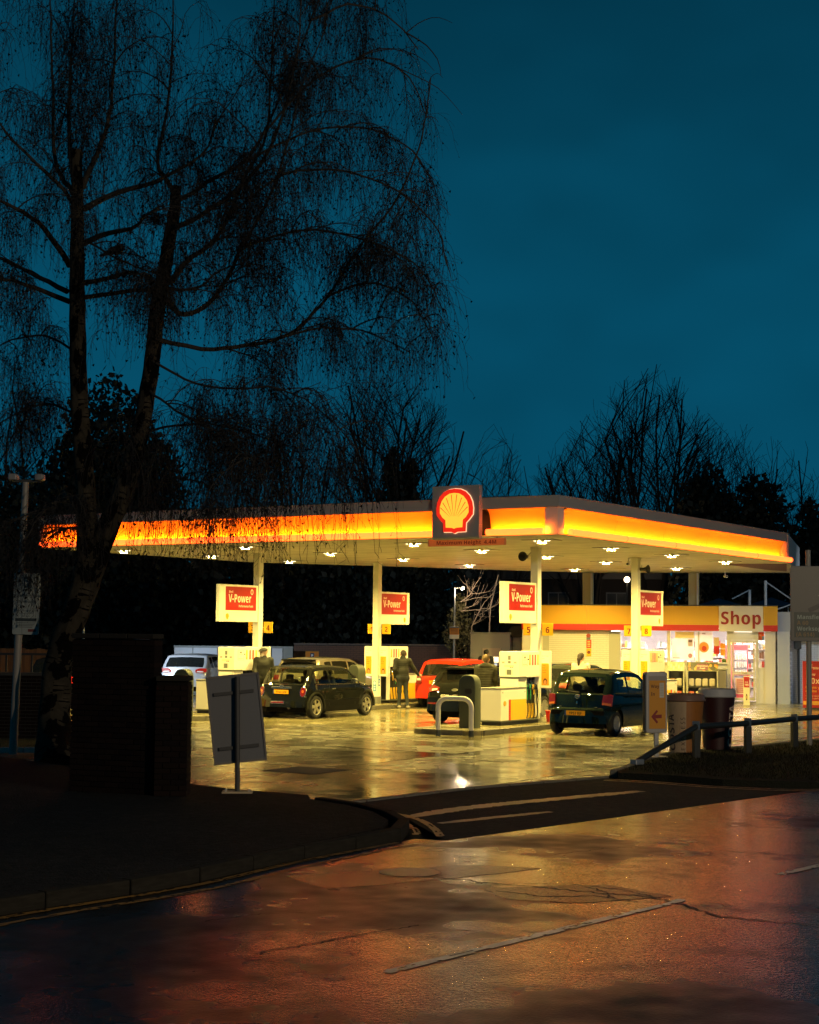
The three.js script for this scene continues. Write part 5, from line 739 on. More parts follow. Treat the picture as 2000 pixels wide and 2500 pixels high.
// ---------------------------------------------------------------- shop
const SHOP_YAW = -0.2095, S0 = V3(12.72, 0, -57.5), ca = Math.cos(-SHOP_YAW), sa = Math.sin(-SHOP_YAW);
const sx = (px, off = 0) => { const r = pixRay(px, 1600), q = r.x / -r.z, X0 = S0.x - sa * off, Z0 = -S0.z - ca * off; return (Z0 * q - X0) / (ca + sa * q); };
const sy = (px, py, off = 0) => { const x = sx(px, off), r = pixRay(px, py), d = -S0.z - ca * off - sa * x; return CAM_H + r.y / -r.z * d; };
const shop = thing('shop', 'low white filling station shop with yellow and red fascia and lit windows', 'shop', S0, SHOP_YAW);
const goodsCols = [[0.5, 0.06, 0.03], [0.6, 0.4, 0.08], [0.3, 0.36, 0.42], [0.65, 0.6, 0.5], [0.3, 0.36, 0.26], [0.66, 0.62, 0.6], [0.75, 0.72, 0.68], [0.25, 0.12, 0.06]].map((c) => std(...c, 0.45));
{
  const W = -sx(1275), creamW = std(0.66, 0.62, 0.5, 0.6), brickW = std(0.62, 0.59, 0.5, 0.65), mortar = std(0.4, 0.38, 0.32, 0.8), frame = std(0.6, 0.56, 0.42, 0.45), pane = phys(0.95, 0.95, 0.95, 0.02, { transmission: 1, thickness: 0, side: THREE.DoubleSide });
  const yF0 = 2.5, yF1 = 3.36, yM = 2.71;
  // fascia in lengths, with the sign panel let in
  const sp0 = sx(1756), sp1 = sx(1864);
  const band = (x0, x1) => { const n = Math.max(1, Math.round((x1 - x0) / 2.4)); for (let i = 0; i < n; i++) { const a = lerp(x0, x1, i / n) + 0.003, b = lerp(x0, x1, (i + 1) / n) - 0.003; mesh('fascia_panel', bx(b - a, yF1 - yM, 0.12, (a + b) / 2, yM + 0.002, 0.12), std(0.6, 0.32, 0.012, 0.5), shop); mesh('fascia_stripe', bx(b - a, yM - yF0, 0.12, (a + b) / 2, yF0, 0.122), std(0.52, 0.02, 0.012, 0.5), shop); } };
  band(-W, sp0); band(sp1, 0.05);
  mesh('sign_panel', bx(sp1 - sp0 - 0.006, yF1 - yF0 + 0.02, 0.14, (sp0 + sp1) / 2, yF0 - 0.01, 0.128), std(0.68, 0.63, 0.5, 0.45), shop);
  const tx = text3('Shop', 0.44, 0.015); tx.scale(0.98, 1, 1); tx.translate((sp0 + sp1) / 2, yF0 + 0.235, 0.2); mesh('shop_lettering', tx, std(0.3, 0.012, 0.01, 0.45), shop);
  mesh('fascia_cap', bx(W + 0.1, 0.03, 0.2, -W / 2 + 0.02, yF1 + 0.012, 0.11), darkGrey, shop);
  mesh('roof', bx(W, 0.15, 6.2, -W / 2, 3.0, -3.1), darkGrey, shop); mesh('soffit', bx(W, 0.06, 0.3, -W / 2, yF0 - 0.005, -0.08), creamW, shop);
  // front wall pieces
  const wall = (nm, p0, p1, y0, y1, z = 0, m = creamW, t = 0.2) => { const a = sx(p0), b = sx(p1); return mesh(nm, bx(b - a, y1 - y0, t, (a + b) / 2, y0, z - t / 2), m, shop); };
  wall('pier', 1868, 1893, 0, 2.49); wall('pier_inner', 1845, 1852, 0, 2.49, 0.01, frame); wall('strip_wall', 1852, 1868, 0, 1.25, -0.02);
  wall('window_post', 1629, 1637, 0, 2.49, 0.02, frame); wall('window_post', 1775, 1785, 0, 2.49, 0.02, frame); wall('door_head', 1785, 1845, 2.2, 2.49, 0.0, frame); wall('transom', 1785, 1845, 2.1, 2.19, 0.02, frame);
  wall('stall_riser', 1637, 1775, 0, 1.36); wall('stall_riser', 1553, 1629, 0, 1.36); wall('stall_riser', 1515, 1546, 0, 0.95); wall('window_post', 1546, 1553, 0, 2.49, 0.02, frame);
  wall('grey_panel', 1487, 1515, 0, 2.45, 0.0, std(0.35, 0.34, 0.26, 0.6)); wall('corner_post', 1326, 1341, 0, 2.49, 0.02, std(0.4, 0.38, 0.28, 0.6));
  wall('window_sill', 1637, 1775, 1.362, 1.41, 0.08, frame, 0.14); wall('window_sill', 1553, 1629, 1.362, 1.41, 0.08, frame, 0.14);
  // painted brick wall
  const a = sx(1341), b = sx(1487); mesh('wall_core', bx(b - a, 2.48, 0.16, (a + b) / 2, 0.01, -0.11), mortar, shop);
  const bricks = [], R = rng(12); for (let r = 0; r < 33; r++) for (let x = a - (r % 2 ? 0.11 : 0); x < b; x += 0.225) { const x0 = Math.max(x, a), x1 = Math.min(x + 0.215, b); if (x1 - x0 > 0.03) bricks.push(bx(x1 - x0, 0.062, 0.03 + R() * 0.006, (x0 + x1) / 2, 0.02 + r * 0.074, -0.02)); }
  const bm = mesh('painted_bricks', bricks, brickW, shop); bm.userData.kind = 'stuff';
  const bw = sx(1275); mesh('side_wall', bx(sx(1326) - bw, 2.48, 0.2, (sx(1326) + bw) / 2, 0.01, -0.1), creamW, shop);
  // glass panes
  const paneAt = (p0, p1, y0, y1, z = -0.1) => { const A = sx(p0), B = sx(p1); mesh('window_pane', bx(B - A - 0.01, y1 - y0, 0.006, (A + B) / 2, y0, z), pane, shop); };
  paneAt(1637, 1706, 1.412, 2.488); paneAt(1706, 1775, 1.412, 2.488); paneAt(1553, 1629, 1.412, 2.488); paneAt(1515, 1546, 0.955, 2.488); paneAt(1852, 1868, 1.255, 2.488);
  wall('mullion', 1704.5, 1707.5, 1.412, 2.488, -0.08, frame, 0.06);
  // door leaf with glass, push bar and notices
  const d0 = sx(1787), d1 = sx(1843), dm = (d0 + d1) / 2, dw = d1 - d0; const door = mesh('door', [bx(0.06, 2.08, 0.05, d0 + 0.03, 0.1, -0.08), bx(0.06, 2.08, 0.05, d1 - 0.03, 0.1, -0.08), bx(dw - 0.12, 0.06, 0.05, dm, 2.12, -0.08), bx(dw - 0.12, 0.1, 0.05, dm, 0.1, -0.08)], frame, shop);
  mesh('door_glass', bx(dw - 0.13, 1.9, 0.006, dm, 0.21, -0.08), pane, door); mesh('push_bar', bx(dw - 0.14, 0.1, 0.03, dm, 1.0, -0.045), std(0.65, 0.55, 0.5, 0.5), door); mesh('push_stripe', bx(dw - 0.14, 0.018, 0.032, dm, 0.975, -0.044), shellRed, door);
  const noticeT = canvasTex(160, 160, (g) => { g.fillStyle = '#e9c3b4'; g.fillRect(0, 0, 160, 160); g.fillStyle = '#b3341f'; for (let k = 0; k < 7; k++) g.fillRect(14, 14 + k * 20, 110 + (k * 37 % 24), 10); });
  mesh('door_notice', plane(0.5, 0.55, d0 + 0.36, 0.6, -0.07), printMat(noticeT), door);
  const pushT = canvasTex(128, 48, (g) => { g.fillStyle = '#d9c8a8'; g.fillRect(0, 0, 128, 48); g.fillStyle = '#5b4a2c'; g.font = 'bold 34px sans-serif'; g.textAlign = 'center'; g.fillText('Push', 64, 36); }); mesh('push_label', plane(0.28, 0.09, dm + 0.05, 1.05, -0.028), printMat(pushT), door);
  // room behind
  const inW = std(0.78, 0.74, 0.74, 0.6);
  mesh('floor', bx(W - 0.05, 0.08, 6, -W / 2, 0.0, -3.12), std(0.45, 0.42, 0.4, 0.25), shop); mesh('back_wall', bx(W, 3, 0.15, -W / 2, 0, -6.1), inW, shop); mesh('ceiling', bx(W - 0.05, 0.06, 5.9, -W / 2, 2.62, -3.1), inW, shop);
  mesh('end_wall', bx(0.2, 3, 6.0, -0.1, 0, -3.2), inW, shop); mesh('partition', bx(0.12, 2.6, 5.9, sx(1487), 0.02, -3.1), inW, shop); mesh('end_wall', bx(0.15, 3, 6.0, -W + 0.07, 0, -3.2), inW, shop);
  // lit ceiling panels
  for (const x of [-0.9, -2.3, -3.7, -5.0]) for (const z of [-1.1, -3.0]) { const p = mesh('ceiling_light', bx(0.9, 0.02, 0.9, x, 2.595, z), glow(1, 0.93, 0.9, 4), shop); areaLight('shop_lamp', V3(x, 2.58, z), V3(0, -1, 0), 0.85, 0.85, new THREE.Color().setRGB(1, 0.88, 0.8), 34, shop); }
  // strip light over the step outside
  mesh('entrance_lamp', bx(0.6, 0.03, 0.12, dm, 2.47, 0.1), glow(1, 0.95, 0.85, 1.5), shop);
}
function inShop(px, z, y = 0) { return shop.localToWorld(V3(sx(px, 0) + 0, y, z)); }
shop.updateMatrixWorld(true);
// shelving inside, with goods
{
  const R = rng(31), shelfM = std(0.7, 0.68, 0.66, 0.5);
  const shelf = (label, lx, lz, w, h, turn = 0) => {
    const o = thing('shelf_unit', label, 'shelves', shop.localToWorld(V3(lx, 0.08, lz)), SHOP_YAW + turn, 'stocked shelves in the shop');
    mesh('back_panel', bx(w, h, 0.03, 0, 0, -0.2), shelfM, o); const n = Math.round(h / 0.34); const packs = goodsCols.map(() => []);
    for (let k = 0; k < n; k++) { mesh('shelf_board', bx(w, 0.025, 0.4, 0, 0.08 + k * 0.34, 0), shelfM, o); for (let x = -w / 2 + 0.04; x < w / 2 - 0.05;) { const pw = 0.05 + R() * 0.09, ph = 0.12 + R() * 0.16, c = Math.floor(R() * goodsCols.length); packs[c].push(bx(pw * 0.92, ph, 0.14 + R() * 0.1, x + pw / 2, 0.106 + k * 0.34, 0.06)); x += pw; } }
    packs.forEach((p, i) => { if (p.length) { const m = mesh('packets', p, goodsCols[i], o); m.userData.kind = 'stuff'; } });
  };
  shelf('tall stocked shelves seen through the shop door', sx(1822) - 0.15, -2.0, 1.2, 2.1); shelf('stocked shelves behind the narrow window by the pier', sx(1866), -0.8, 0.7, 2.1, 0);
  shelf('stocked shelves seen low through the side shop window', sx(1528), -1.2, 1.3, 1.9); shelf('stocked shelves along the back wall of the shop', sx(1700), -5.2, 3.4, 1.9); shelf('stocked shelves behind the window by column seven', sx(1590), -3.2, 1.6, 1.7);
  const c = thing('drinks_fridge', 'red fronted upright drinks fridge just inside the shop door', 'fridge', shop.localToWorld(V3(sx(1796), 0.08, -1.7)), SHOP_YAW + 0.5);
  mesh('cabinet', rbx(0.62, 1.95, 0.6, 0.02, 0, 0, 0), std(0.5, 0.04, 0.04, 0.4), c); mesh('door_glass', bx(0.5, 1.5, 0.02, 0, 0.25, 0.31), std(0.25, 0.25, 0.27, 0.15), c); const cans = []; for (let k = 0; k < 5; k++) for (let i = 0; i < 6; i++) cans.push(cyl(0.03, 0.03, 0.2, -0.2 + i * 0.08, 0.3 + k * 0.28, 0.335, 8)); mesh('bottles', cans, goodsCols[3], c).userData.kind = 'stuff';
}
// posters in the windows
{
  const poster = (label, px0, py0, px1, py1, draw, cw = 128, ch = 128) => { const a = sx(px0), b = sx(px1), y1 = sy((px0 + px1) / 2, py0), y0 = sy((px0 + px1) / 2, py1); const o = tag(mesh('window_poster', rbx(b - a, y1 - y0, 0.004, 0.001, 0, 0, 0), new THREE.MeshPhysicalMaterial({ map: canvasTex(cw, ch, draw), roughness: 0.9, transmission: 0.35, thickness: 0 })), label, 'poster'); o.position.copy(shop.localToWorld(V3((a + b) / 2, y0, label.startsWith('small') ? -0.078 : -0.087))); o.rotation.y = SHOP_YAW; };
  const box = (bg, f) => (g, w, h) => { g.fillStyle = bg; g.fillRect(0, 0, w, h); f && f(g, w, h); };
  poster('long pale cream banner across the top of the shop window', 1648, 1542, 1695, 1558, box('#e8d596'));
  poster('large white advert with a round food picture in the shop window', 1697, 1542, 1740, 1613, box('#f6efec', (g, w, h) => { g.fillStyle = '#e8a24c'; g.beginPath(); g.arc(64, 108, 36, 0, 7); g.fill(); g.fillStyle = '#c9563a'; g.beginPath(); g.arc(66, 116, 18, 0, 7); g.fill(); g.fillStyle = '#c7b3ab'; g.fillRect(52, 8, 24, 10); }), 128, 200);
  poster('tan and red notice pair hanging in the shop window', 1743, 1556, 1756, 1597, box('#cdb684', (g, w, h) => { g.fillStyle = '#c5341c'; g.fillRect(0, h * 0.52, w, h * 0.48); }), 64, 160);
  poster('yellow square notices stacked in the shop window', 1759, 1571, 1771, 1600, box('#dba22a', (g, w, h) => { g.fillStyle = '#f0e4d0'; g.fillRect(0, h * 0.42, w, 8); }), 64, 128);
  poster('small pale card with print in the shop window', 1680, 1560.5, 1691, 1578, box('#d8c0b2', (g, w, h) => { g.fillStyle = '#8a6f66'; g.fillRect(10, 14, w - 20, 40); }));
  poster('white sheet with chocolate picture low in the shop window', 1639, 1559, 1694, 1612, box('#f6f0ee', (g, w, h) => { g.fillStyle = '#b98878'; g.beginPath(); g.ellipse(134, 134, 15, 18, 0, 0, 7); g.fill(); g.fillStyle = '#77706c'; g.fillRect(10, 150, 50, 5); }), 160, 170);
  poster('green and white notice beside the shop door', 1762, 1608, 1774, 1636, box('#eee8dc', (g, w, h) => { g.fillStyle = '#566b22'; g.fillRect(6, 6, w - 12, 38); }));
  poster('orange and blue notice in the narrow window by the pier', 1852, 1543, 1866, 1563, box('#e0722c', (g, w, h) => { g.fillStyle = '#5c8fc0'; g.fillRect(w * 0.6, h * 0.5, w * 0.4, h * 0.5); g.fillStyle = '#f3e5d2'; g.font = 'bold 34px sans-serif'; g.fillText('E10', 14, 60); }));
  // notices on the painted brick wall
  const wn = (label, px0, py0, px1, py1, draw) => { const a = sx(px0), b = sx(px1), y1 = sy(px0, py0), y0 = sy(px0, py1); const o = tag(mesh('wall_notice', rbx(b - a, y1 - y0, 0.01, 0.003), new THREE.MeshStandardMaterial({ map: canvasTex(96, 160, draw), roughness: 0.5 })), label, 'notice'); o.position.copy(shop.localToWorld(V3((a + b) / 2, y0, 0.02))); o.rotation.y = SHOP_YAW; };
  wn('red notice with yellow print on the white brick wall', 1432, 1562, 1444, 1582, box('#c8321a', (g, w, h) => { g.fillStyle = '#f1c87a'; for (let k = 0; k < 4; k++) g.fillRect(18, 24 + k * 32, 58, 12); }));
  wn('yellow warning notice on the white brick wall', 1432, 1583, 1444, 1602, box('#d9a018', (g, w, h) => { g.fillStyle = '#6a2a14'; g.beginPath(); g.arc(48, 80, 34, 0, 7); g.fill(); }));
  const fh = thing('alarm_box', 'round red and grey alarm sounder under the shop fascia', 'alarm', shop.localToWorld(V3(sx(1437), sy(1437, 1552), 0.03)), SHOP_YAW); mesh('sounder', (() => { const g = cyl(0.08, 0.06, 0.07, 0, 0, 0, 16); g.rotateX(Math.PI / 2); return g; })(), std(0.3, 0.05, 0.03, 0.5), fh); mesh('base', bx(0.14, 0.1, 0.04, 0, -0.15, 0), midGrey, fh);
}
// display units outside the window
{
  const dark = std(0.05, 0.05, 0.04, 0.5), wood = std(0.3, 0.18, 0.07, 0.8), sack = std(0.45, 0.4, 0.28, 0.7), sackR = std(0.5, 0.12, 0.05, 0.6);
  const unit = (label, px0, px1, draw) => {
    const a = sx(px0, 0.55), b = sx(px1, 0.55), w = b - a, o = thing('display_stand', label, 'display stand', shop.localToWorld(V3((a + b) / 2, 0.009, 0.55)), SHOP_YAW);
    for (const s of [-1, 1]) mesh('side_frame', bx(0.05, 1.12, 0.5, s * (w / 2 - 0.025), 0, 0), std(0.4, 0.38, 0.25, 0.5), o);
    for (const y of [0.12, 0.55]) mesh('shelf_board', bx(w - 0.1, 0.03, 0.48, 0, y, 0), dark, o); mesh('back_panel', bx(w - 0.1, 1.1, 0.03, 0, 0.01, -0.23), dark, o);
    const hd = bx(w, 0.36, 0.02, 0, 0, 0); hd.rotateX(-0.5); hd.translate(0, 1.1, 0.2); mesh('header_panel', hd, std(0.3, 0.3, 0.2, 0.5), o);
    const p = plane(w - 0.02, 0.34, 0, 0.18, 0.012); p.rotateX(-0.5); p.translate(0, 1.1, 0.2); mesh('header_print', p, new THREE.MeshStandardMaterial({ map: canvasTex(256, 96, draw), roughness: 0.4 }), o);
    const R = rng(Math.round(px0)); for (let k = 0; k < 2; k++) for (let i = 0; i < Math.round(w / 0.24); i++) mesh('fuel_sack', rbx(0.2, 0.27, 0.3, 0.05, -w / 2 + 0.16 + i * 0.235, 0.15 + k * 0.43, 0.02), R() < 0.3 ? sackR : R() < 0.5 ? wood : sack, o);
    return o;
  };
  unit('display stand with pale green header outside the shop window', 1630, 1672, (g, w, h) => { g.fillStyle = '#8fa37a'; g.fillRect(0, 0, w, h); g.fillStyle = '#c4cda6'; for (let k = 0; k < 7; k++) g.fillRect(k * 40, (k * 23) % 60, 26, 40); });
  unit('display stand of fuel sacks under a seasonal fuel header', 1677, 1754, (g, w, h) => { g.fillStyle = '#3c3512'; g.fillRect(0, 0, w, h); const R = rng(4); for (let k = 0; k < 30; k++) { g.fillStyle = ['#c98d1c', '#8d7a1e', '#5f5c14', '#b86818'][k % 4]; g.beginPath(); g.ellipse(R() * w, R() * h, 14, 10, R() * 3, 0, 7); g.fill(); } g.fillStyle = '#6e2436'; g.fillRect(82, 18, 92, 66); g.fillStyle = '#e8d0b8'; g.font = 'bold 22px sans-serif'; g.textAlign = 'center'; g.fillText('Seasonal', 128, 48); g.fillText('Fuel', 128, 74); });
  const cb = thing('storage_box', 'tall grey covered box beside the fuel display stand', 'box', shop.localToWorld(V3(sx(1764, 0.5), 0.009, 0.5)), SHOP_YAW); mesh('cover', rbx(0.3, 1.15, 0.45, 0.04), std(0.16, 0.14, 0.1, 0.6), cb); mesh('lid', rbx(0.33, 0.06, 0.48, 0.02, 0, 1.15, 0), std(0.3, 0.28, 0.2, 0.5), cb);
  const p = gnd(1823, 1722, 0.01), st = thing('price_stand', 'slim white standing sign with red price header near shop door', 'sign', p, -0.1);
  mesh('post_panel', rbx(0.21, 0.98, 0.06, 0.01), std(0.6, 0.55, 0.4, 0.5), st);
  mesh('price_print', plane(0.2, 0.95, 0, 0.49, 0.032), printMat(canvasTex(96, 400, (g) => { g.fillStyle = '#e6d7a6'; g.fillRect(0, 0, 96, 400); g.fillStyle = '#b2261a'; g.fillRect(4, 4, 88, 150); g.fillStyle = '#f5e6c0'; g.font = 'bold 24px sans-serif'; g.textAlign = 'center'; g.fillText('Only', 48, 86); g.font = 'bold 40px sans-serif'; g.fillText('185', 50, 130); g.fillStyle = '#3c3a2c'; g.beginPath(); g.ellipse(48, 290, 14, 46, 0, 0, 7); g.fill(); g.fillStyle = '#caa53a'; g.fillRect(38, 270, 20, 40); })), st);
}
// white block beside the shop, lit by the yard floodlight
{
  const o = thing('side_block', 'white painted brick store with grey parapet beyond the shop corner', 'building', shop.localToWorld(V3(0.02, 0, -1.4)), SHOP_YAW), m = std(0.55, 0.56, 0.58, 0.65), R = rng(9);
  mesh('parapet', bx(6, 0.68, 0.25, 3.0, 2.5, 1.15), std(0.3, 0.33, 0.37, 0.6), o); mesh('roof', bx(6, 0.1, 4, 3.0, 3.0, -0.95), darkGrey, o); mesh('corner_pier', bx(0.42, 2.5, 0.5, 0.22, 0, 1.12), std(0.42, 0.45, 0.5, 0.6), o);
  mesh('wall_core', bx(5.6, 2.5, 0.2, 3.2, 0, 0.2), std(0.4, 0.42, 0.45, 0.8), o); const bricks = []; for (let r = 0; r < 33; r++) for (let x = 0.5 + (r % 2 ? -0.11 : 0); x < 5.9; x += 0.225) bricks.push(bx(0.213, 0.062, 0.03 + R() * 0.008, x + 0.11, 0.02 + r * 0.0745, 0.315)); const b = mesh('painted_bricks', bricks, m, o); b.userData.kind = 'stuff';
  mesh('rain_pipe', bar([0.75, 0, 0.4], [0.75, 2.5, 0.4], 0.045, 10), darkGrey, o); mesh('meter_box', rbx(0.25, 0.35, 0.2, 0.02, 0.72, 1.9, 0.42), darkGrey, o);
  // yard floodlight on its post, just outside the picture
  const f = thing('yard_floodlight', 'tall yard floodlight on a post lighting the white store', 'lamp', [20.5, 0, -52.5], 0); mesh('post', cyl(0.06, 0.05, 4.2), steel, f); mesh('lamp_head', rbx(0.4, 0.16, 0.3, 0.04, 0, 4.15, 0), darkGrey, f); mesh('lamp_lens', bx(0.3, 0.02, 0.2, -0.03, 4.125, -0.03), glow(0.8, 0.9, 1, 3), f);
  const L = new THREE.SpotLight(new THREE.Color().setRGB(0.75, 0.87, 1), 170, 0, 0.75, 0.6, 2); L.name = 'floodlight_lamp'; L.position.set(20.4, 4.08, -52.6); L.target.position.set(15.5, 1.2, -58); L.castShadow = true; L.shadow.radius = 4; scene.add(L, L.target);
  const g = thing('banner_board', 'red fuel banner board on the pavement before the white store', 'banner', (() => { const p = atZ(1993, 1712, 53.5); p.y = 0.01; return p; })(), -0.25);
  mesh('board', rbx(0.84, 1.5, 0.05, 0.02, 0, 0.04), std(0.5, 0.03, 0.02, 0.5), g); mesh('foot', bx(0.7, 0.05, 0.4, 0, 0, 0), darkGrey, g);
  mesh('banner_print', plane(0.82, 1.46, 0, 0.79, 0.028), printMat(canvasTex(420, 750, (c, w, h) => { c.fillStyle = '#b5200f'; c.fillRect(0, 0, w, h); c.fillStyle = '#f3dcb8'; c.font = 'bold 40px sans-serif'; c.fillText('Shell', 60, 66); c.font = 'bold 64px sans-serif'; c.fillText('V-Power', 60, 124); c.beginPath(); c.arc(330, 60, 22, 0, 7); c.lineWidth = 9; c.strokeStyle = '#f3dcb8'; c.stroke(); c.fillText('Now', 60, 230); c.font = 'bold 130px sans-serif'; c.fillText('10x', 54, 360); c.fillStyle = '#eeb13a'; c.font = 'bold 56px sans-serif'; c.fillText('Cleans your', 40, 440); c.fillText('engine', 40, 500); c.fillStyle = '#f3dcb8'; c.font = '34px sans-serif'; c.fillText('for fully rejuvenated', 40, 572); c.fillText("engine's performance", 40, 614); c.fillStyle = '#eeb13a'; c.fillRect(0, 646, w, 60); })), g);
}
// rear canopy columns on the shop roof
for (const [px, d, n] of [[1436, 59.9, 'fourth'], [1694, 59.1, 'eighth']]) {
  const p = atZ(px, 1440, d); p.y = 3.1; const o = thing('roof_column', `short cream column from shop roof to canopy, ${px < 1500 ? 'between pump plates six and seven' : 'behind the advert of pump eight'}`, 'column', p, SHOP_YAW, 'columns between shop roof and canopy');
  mesh('shaft', bx(0.36, 1.5, 0.36), std(0.4, 0.35, 0.2, 0.6), o); mesh('edge_strip', bx(0.04, 1.5, 0.02, 0.13, 0, 0.192), std(0.5, 0.52, 0.56, 0.5), o); mesh('foot_plate', bx(0.46, 0.03, 0.46, 0, 0.05, 0), steel, o);
}
// ---------------------------------------------------------------- cash machine kiosk and the yard behind
{
  const K = atZ(1197, 1600, 61); const o = thing('cash_machine_kiosk', 'grey flat roofed kiosk with a lit cash machine', 'kiosk', [K.x, 0.009, K.z], -0.08);
  mesh('cabin', rbx(1.46, 2.3, 1.4, 0.02, 0, 0, -0.7), std(0.36, 0.35, 0.35, 0.6), o); mesh('roof_edge', bx(1.5, 0.08, 1.44, 0, 2.3, -0.7), std(0.3, 0.29, 0.28, 0.6), o);
  mesh('machine_surround', bx(0.72, 1.0, 0.02, 0.05, 0.8, 0.012), std(0.25, 0.23, 0.22, 0.4), o); mesh('header_sign', bx(0.68, 0.3, 0.03, 0.05, 1.5, 0.03), std(0.5, 0.4, 0.36, 0.4), o);
  mesh('light_panel', bx(0.42, 0.2, 0.02, 0.1, 1.28, 0.04), glow(1, 0.78, 0.4, 2.2), o); mesh('screen', bx(0.26, 0.22, 0.02, 0.12, 1.02, 0.04), glow(0.3, 0.55, 1, 0.8), o); mesh('keypad', bx(0.24, 0.04, 0.14, 0.12, 0.92, 0.1), steel, o);
  areaLight('cash_machine_lamp', V3(0.1, 1.38, 0.07), V3(0, -0.15, 1), 0.42, 0.18, new THREE.Color().setRGB(1, 0.75, 0.4), 5, o);
  const H = atZ(1284, 1600, 61.4), h = thing('store_hut', 'small grey hut with dark pitched roof beside the kiosk', 'hut', [H.x, 0.009, H.z], -0.08);
  mesh('cabin', bx(1.25, 2.2, 1.2, 0, 0, -0.6), std(0.3, 0.31, 0.36, 0.6), h); const rg = extr([[-0.78, 2.2], [0.78, 2.2], [0.45, 2.62], [-0.5, 2.62]], 1.5); rg.translate(0, 0, -1.35); mesh('roof', rg, black, h); mesh('vent', rbx(0.27, 0.3, 0.03, 0.01, -0.05, 1.72, 0.012), std(0.45, 0.38, 0.12, 0.5), h); for (let k = 0; k < 4; k++) mesh('vent_slat', bx(0.22, 0.02, 0.02, -0.05, 1.77 + k * 0.06, 0.035), std(0.2, 0.17, 0.06, 0.5), h); mesh('cover_strip', bx(0.03, 2.2, 0.02, -0.5, 0, 0.012), darkGrey, h);
}
{ // lamp post with notice, lit
  const p = atZ(1109, 1600, 63); const o = thing('yard_lamp_post', 'slim grey lamp post with a lit lantern and orange notice', 'lamp post', [p.x, 0.009, p.z], 0);
  mesh('post', cyl(0.045, 0.03, 4.05), steel, o); mesh('arm', bar([0, 4.02, 0], [0.2, 4.08, 0], 0.02), steel, o); const lg = new THREE.SphereGeometry(0.075, 14, 10); lg.scale(1.2, 0.8, 1); lg.rotateZ(0.6); lg.translate(0.3, 4.04, 0); mesh('lantern', lg, glow(1, 0.8, 0.5, 3), o);
  const L = new THREE.PointLight(new THREE.Color().setRGB(1, 0.74, 0.45), 9, 0, 2); L.name = 'lantern_lamp'; L.position.set(p.x + 0.34, 3.9, p.z + 0.05); L.castShadow = true; L.shadow.radius = 3; scene.add(L);
  mesh('notice', rbx(0.36, 0.46, 0.02, 0.01, 0, 2.12, 0.05), printMat(canvasTex(96, 128, (g) => { g.fillStyle = '#c9832c'; g.fillRect(0, 0, 96, 128); g.fillStyle = '#e9e2da'; g.fillRect(0, 84, 96, 44); g.fillStyle = '#3f6a96'; g.fillRect(0, 0, 96, 12); g.fillStyle = '#7a4c18'; for (let k = 0; k < 4; k++) g.fillRect(12, 24 + k * 14, 70, 5); })), o);
}
{ // far street lamp
  const p = atZ(1531, 1415, 86); const o = thing('street_lamp', 'distant street lamp with a glaring warm globe beyond the shop roof', 'street lamp', [p.x, 0, p.z], 0); mesh('post', cyl(0.07, 0.04, p.y, 0, 0, 0), darkGrey, o); const g = new THREE.SphereGeometry(0.16, 14, 10); g.translate(0, p.y, 0); mesh('lamp_globe', g, glow(1, 0.72, 0.42, 6), o);
  const L = new THREE.PointLight(new THREE.Color().setRGB(1, 0.7, 0.4), 9, 0, 2); L.name = 'globe_lamp'; L.position.set(p.x, p.y, p.z); L.shadow.radius = 8; scene.add(L);
}
function brickWall(label, name, A, B, h, brickMat, opts = {}) { // a free-standing wall from A to B (world), bricks as parts or joined
  const d = B.clone().sub(A), L = d.length(), t = opts.t ?? 0.22, o = thing(name, label, 'wall', A.clone().setY(opts.y ?? 0.009), Math.atan2(-d.z, d.x)), R = rng(opts.seed ?? 3);
  mesh('mortar_core', bx(L - 0.02, h - 0.01, t - 0.03, L / 2, 0, 0), opts.mortar ?? std(0.03, 0.028, 0.025, 0.9), o); const geo = new THREE.BoxGeometry(0.213, 0.064, t); const all = [];
  for (let r = 0; r < Math.floor(h / 0.075); r++) for (let x = (r % 2 ? -0.11 : 0); x < L; x += 0.225) { const x0 = Math.max(0, x), x1 = Math.min(L, x + 0.213); if (x1 - x0 < 0.04) continue; const w = x1 - x0, dz = (R() - 0.5) * 0.006; if (opts.parts) { const m = mesh('brick', geo, brickMat[Math.floor(R() * brickMat.length)], o); m.scale.x = w / 0.213; m.position.set((x0 + x1) / 2, 0.036 + r * 0.075, dz); } else { const g = bx(w, 0.064, t, (x0 + x1) / 2, 0.004 + r * 0.075, dz); all.push(g); } }
  if (all.length) { const m = mesh('bricks', all, brickMat[0], o); m.userData.kind = 'stuff'; }
  if (opts.cap) for (let x = 0; x < L; x += 0.45) { const w = Math.min(0.44, L - x); if (w > 0.05) mesh('coping_stone', rbx(w, 0.07, t + 0.07, 0.012, x + w / 2, h, 0), opts.cap, o); }
  return o;
}
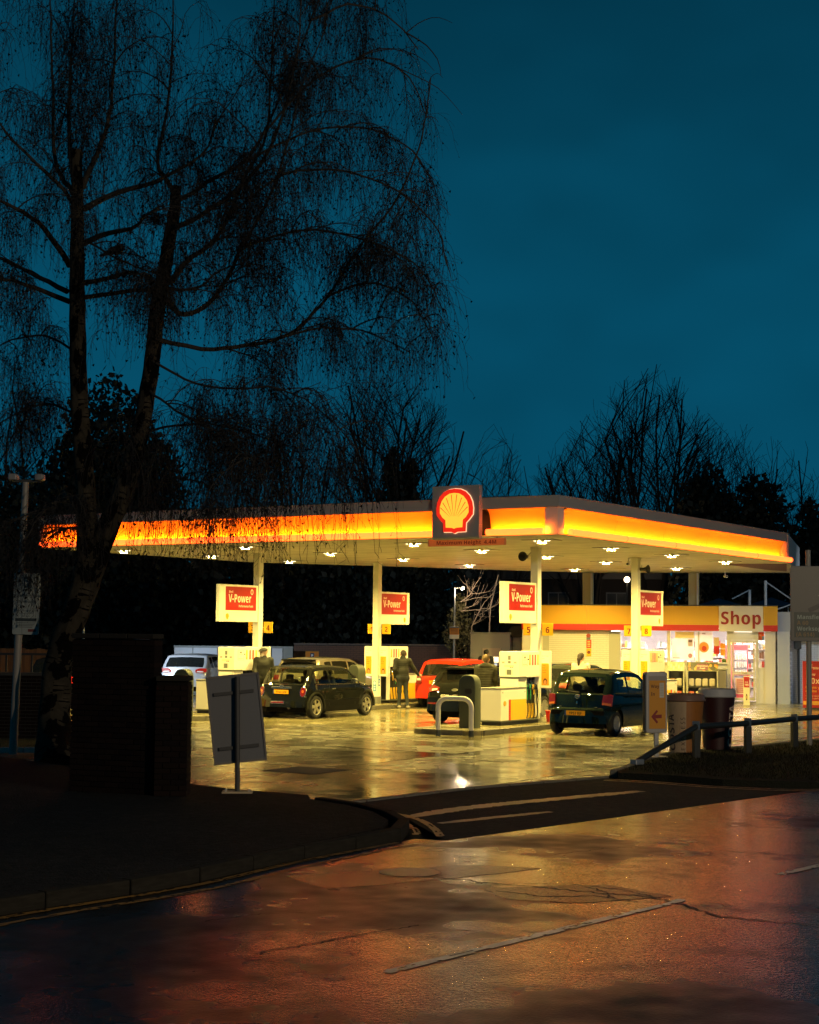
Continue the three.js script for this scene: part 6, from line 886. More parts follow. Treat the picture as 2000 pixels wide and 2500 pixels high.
{
  const darkBrick = [std(0.1, 0.055, 0.04, 0.85)];
  const A = atZ(718, 1600, 66).setY(0), B = atZ(1148, 1600, 66).setY(0); brickWall('long dark brick boundary wall behind the pumps', 'boundary_wall', A, B, 1.82, darkBrick, { cap: std(0.1, 0.08, 0.07, 0.8), seed: 8 });
  const nb = thing('wall_notice', 'white warning notice with an orange triangle on the boundary wall', 'notice', atZ(1126, 1614, 65.8), 0); mesh('board', bx(0.23, 0.5, 0.02, 0, 0, 0), whitePaint, nb); mesh('notice_print', plane(0.22, 0.48, 0, 0.25, 0.012), printMat(canvasTex(80, 160, (g) => { g.fillStyle = '#d8cdd0'; g.fillRect(0, 0, 80, 160); g.fillStyle = '#d98a1c'; g.beginPath(); g.moveTo(40, 40); g.lineTo(64, 84); g.lineTo(16, 84); g.fill(); g.fillStyle = '#99919a'; for (let k = 0; k < 3; k++) g.fillRect(16, 100 + k * 16, 48, 6); })), nb);
  // white wash-bay screens left
  const sm = std(0.5, 0.54, 0.6, 0.5), sg = std(0.22, 0.24, 0.24, 0.6), sd = std(0.05, 0.06, 0.07, 0.6);
  [[424, 470, sm], [470, 530, sm], [530, 600, sm], [600, 640, sm], [640, 663, sg], [663, 690, sm], [690, 715, sg]].forEach(([a, b, m], i) => { const P = atZ((a + b) / 2, 1650, 65), w = (b - a) / FPX * 65; const o = thing('wash_bay_screen', ['pale blue white wash bay screen panel beside the silver car', 'grey wash bay screen panel near the capped man'][m === sm ? 0 : 1], 'screen', [P.x, 0.009, P.z], 0, m === sm ? 'pale wash bay screens' : 'grey wash bay screens'); mesh('panel', bx(w - 0.03, 1.6, 0.06, 0, 0.08, 0), m, o); mesh('rail', bx(w, 0.08, 0.08, 0, 1.68, 0), sg, o); mesh('foot', bx(w, 0.08, 0.1, 0, 0, 0), sd, o); });
  const np = thing('parking_notice', 'amber parking notice with a blue letter P before the boundary wall', 'notice', (() => { const p = atZ(762, 1628, 64.6); p.y = 0.009; return p; })(), 0); mesh('post', bx(0.06, 1.0, 0.06, 0, 0, -0.03), darkGrey, np); mesh('board', bx(0.52, 0.58, 0.03, 0, 1.0, 0.02), std(0.4, 0.2, 0.03, 0.6), np);
  mesh('notice_print', plane(0.5, 0.56, 0, 1.29, 0.038), printMat(canvasTex(128, 144, (g) => { g.fillStyle = '#b9711a'; g.fillRect(0, 0, 128, 144); g.fillStyle = '#14335e'; g.fillRect(46, 14, 40, 50); g.fillStyle = '#dfe4e8'; g.font = 'bold 40px sans-serif'; g.fillText('P', 53, 54); g.fillStyle = '#6d3c0c'; for (let k = 0; k < 3; k++) g.fillRect(16, 84 + k * 18, 96, 7); })), np);
  // cool lamp on the wash bay, outside the frame on the left wall of trees
  const wl = thing('wash_bay_lamp', 'cool white lamp on a post lighting the wash bay', 'lamp', (() => { const p = atZ(203, 1600, 58); p.y = 0; return p; })(), 0); mesh('post', cyl(0.05, 0.04, 3.4), steel, wl); mesh('lamp_head', rbx(0.3, 0.08, 0.2, 0.02, 0.1, 3.36, 0), darkGrey, wl); mesh('lamp_lens', bx(0.22, 0.02, 0.14, 0.1, 3.345, 0), glow(0.8, 0.9, 1, 2), wl);
  const q = wl.position, L = new THREE.SpotLight(new THREE.Color().setRGB(0.72, 0.86, 1), 150, 0, 0.6, 0.5, 2); L.name = 'wash_bay_light'; L.position.set(q.x + 0.12, 3.3, q.z); L.target.position.set(q.x + 4.4, 0.7, q.z - 4.6); L.castShadow = true; L.shadow.radius = 3; scene.add(L, L.target);
}
{ // steel frames and dark blue awnings behind the shop on the right
  const o = thing('steel_gantry', 'white steel posts with diagonal stays rising behind the shop roof', 'gantry', [0, 0, 0], 0), at = (x, y) => atZ(x, y, 67);
  for (const [x, y] of [[1869, 1417], [1830, 1440]]) { const t = at(x, y); mesh('post', bar(V3(t.x, 0, t.z), t, 0.06, 10), std(0.6, 0.62, 0.62, 0.4), o); }
  for (const [a, b, c, d] of [[1872, 1422, 1936, 1466], [1788, 1462, 1829, 1441], [1869, 1498, 1936, 1474]]) mesh('stay', bar(at(a, b), at(c, d), 0.03, 8), std(0.5, 0.53, 0.55, 0.4), o);
  const tent = (label, a, b, top, eave, d) => { const A = atZ(a, eave, d), B = atZ(b, eave, d), w = B.x - A.x, h = atZ(a, top, d).y - A.y; const t = thing('awning', label, 'awning', [A.x + w / 2, 0, A.z], 0, 'dark blue awnings behind the shop'); const g = new THREE.ConeGeometry(w * 0.7, h, 4); g.rotateY(Math.PI / 4); g.translate(0, A.y + h / 2, 0); mesh('canopy_cloth', g, std(0.006, 0.03, 0.07, 0.7), t); for (const s of [-1, 1]) for (const z of [-1, 1]) mesh('post', cyl(0.03, 0.03, A.y, s * w * 0.47, 0, z * w * 0.47, 8), steel, t); };
  tent('peaked dark blue awning behind the shop sign', 1700, 1812, 1460, 1480, 70); tent('peaked dark blue awning beyond the steel gantry', 1826, 1940, 1458, 1480, 71);
}
// ---------------------------------------------------------------- street lamp across the road, behind the photographer
{
  const o = thing('road_lamp', 'tall road lamp across the street lighting the verge signs', 'street lamp', [14.3, 0.1, -3.4], 0);
  mesh('post', bar([0, 0, 0], [0, 8, 0], 0.09, 12, 0.05), steel, o); mesh('arm', bar([0, 7.9, 0], [-1.2, 8.2, -0.6], 0.035), steel, o); mesh('lamp_head', rbx(0.6, 0.12, 0.25, 0.04, -1.3, 8.18, -0.65, 0.5), darkGrey, o); mesh('lamp_lens', rbx(0.4, 0.05, 0.18, 0.02, -1.3, 8.14, -0.65, 0.5), glow(1, 0.8, 0.55, 3), o);
  const L = new THREE.PointLight(new THREE.Color().setRGB(1, 0.78, 0.52), 720, 0, 2); L.name = 'road_lamp_light'; L.position.set(13.0, 8.1, -4.05); L.castShadow = true; L.shadow.radius = 6; scene.add(L);
}
// ---------------------------------------------------------------- things on the verge
{
  // giant advertising cups
  const cup = (label, px, py, depth, H, rb, rt, body, lidM, lidH, print, yaw) => {
    const p = atZ(px, py, depth); const o = thing('giant_cup', label, 'advert cup', [p.x, 0.02, p.z], yaw);
    const m = new THREE.MeshStandardMaterial({ map: print, roughness: 0.45 });
    mesh('cup_wall', lathe([[rb, 0.04], [lerp(rb, rt, 0.5), H * 0.5], [rt, H - lidH]], 40), m, o); mesh('cup_base', lathe([[0, 0], [rb + 0.02, 0], [rb + 0.02, 0.04], [rb, 0.045]], 40), body, o);
    mesh('lid', lathe([[rt - 0.01, H - lidH - 0.01], [rt + 0.035, H - lidH], [rt + 0.04, H - lidH + 0.03], [rt + 0.015, H - lidH + 0.045], [rt + 0.012, H - 0.03], [rt - 0.02, H], [rt - 0.06, H - 0.02], [0, H - 0.025]], 40), lidM, o);
    return o;
  };
  const t1 = canvasTex(1024, 512, (g, w, h) => { g.fillStyle = '#8f5b22'; g.fillRect(0, 0, w, h); g.fillStyle = '#a58f72'; g.fillRect(40, 0, 240, h); const R = rng(3); for (let k = 0; k < 400; k++) { g.fillStyle = `rgba(60,35,12,${R() * 0.25})`; g.fillRect(R() * w, R() * h, 1 + R() * 3, 10 + R() * 60); } g.save(); g.translate(120, h - 20); g.rotate(-Math.PI / 2); g.fillStyle = '#2a1612'; g.font = 'bold 112px sans-serif'; g.fillText('COSTA', 0, 40); g.font = '58px sans-serif'; g.fillText('E X P R E S S', 8, 150); g.restore(); });
  t1.wrapS = THREE.RepeatWrapping; t1.offset.set(0.03, 0);
  cup('giant amber coffee cup advert with brown lid and upright lettering', 1672, 1845, 32.45, 1.19, 0.29, 0.37, std(0.3, 0.18, 0.07, 0.5), std(0.17, 0.1, 0.07, 0.35), 0.14, t1, -1.6);
  const t2 = canvasTex(1024, 512, (g, w, h) => { g.fillStyle = '#2c0d0d'; g.fillRect(0, 0, w, h); g.save(); g.translate(150, h - 30); g.rotate(-Math.PI / 2); g.fillStyle = '#cbb7a4'; g.font = 'bold 128px sans-serif'; g.fillText('COSTA', 0, 40); g.restore(); });
  t2.wrapS = THREE.RepeatWrapping;
  cup('giant dark maroon coffee cup advert with grey lid', 1751, 1840, 33.3, 1.27, 0.27, 0.355, std(0.05, 0.012, 0.012, 0.5), std(0.36, 0.36, 0.35, 0.5), 0.17, t2, 0.05);
  // railing: a tubular rail on square posts, sloping to the ground at its near end
  const o = thing('railing', 'low dark tubular railing on square posts along the verge', 'railing', [0, 0, 0], 0), m = std(0.02, 0.022, 0.02, 0.5, { metalness: 0.2, bumpMap: concBump, bumpScale: 0.002 });
  const P = [[1556, 1866], [1700, 1850], [1826, 1839], [1940, 1824], [2060, 1812], [2200, 1800]].map(([x, y]) => gnd(x, y, 0.09));
  for (let i = 1; i < P.length; i++) { const a = i === 1 ? P[0].clone().setY(0.14) : P[i - 1].clone().setY(0.66), b = P[i].clone().setY(0.66); mesh('rail', bar(a, b, 0.055, 14), m, o); mesh('rail_joint', (() => { const g = new THREE.SphereGeometry(0.06, 12, 8); g.translate(b.x, b.y, b.z); return g; })(), m, o); mesh('post', rbx(0.12, 0.55, 0.12, 0.01, P[i].x, 0.05, P[i].z, 0.3), m, o); mesh('clamp', bx(0.05, 0.16, 0.13, P[i].x, 0.6, P[i].z, 0.9), steel, o); }
  mesh('rail_foot', rbx(0.2, 0.1, 0.16, 0.02, P[0].x, 0.08, P[0].z, 0.6), steel, o);
  // way-in sign
  const wp = atZ(1600, 1856, 31), w = thing('entrance_sign', 'yellow Way In sign with red arrow on a short post', 'sign', [wp.x, 0.09, wp.z], 0.28);
  const g = extr(roundRect(0.4, 1.1, 0.04, 0, 1.0), 0.15, 0.012); g.translate(0, 0, -0.09); mesh('case', toCreasedNormals(g, 0.6), std(0.34, 0.33, 0.31, 0.5), w); mesh('side_gasket', bx(0.012, 1.02, 0.09, -0.214, 0.49, -0.02), black, w);
  mesh('sign_face', plane(0.35, 0.98, 0.01, 1.0, 0.076), printMat(canvasTex(280, 784, (c) => { c.fillStyle = '#8c887f'; c.fillRect(0, 0, 280, 784); c.fillStyle = '#c08319'; c.fillRect(8, 66, 264, 712); c.fillStyle = '#4a2410'; c.font = 'bold 66px sans-serif'; c.fillText('Way', 36, 176); c.fillText('In', 36, 288); c.fillStyle = '#b9b4a6'; c.fillRect(176, 100, 72, 220); c.fillStyle = '#8f8a7c'; for (let k = 0; k < 8; k++) c.fillRect(184, 116 + k * 24, 54, 6); c.fillStyle = '#7c1a10'; c.beginPath(); c.moveTo(40, 600); c.lineTo(128, 500); c.lineTo(150, 522); c.lineTo(108, 574); c.lineTo(210, 568); c.lineTo(210, 622); c.lineTo(110, 626); c.lineTo(154, 680); c.lineTo(128, 702); c.closePath(); c.fill(); })), w);
  mesh('post', rbx(0.085, 0.46, 0.06, 0.01, 0.02, 0, 0), steel, w); mesh('base_plate', bx(0.34, 0.014, 0.26, 0.02, -0.004, 0), std(0.35, 0.32, 0.26, 0.6), w);
  // road direction sign
  const dp = atZ(1978, 1828, 34.6), d = thing('direction_sign', 'grey and green road direction sign to Mansfield and Worksop on tall posts', 'road sign', [dp.x, 0.09, dp.z], -0.08);
  for (const x of [0, 0.95]) mesh('post', cyl(0.055, 0.055, 4.05, x, 0, -0.06, 14), std(0.24, 0.23, 0.2, 0.5), d);
  const pg = extr(roundRect(1.42, 1.56, 0.06, 0.33, 2.93), 0.02, 0.003); mesh('plate', pg, std(0.1, 0.1, 0.1, 0.5), d);
  mesh('sign_face', plane(1.39, 1.53, 0.33, 2.93, 0.0265), printMat(canvasTex(900, 990, (c) => { c.fillStyle = '#504f47'; c.fillRect(0, 0, 900, 990); c.fillStyle = '#55544c'; c.fillRect(0, 222, 900, 5); c.strokeStyle = '#161614'; c.lineWidth = 62; c.lineCap = 'butt'; c.beginPath(); c.moveTo(230, 590); c.lineTo(470, 480); c.lineTo(470, 300); c.stroke(); c.beginPath(); c.moveTo(470, 480); c.lineTo(720, 480); c.stroke(); c.fillStyle = '#0d2618'; c.fillRect(36, 610, 830, 340); c.font = 'bold 76px sans-serif'; c.fillStyle = '#8d9a8f'; c.fillText('Mansfield', 74, 702); c.fillText('Worksop', 74, 858); c.fillStyle = '#7a5c1c'; c.fillText('A 60', 74, 780); c.fillText('(A 614)', 60, 936); })), d);
}
{ // tilted board by the left entrance, seen from behind
  const p = gnd(580, 1935, 0.1), o = thing('tilted_board', 'tilted forecourt sign seen from its grey back on a bent post', 'sign', p, 0.05);
  mesh('post', bar([0, 0, 0], [-0.03, 1.6, 0], 0.037, 10), std(0.03, 0.03, 0.03, 0.6), o); mesh('base_plate', bx(0.42, 0.02, 0.3, 0, 0, 0), std(0.3, 0.26, 0.16, 0.6), o); for (const [x, z] of [[-0.16, 0.1], [0.16, 0.1], [-0.16, -0.1], [0.16, -0.1]]) mesh('bolt', cyl(0.014, 0.014, 0.03, x, 0.02, z, 6), steel, o);
  const b = new THREE.Group(); b.name = 'board'; b.position.set(-0.035, 1.02, -0.07); b.rotation.z = 0.115; o.add(b);
  mesh('back_sheet', bx(0.72, 1.19, 0.02, 0, -0.595, 0), std(0.1, 0.104, 0.112, 0.7), b); mesh('frame', [bx(0.74, 0.03, 0.05, 0, 0.585, 0), bx(0.74, 0.03, 0.05, 0, -0.615, 0), bx(0.025, 1.2, 0.05, -0.36, -0.6, 0), bx(0.025, 1.2, 0.05, 0.36, -0.6, 0)], std(0.12, 0.11, 0.1, 0.6), b);
  for (const y of [0.34, -0.42]) mesh('rail', bx(0.56, 0.045, 0.03, 0, y, 0.025), std(0.04, 0.04, 0.04, 0.6), b);
  mesh('front_sheet', bx(0.7, 1.16, 0.01, 0, -0.58, -0.016), std(0.6, 0.35, 0.03, 0.5), b);
}
{ // tall parking pole on the left
  const p = atZ(37, 1648, 30); const o = thing('parking_sign_post', 'tall pole with a pale parking rules plate and camera head', 'sign', [p.x, 0.1, p.z], 0.02);
  mesh('post', bar([0, 0, 0], [0.1, 4.9, 0], 0.075, 12, 0.06), std(0.2, 0.19, 0.17, 0.5), o); const pl = extr(roundRect(0.47, 1.1, 0.03, 0.16, 2.7), 0.012, 0.002); pl.rotateZ(-0.012); pl.translate(0, 0, 0.085); mesh('plate', pl, std(0.3, 0.33, 0.32, 0.5), o);
  const pf = plane(0.46, 1.08, 0.16, 2.7, 0.1015); pf.rotateZ(-0.012); mesh('plate_print', pf, printMat(canvasTex(320, 750, (c) => { c.fillStyle = '#858d8b'; c.fillRect(0, 0, 320, 750); c.fillStyle = '#22343c'; c.fillRect(118, 36, 92, 140); c.fillStyle = '#9aa4a4'; c.font = 'bold 110px sans-serif'; c.fillText('P', 126, 148); c.fillStyle = '#33393a'; c.textAlign = 'center'; c.font = 'bold 46px sans-serif'; c.fillText('Maximum stay', 160, 290); c.fillText('20 minutes', 160, 366); c.font = '26px sans-serif'; c.fillText('Parking is monitored here', 160, 470); c.fillText('Please observe', 160, 504); c.fillText('the signs', 160, 538); c.fillStyle = '#2c3334'; c.fillRect(26, 556, 268, 38); for (let k = 0; k < 4; k++) c.fillRect(40, 610 + k * 18, 240 - k * 12, 6); c.fillStyle = '#5a2420'; c.fillRect(190, 690, 100, 34); })), o);
  mesh('head_bracket', bx(0.5, 0.05, 0.05, 0.12, 4.9, 0), darkGrey, o); for (const x of [-0.12, 0.36]) mesh('camera_head', rbx(0.16, 0.12, 0.26, 0.03, x, 4.93, 0), std(0.2, 0.2, 0.2, 0.4), o);
}
{ // brick enclosure with a pier at its end, by the left entrance
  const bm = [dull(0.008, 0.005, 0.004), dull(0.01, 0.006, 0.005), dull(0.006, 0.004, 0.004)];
  const E0 = gnd(425, 1940, 0.1), A = atZ(180, 1900, 23.4), pier = E0.clone();
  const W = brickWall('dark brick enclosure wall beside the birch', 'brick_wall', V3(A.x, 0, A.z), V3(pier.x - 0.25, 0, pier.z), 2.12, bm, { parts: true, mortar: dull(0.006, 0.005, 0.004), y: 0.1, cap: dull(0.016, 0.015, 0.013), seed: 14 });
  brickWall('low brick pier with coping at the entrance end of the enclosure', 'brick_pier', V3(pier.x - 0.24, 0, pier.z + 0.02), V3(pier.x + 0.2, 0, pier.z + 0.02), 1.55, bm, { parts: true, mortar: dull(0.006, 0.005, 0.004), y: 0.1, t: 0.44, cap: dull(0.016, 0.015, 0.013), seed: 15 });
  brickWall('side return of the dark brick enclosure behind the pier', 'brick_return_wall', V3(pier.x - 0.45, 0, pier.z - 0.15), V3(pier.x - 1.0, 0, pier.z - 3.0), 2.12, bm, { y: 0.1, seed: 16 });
  // low wall with a dark bar fence further left
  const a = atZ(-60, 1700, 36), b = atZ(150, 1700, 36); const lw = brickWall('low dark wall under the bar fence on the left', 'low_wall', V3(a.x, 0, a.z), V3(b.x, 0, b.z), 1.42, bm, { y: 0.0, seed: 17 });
  const f = thing('bar_fence', 'dark horizontal rail fence standing on the low wall', 'fence', V3(a.x, 1.42, a.z), 0), L = b.x - a.x; mesh('top_rail', bx(L + 0.3, 0.05, 0.05, L / 2 + 0.15, 0.36, 0), black, f); for (let x = 0.1; x < L; x += 0.55) mesh('bar', bx(0.04, 0.36, 0.04, x, 0, 0), black, f);
  // timber fence lit by the forecourt
  const fa = atZ(-40, 1650, 60), fn = thing('timber_fence', 'orange brown close board timber fence beyond the bar fence', 'fence', V3(fa.x, 0, fa.z), -0.1), fm = [std(0.22, 0.09, 0.03, 0.8), std(0.18, 0.075, 0.028, 0.8), std(0.26, 0.11, 0.04, 0.8)]; const R = rng(2); for (let k = 0; k < 22; k++) mesh('board', bx(0.14, 1.62 + R() * 0.05, 0.025, k * 0.145, 0, R() * 0.01), fm[k % 3], fn); for (const y of [0.3, 1.3]) mesh('rail', bx(3.2, 0.08, 0.04, 1.55, y, -0.04), fm[1], fn);
  const lb = thing('low_edging', 'pale concrete edging strip in the grass by the birch', 'edging', gnd(-30, 1838, 0.1), 0.12); for (let k = 0; k < 3; k++) mesh('edging_block', rbx(0.42, 0.1, 0.12, 0.01, k * 0.43, 0, 0), std(0.3, 0.32, 0.3, 0.8), lb);
}
{ // dark house behind the yard
  const P = atZ(1390, 1500, 92), o = thing('dark_house', 'unlit dark house with pale window frames behind the shop', 'house', [P.x, 0, P.z], -0.1), wm = std(0.02, 0.016, 0.014, 0.9), fr = std(0.08, 0.09, 0.1, 0.6);
  mesh('wall', bx(11, 5.4, 6, 0, 0, -3), wm, o); const rf = extr([[-5.8, 5.4], [5.8, 5.4], [3.4, 7.6], [-3.4, 7.6]], 6.4); rf.translate(0, 0, -6.2); mesh('roof', rf, black, o);
  for (const [x, y] of [[-3.6, 3.3], [-0.6, 3.3], [2.6, 3.3], [-3.2, 0.9], [2.2, 0.9]]) { const w = mesh('window', [bx(0.07, 1.3, 0.06, x - 0.55, y, 0.03), bx(0.07, 1.3, 0.06, x + 0.55, y, 0.03), bx(1.17, 0.07, 0.06, x, y + 1.3, 0.03), bx(1.17, 0.07, 0.06, x, y - 0.07, 0.03), bx(0.05, 1.3, 0.05, x, y, 0.03)], fr, o); mesh('window_glass', bx(1.03, 1.3, 0.02, x, y, 0.012), std(0.02, 0.025, 0.03, 0.08), w); }
}
// ---------------------------------------------------------------- trees
class TubeBag { // many tapered twigs in one buffer
  constructor() { this.p = []; this.n = []; }
  add(pts, r0, r1, sides) {
    const m = pts.length; let prev = null; const d = V3(), u = V3(), v = V3();
    for (let i = 0; i < m; i++) {
      const a = pts[Math.max(0, i - 1)], b = pts[Math.min(m - 1, i + 1)]; d.subVectors(b, a).normalize(); u.set(d.y, -d.x, d.z * 0.3 + 0.2).cross(d).normalize(); v.crossVectors(d, u);
      const r = lerp(r0, r1, i / (m - 1)), ring = []; for (let k = 0; k < sides; k++) { const t = k / sides * 6.2832, c = Math.cos(t), s = Math.sin(t), nx = u.x * c + v.x * s, ny = u.y * c + v.y * s, nz = u.z * c + v.z * s; ring.push([pts[i].x + nx * r, pts[i].y + ny * r, pts[i].z + nz * r, nx, ny, nz]); }
      if (prev) for (let k = 0; k < sides; k++) { const A = prev[k], B = prev[(k + 1) % sides], C = ring[(k + 1) % sides], D = ring[k]; for (const q of [A, B, C, A, C, D]) { this.p.push(q[0], q[1], q[2]); this.n.push(q[3], q[4], q[5]); } }
      prev = ring;
    }
  }
  leaf(c, s, R) { const a = V3(R() - 0.5, R() - 0.5, R() - 0.5).normalize().multiplyScalar(s), b = V3(R() - 0.5, -0.7 - R(), R() - 0.5).normalize().multiplyScalar(s * 1.6), n = a.clone().cross(b).normalize(); for (const q of [c.clone().add(a), c.clone().sub(a), c.clone().add(b)]) { this.p.push(q.x, q.y, q.z); this.n.push(n.x, n.y, n.z); } }
  geo() { const g = new THREE.BufferGeometry(); g.setAttribute('position', new THREE.Float32BufferAttribute(this.p, 3)); g.setAttribute('normal', new THREE.Float32BufferAttribute(this.n, 3)); return g; }
}
const twigM = std(0.012, 0.009, 0.007, 0.9), barkM = std(0.05, 0.045, 0.04, 0.85), darkBark = std(0.018, 0.015, 0.012, 0.9), leafM = std(0.01, 0.014, 0.007, 0.8, { side: THREE.DoubleSide });
const birchBark = (() => { const t = dataTex(256, (u, v) => { const l = fbm(u, v * 1, 6, 4, 201, 0.6), s = vnoise(u * 6, v * 60, 60, 207) > 0.8 ? 0.25 : 1; const p = (0.3 + 0.5 * l) * (l < 0.42 ? 0.25 : 1) * s; return [p, p * 0.97, p * 0.9]; }, true, 1); t.repeat.set(1, 0.6); return dull(0.11, 0.1, 0.085, { map: t, bumpMap: t, bumpScale: 0.01 }); })();
{
  const R = rng(20), rr = (a, b) => lerp(a, b, R()), base = gnd(135, 1858, 0.1), D = 29.2;
  const o = thing('birch_tree', 'tall twin trunk weeping birch, bare but for catkins, by the entrance', 'tree', [0, 0, 0], 0);
  const px = (x, y, d = D) => atZ(x, y, d);
  const rad = (w, d = D) => w / 2 / FPX * d;
  const trunk = (pts, ws) => { const c = new THREE.CatmullRomCurve3(pts, false, 'centripetal'), n = 60, bag = new TubeBag(), P = []; for (let i = 0; i <= n; i++) P.push(c.getPoint(i / n)); const sides = 14, pos = [], uv = [], idx = []; const q = new THREE.CatmullRomCurve3(ws.map((w, i) => V3(i, w, 0)));
    for (let i = 0; i <= n; i++) { const t = i / n, k = t * (ws.length - 1), w = lerp(ws[Math.floor(k)], ws[Math.min(ws.length - 1, Math.floor(k) + 1)], k - Math.floor(k)), r = rad(w), tan = c.getTangent(t), u = V3(1, 0, 0).cross(tan).normalize(), v = tan.clone().cross(u); for (let s = 0; s <= sides; s++) { const a = s / sides * 6.2832, rr2 = r * (1 + 0.06 * Math.sin(a * 3 + i * 0.5) + 0.04 * Math.sin(i * 1.7 + a)); pos.push(P[i].x + (u.x * Math.cos(a) + v.x * Math.sin(a)) * rr2, P[i].y + (u.y * Math.cos(a) + v.y * Math.sin(a)) * rr2, P[i].z + (u.z * Math.cos(a) + v.z * Math.sin(a)) * rr2); uv.push(s / sides, P[i].y); if (i && s) { const b = i * (sides + 1) + s; idx.push(b - sides - 2, b - 1, b - sides - 1, b - sides - 1, b - 1, b); } } }
    const last = n * (sides + 1), ctr = pos.length / 3; pos.push(P[n].x, P[n].y, P[n].z); uv.push(0.5, P[n].y); for (let s = 0; s < sides; s++) idx.push(last + s, ctr, last + s + 1);
    const g = new THREE.BufferGeometry(); g.setAttribute('position', new THREE.Float32BufferAttribute(pos, 3)); g.setAttribute('uv', new THREE.Float32BufferAttribute(uv, 2)); g.setIndex(idx); g.computeVertexNormals(); return g; };
  const b0 = base.clone(); b0.y = 0.02;
  mesh('trunk', trunk([b0, px(132, 1740), px(150, 1600), px(195, 1460), px(216, 1370), px(212, 1250), px(200, 1080), px(192, 900), px(188, 760), px(190, 620), px(188, 480), px(187, 366)], [96, 76, 68, 66, 60, 48, 45, 42, 40, 36, 30, 26]), birchBark, o);
  mesh('trunk', trunk([px(185, 1500), px(232, 1370), px(290, 1225), px(338, 1080, D + 0.3), px(368, 900, D + 0.5), px(388, 740, D + 0.6), px(408, 620, D + 0.7), px(424, 530, D + 0.8), px(430, 455, D + 0.8)], [64, 58, 50, 44, 40, 38, 34, 31, 27]), birchBark, o);
  const limbs = [
    [[165, 712], [80, 668], [0, 632], [-90, 610]], [[170, 738], [70, 697], [0, 680], [-80, 690]], [[172, 650], [110, 562], [60, 520], [-10, 485], [-80, 430]], [[185, 505], [140, 445], [60, 372], [-10, 290], [-60, 180]],
    [[178, 470], [138, 405], [130, 250], [125, 100], [120, -60]], [[180, 440], [168, 330], [172, 200], [178, 80], [186, -60]], [[200, 460], [240, 370], [265, 290], [280, 120], [288, -60]],
    [[205, 512], [270, 476], [360, 450], [425, 418], [500, 372], [528, 290]], [[205, 596], [260, 570], [330, 556], [352, 528], [402, 500]], [[206, 690], [262, 680], [325, 664], [362, 682], [388, 692]], [[206, 728], [300, 712], [400, 707], [482, 704], [535, 662], [600, 640]],
    [[427, 470], [384, 398], [408, 274], [420, 127], [422, -40]], [[430, 492], [472, 470], [530, 430], [592, 398], [642, 328], [700, 200], [760, 50], [790, -50]], [[428, 556], [482, 530], [570, 470], [648, 382], [690, 280], [722, 150], [738, -20]], [[415, 692], [452, 642], [520, 590], [562, 520], [602, 420], [650, 330], [662, 180], [668, 0]],
    [[405, 728], [440, 765], [492, 755], [542, 700], [592, 600], [650, 500], [702, 350], [742, 200], [800, 60]], [[380, 828], [500, 852], [592, 845], [700, 820], [752, 780], [802, 720], [880, 600], [960, 500], [1015, 385], [1040, 280], [1052, 190]],
    [[690, 822], [800, 800], [900, 812], [1000, 860]], [[592, 398], [750, 322], [890, 312], [1000, 362], [1062, 455]], [[562, 520], [700, 425], [850, 420], [980, 472], [1068, 560], [1092, 650]], [[592, 600], [750, 562], [900, 590], [1020, 652], [1085, 760]], [[802, 720], [900, 690], [1000, 732], [1050, 815]], [[642, 328], [760, 200], [900, 140], [1000, 190], [1040, 280]], [[760, 50], [860, 10], [960, 50], [1020, 120]],
    [[205, 592], [236, 600], [290, 634], [340, 655], [390, 670]], [[340, 1060], [420, 1040], [520, 1035], [620, 1060], [700, 1090]], [[300, 1200], [390, 1170], [480, 1175], [560, 1215]], [[185, 1010], [110, 985], [40, 1010], [-40, 1060]], [[190, 860], [110, 820], [30, 830], [-60, 880]], [[372, 880], [460, 930], [560, 950], [660, 945], [760, 985], [840, 1060]], [[360, 950], [440, 1010], [540, 1060], [620, 1130]], [[205, 1235], [150, 1225], [100, 1255], [60, 1320]], [[215, 1290], [160, 1290], [110, 1320]],
  ];
  const bagL = new TubeBag(), bagT = new TubeBag(), bagK = new TubeBag();
  const rim = [[0, -1.2], [4.6, -0.9], [5.4, -0.35], [6.3, 0.1], [7.4, 0.68], [9.5, 0.66], [11.4, 0.58], [13.6, 0.0], [16, -0.6]], edge = (h) => { let k = 1; while (k < rim.length - 1 && h > rim[k][0]) k++; const [a, b] = [rim[k - 1], rim[k]]; return lerp(a[1], b[1], (h - a[0]) / (b[0] - a[0])) + 0.06 - 1.5 * Math.pow(R(), 3); };
  const hang = (p, len, r, depth = 0) => { // a weeping twig
    if (p.x > edge(p.y)) return;
    const pts = [p.clone()], d = V3(rr(-0.8, 0.8), rr(-0.3, 0.5), rr(-0.8, 0.8)).normalize(); let q = p.clone(); const n = 6, st = len / n;
    for (let i = 0; i < n; i++) { d.y -= 0.75; d.x += rr(-0.18, 0.18); d.z += rr(-0.18, 0.18); d.normalize(); q = q.clone().addScaledVector(d, st); pts.push(q); if (R() < 0.62) { const e = V3(d.x + rr(-0.9, 0.9), d.y + rr(-0.2, 0.6), d.z + rr(-0.9, 0.9)).normalize(), w = q.clone().addScaledVector(e, rr(0.06, 0.2)), w2 = w.clone().addScaledVector(e.add(V3(0, -0.5, 0)).normalize(), rr(0.04, 0.12)); bagT.add([q, w, w2], r * 0.7, r * 0.45, 3); if (R() < 0.5) bagK.leaf(w2, rr(0.014, 0.034), R); } if (R() < 0.2) bagK.leaf(q, rr(0.012, 0.03), R); }
    bagT.add(pts, r, r * 0.5, 3);
  };
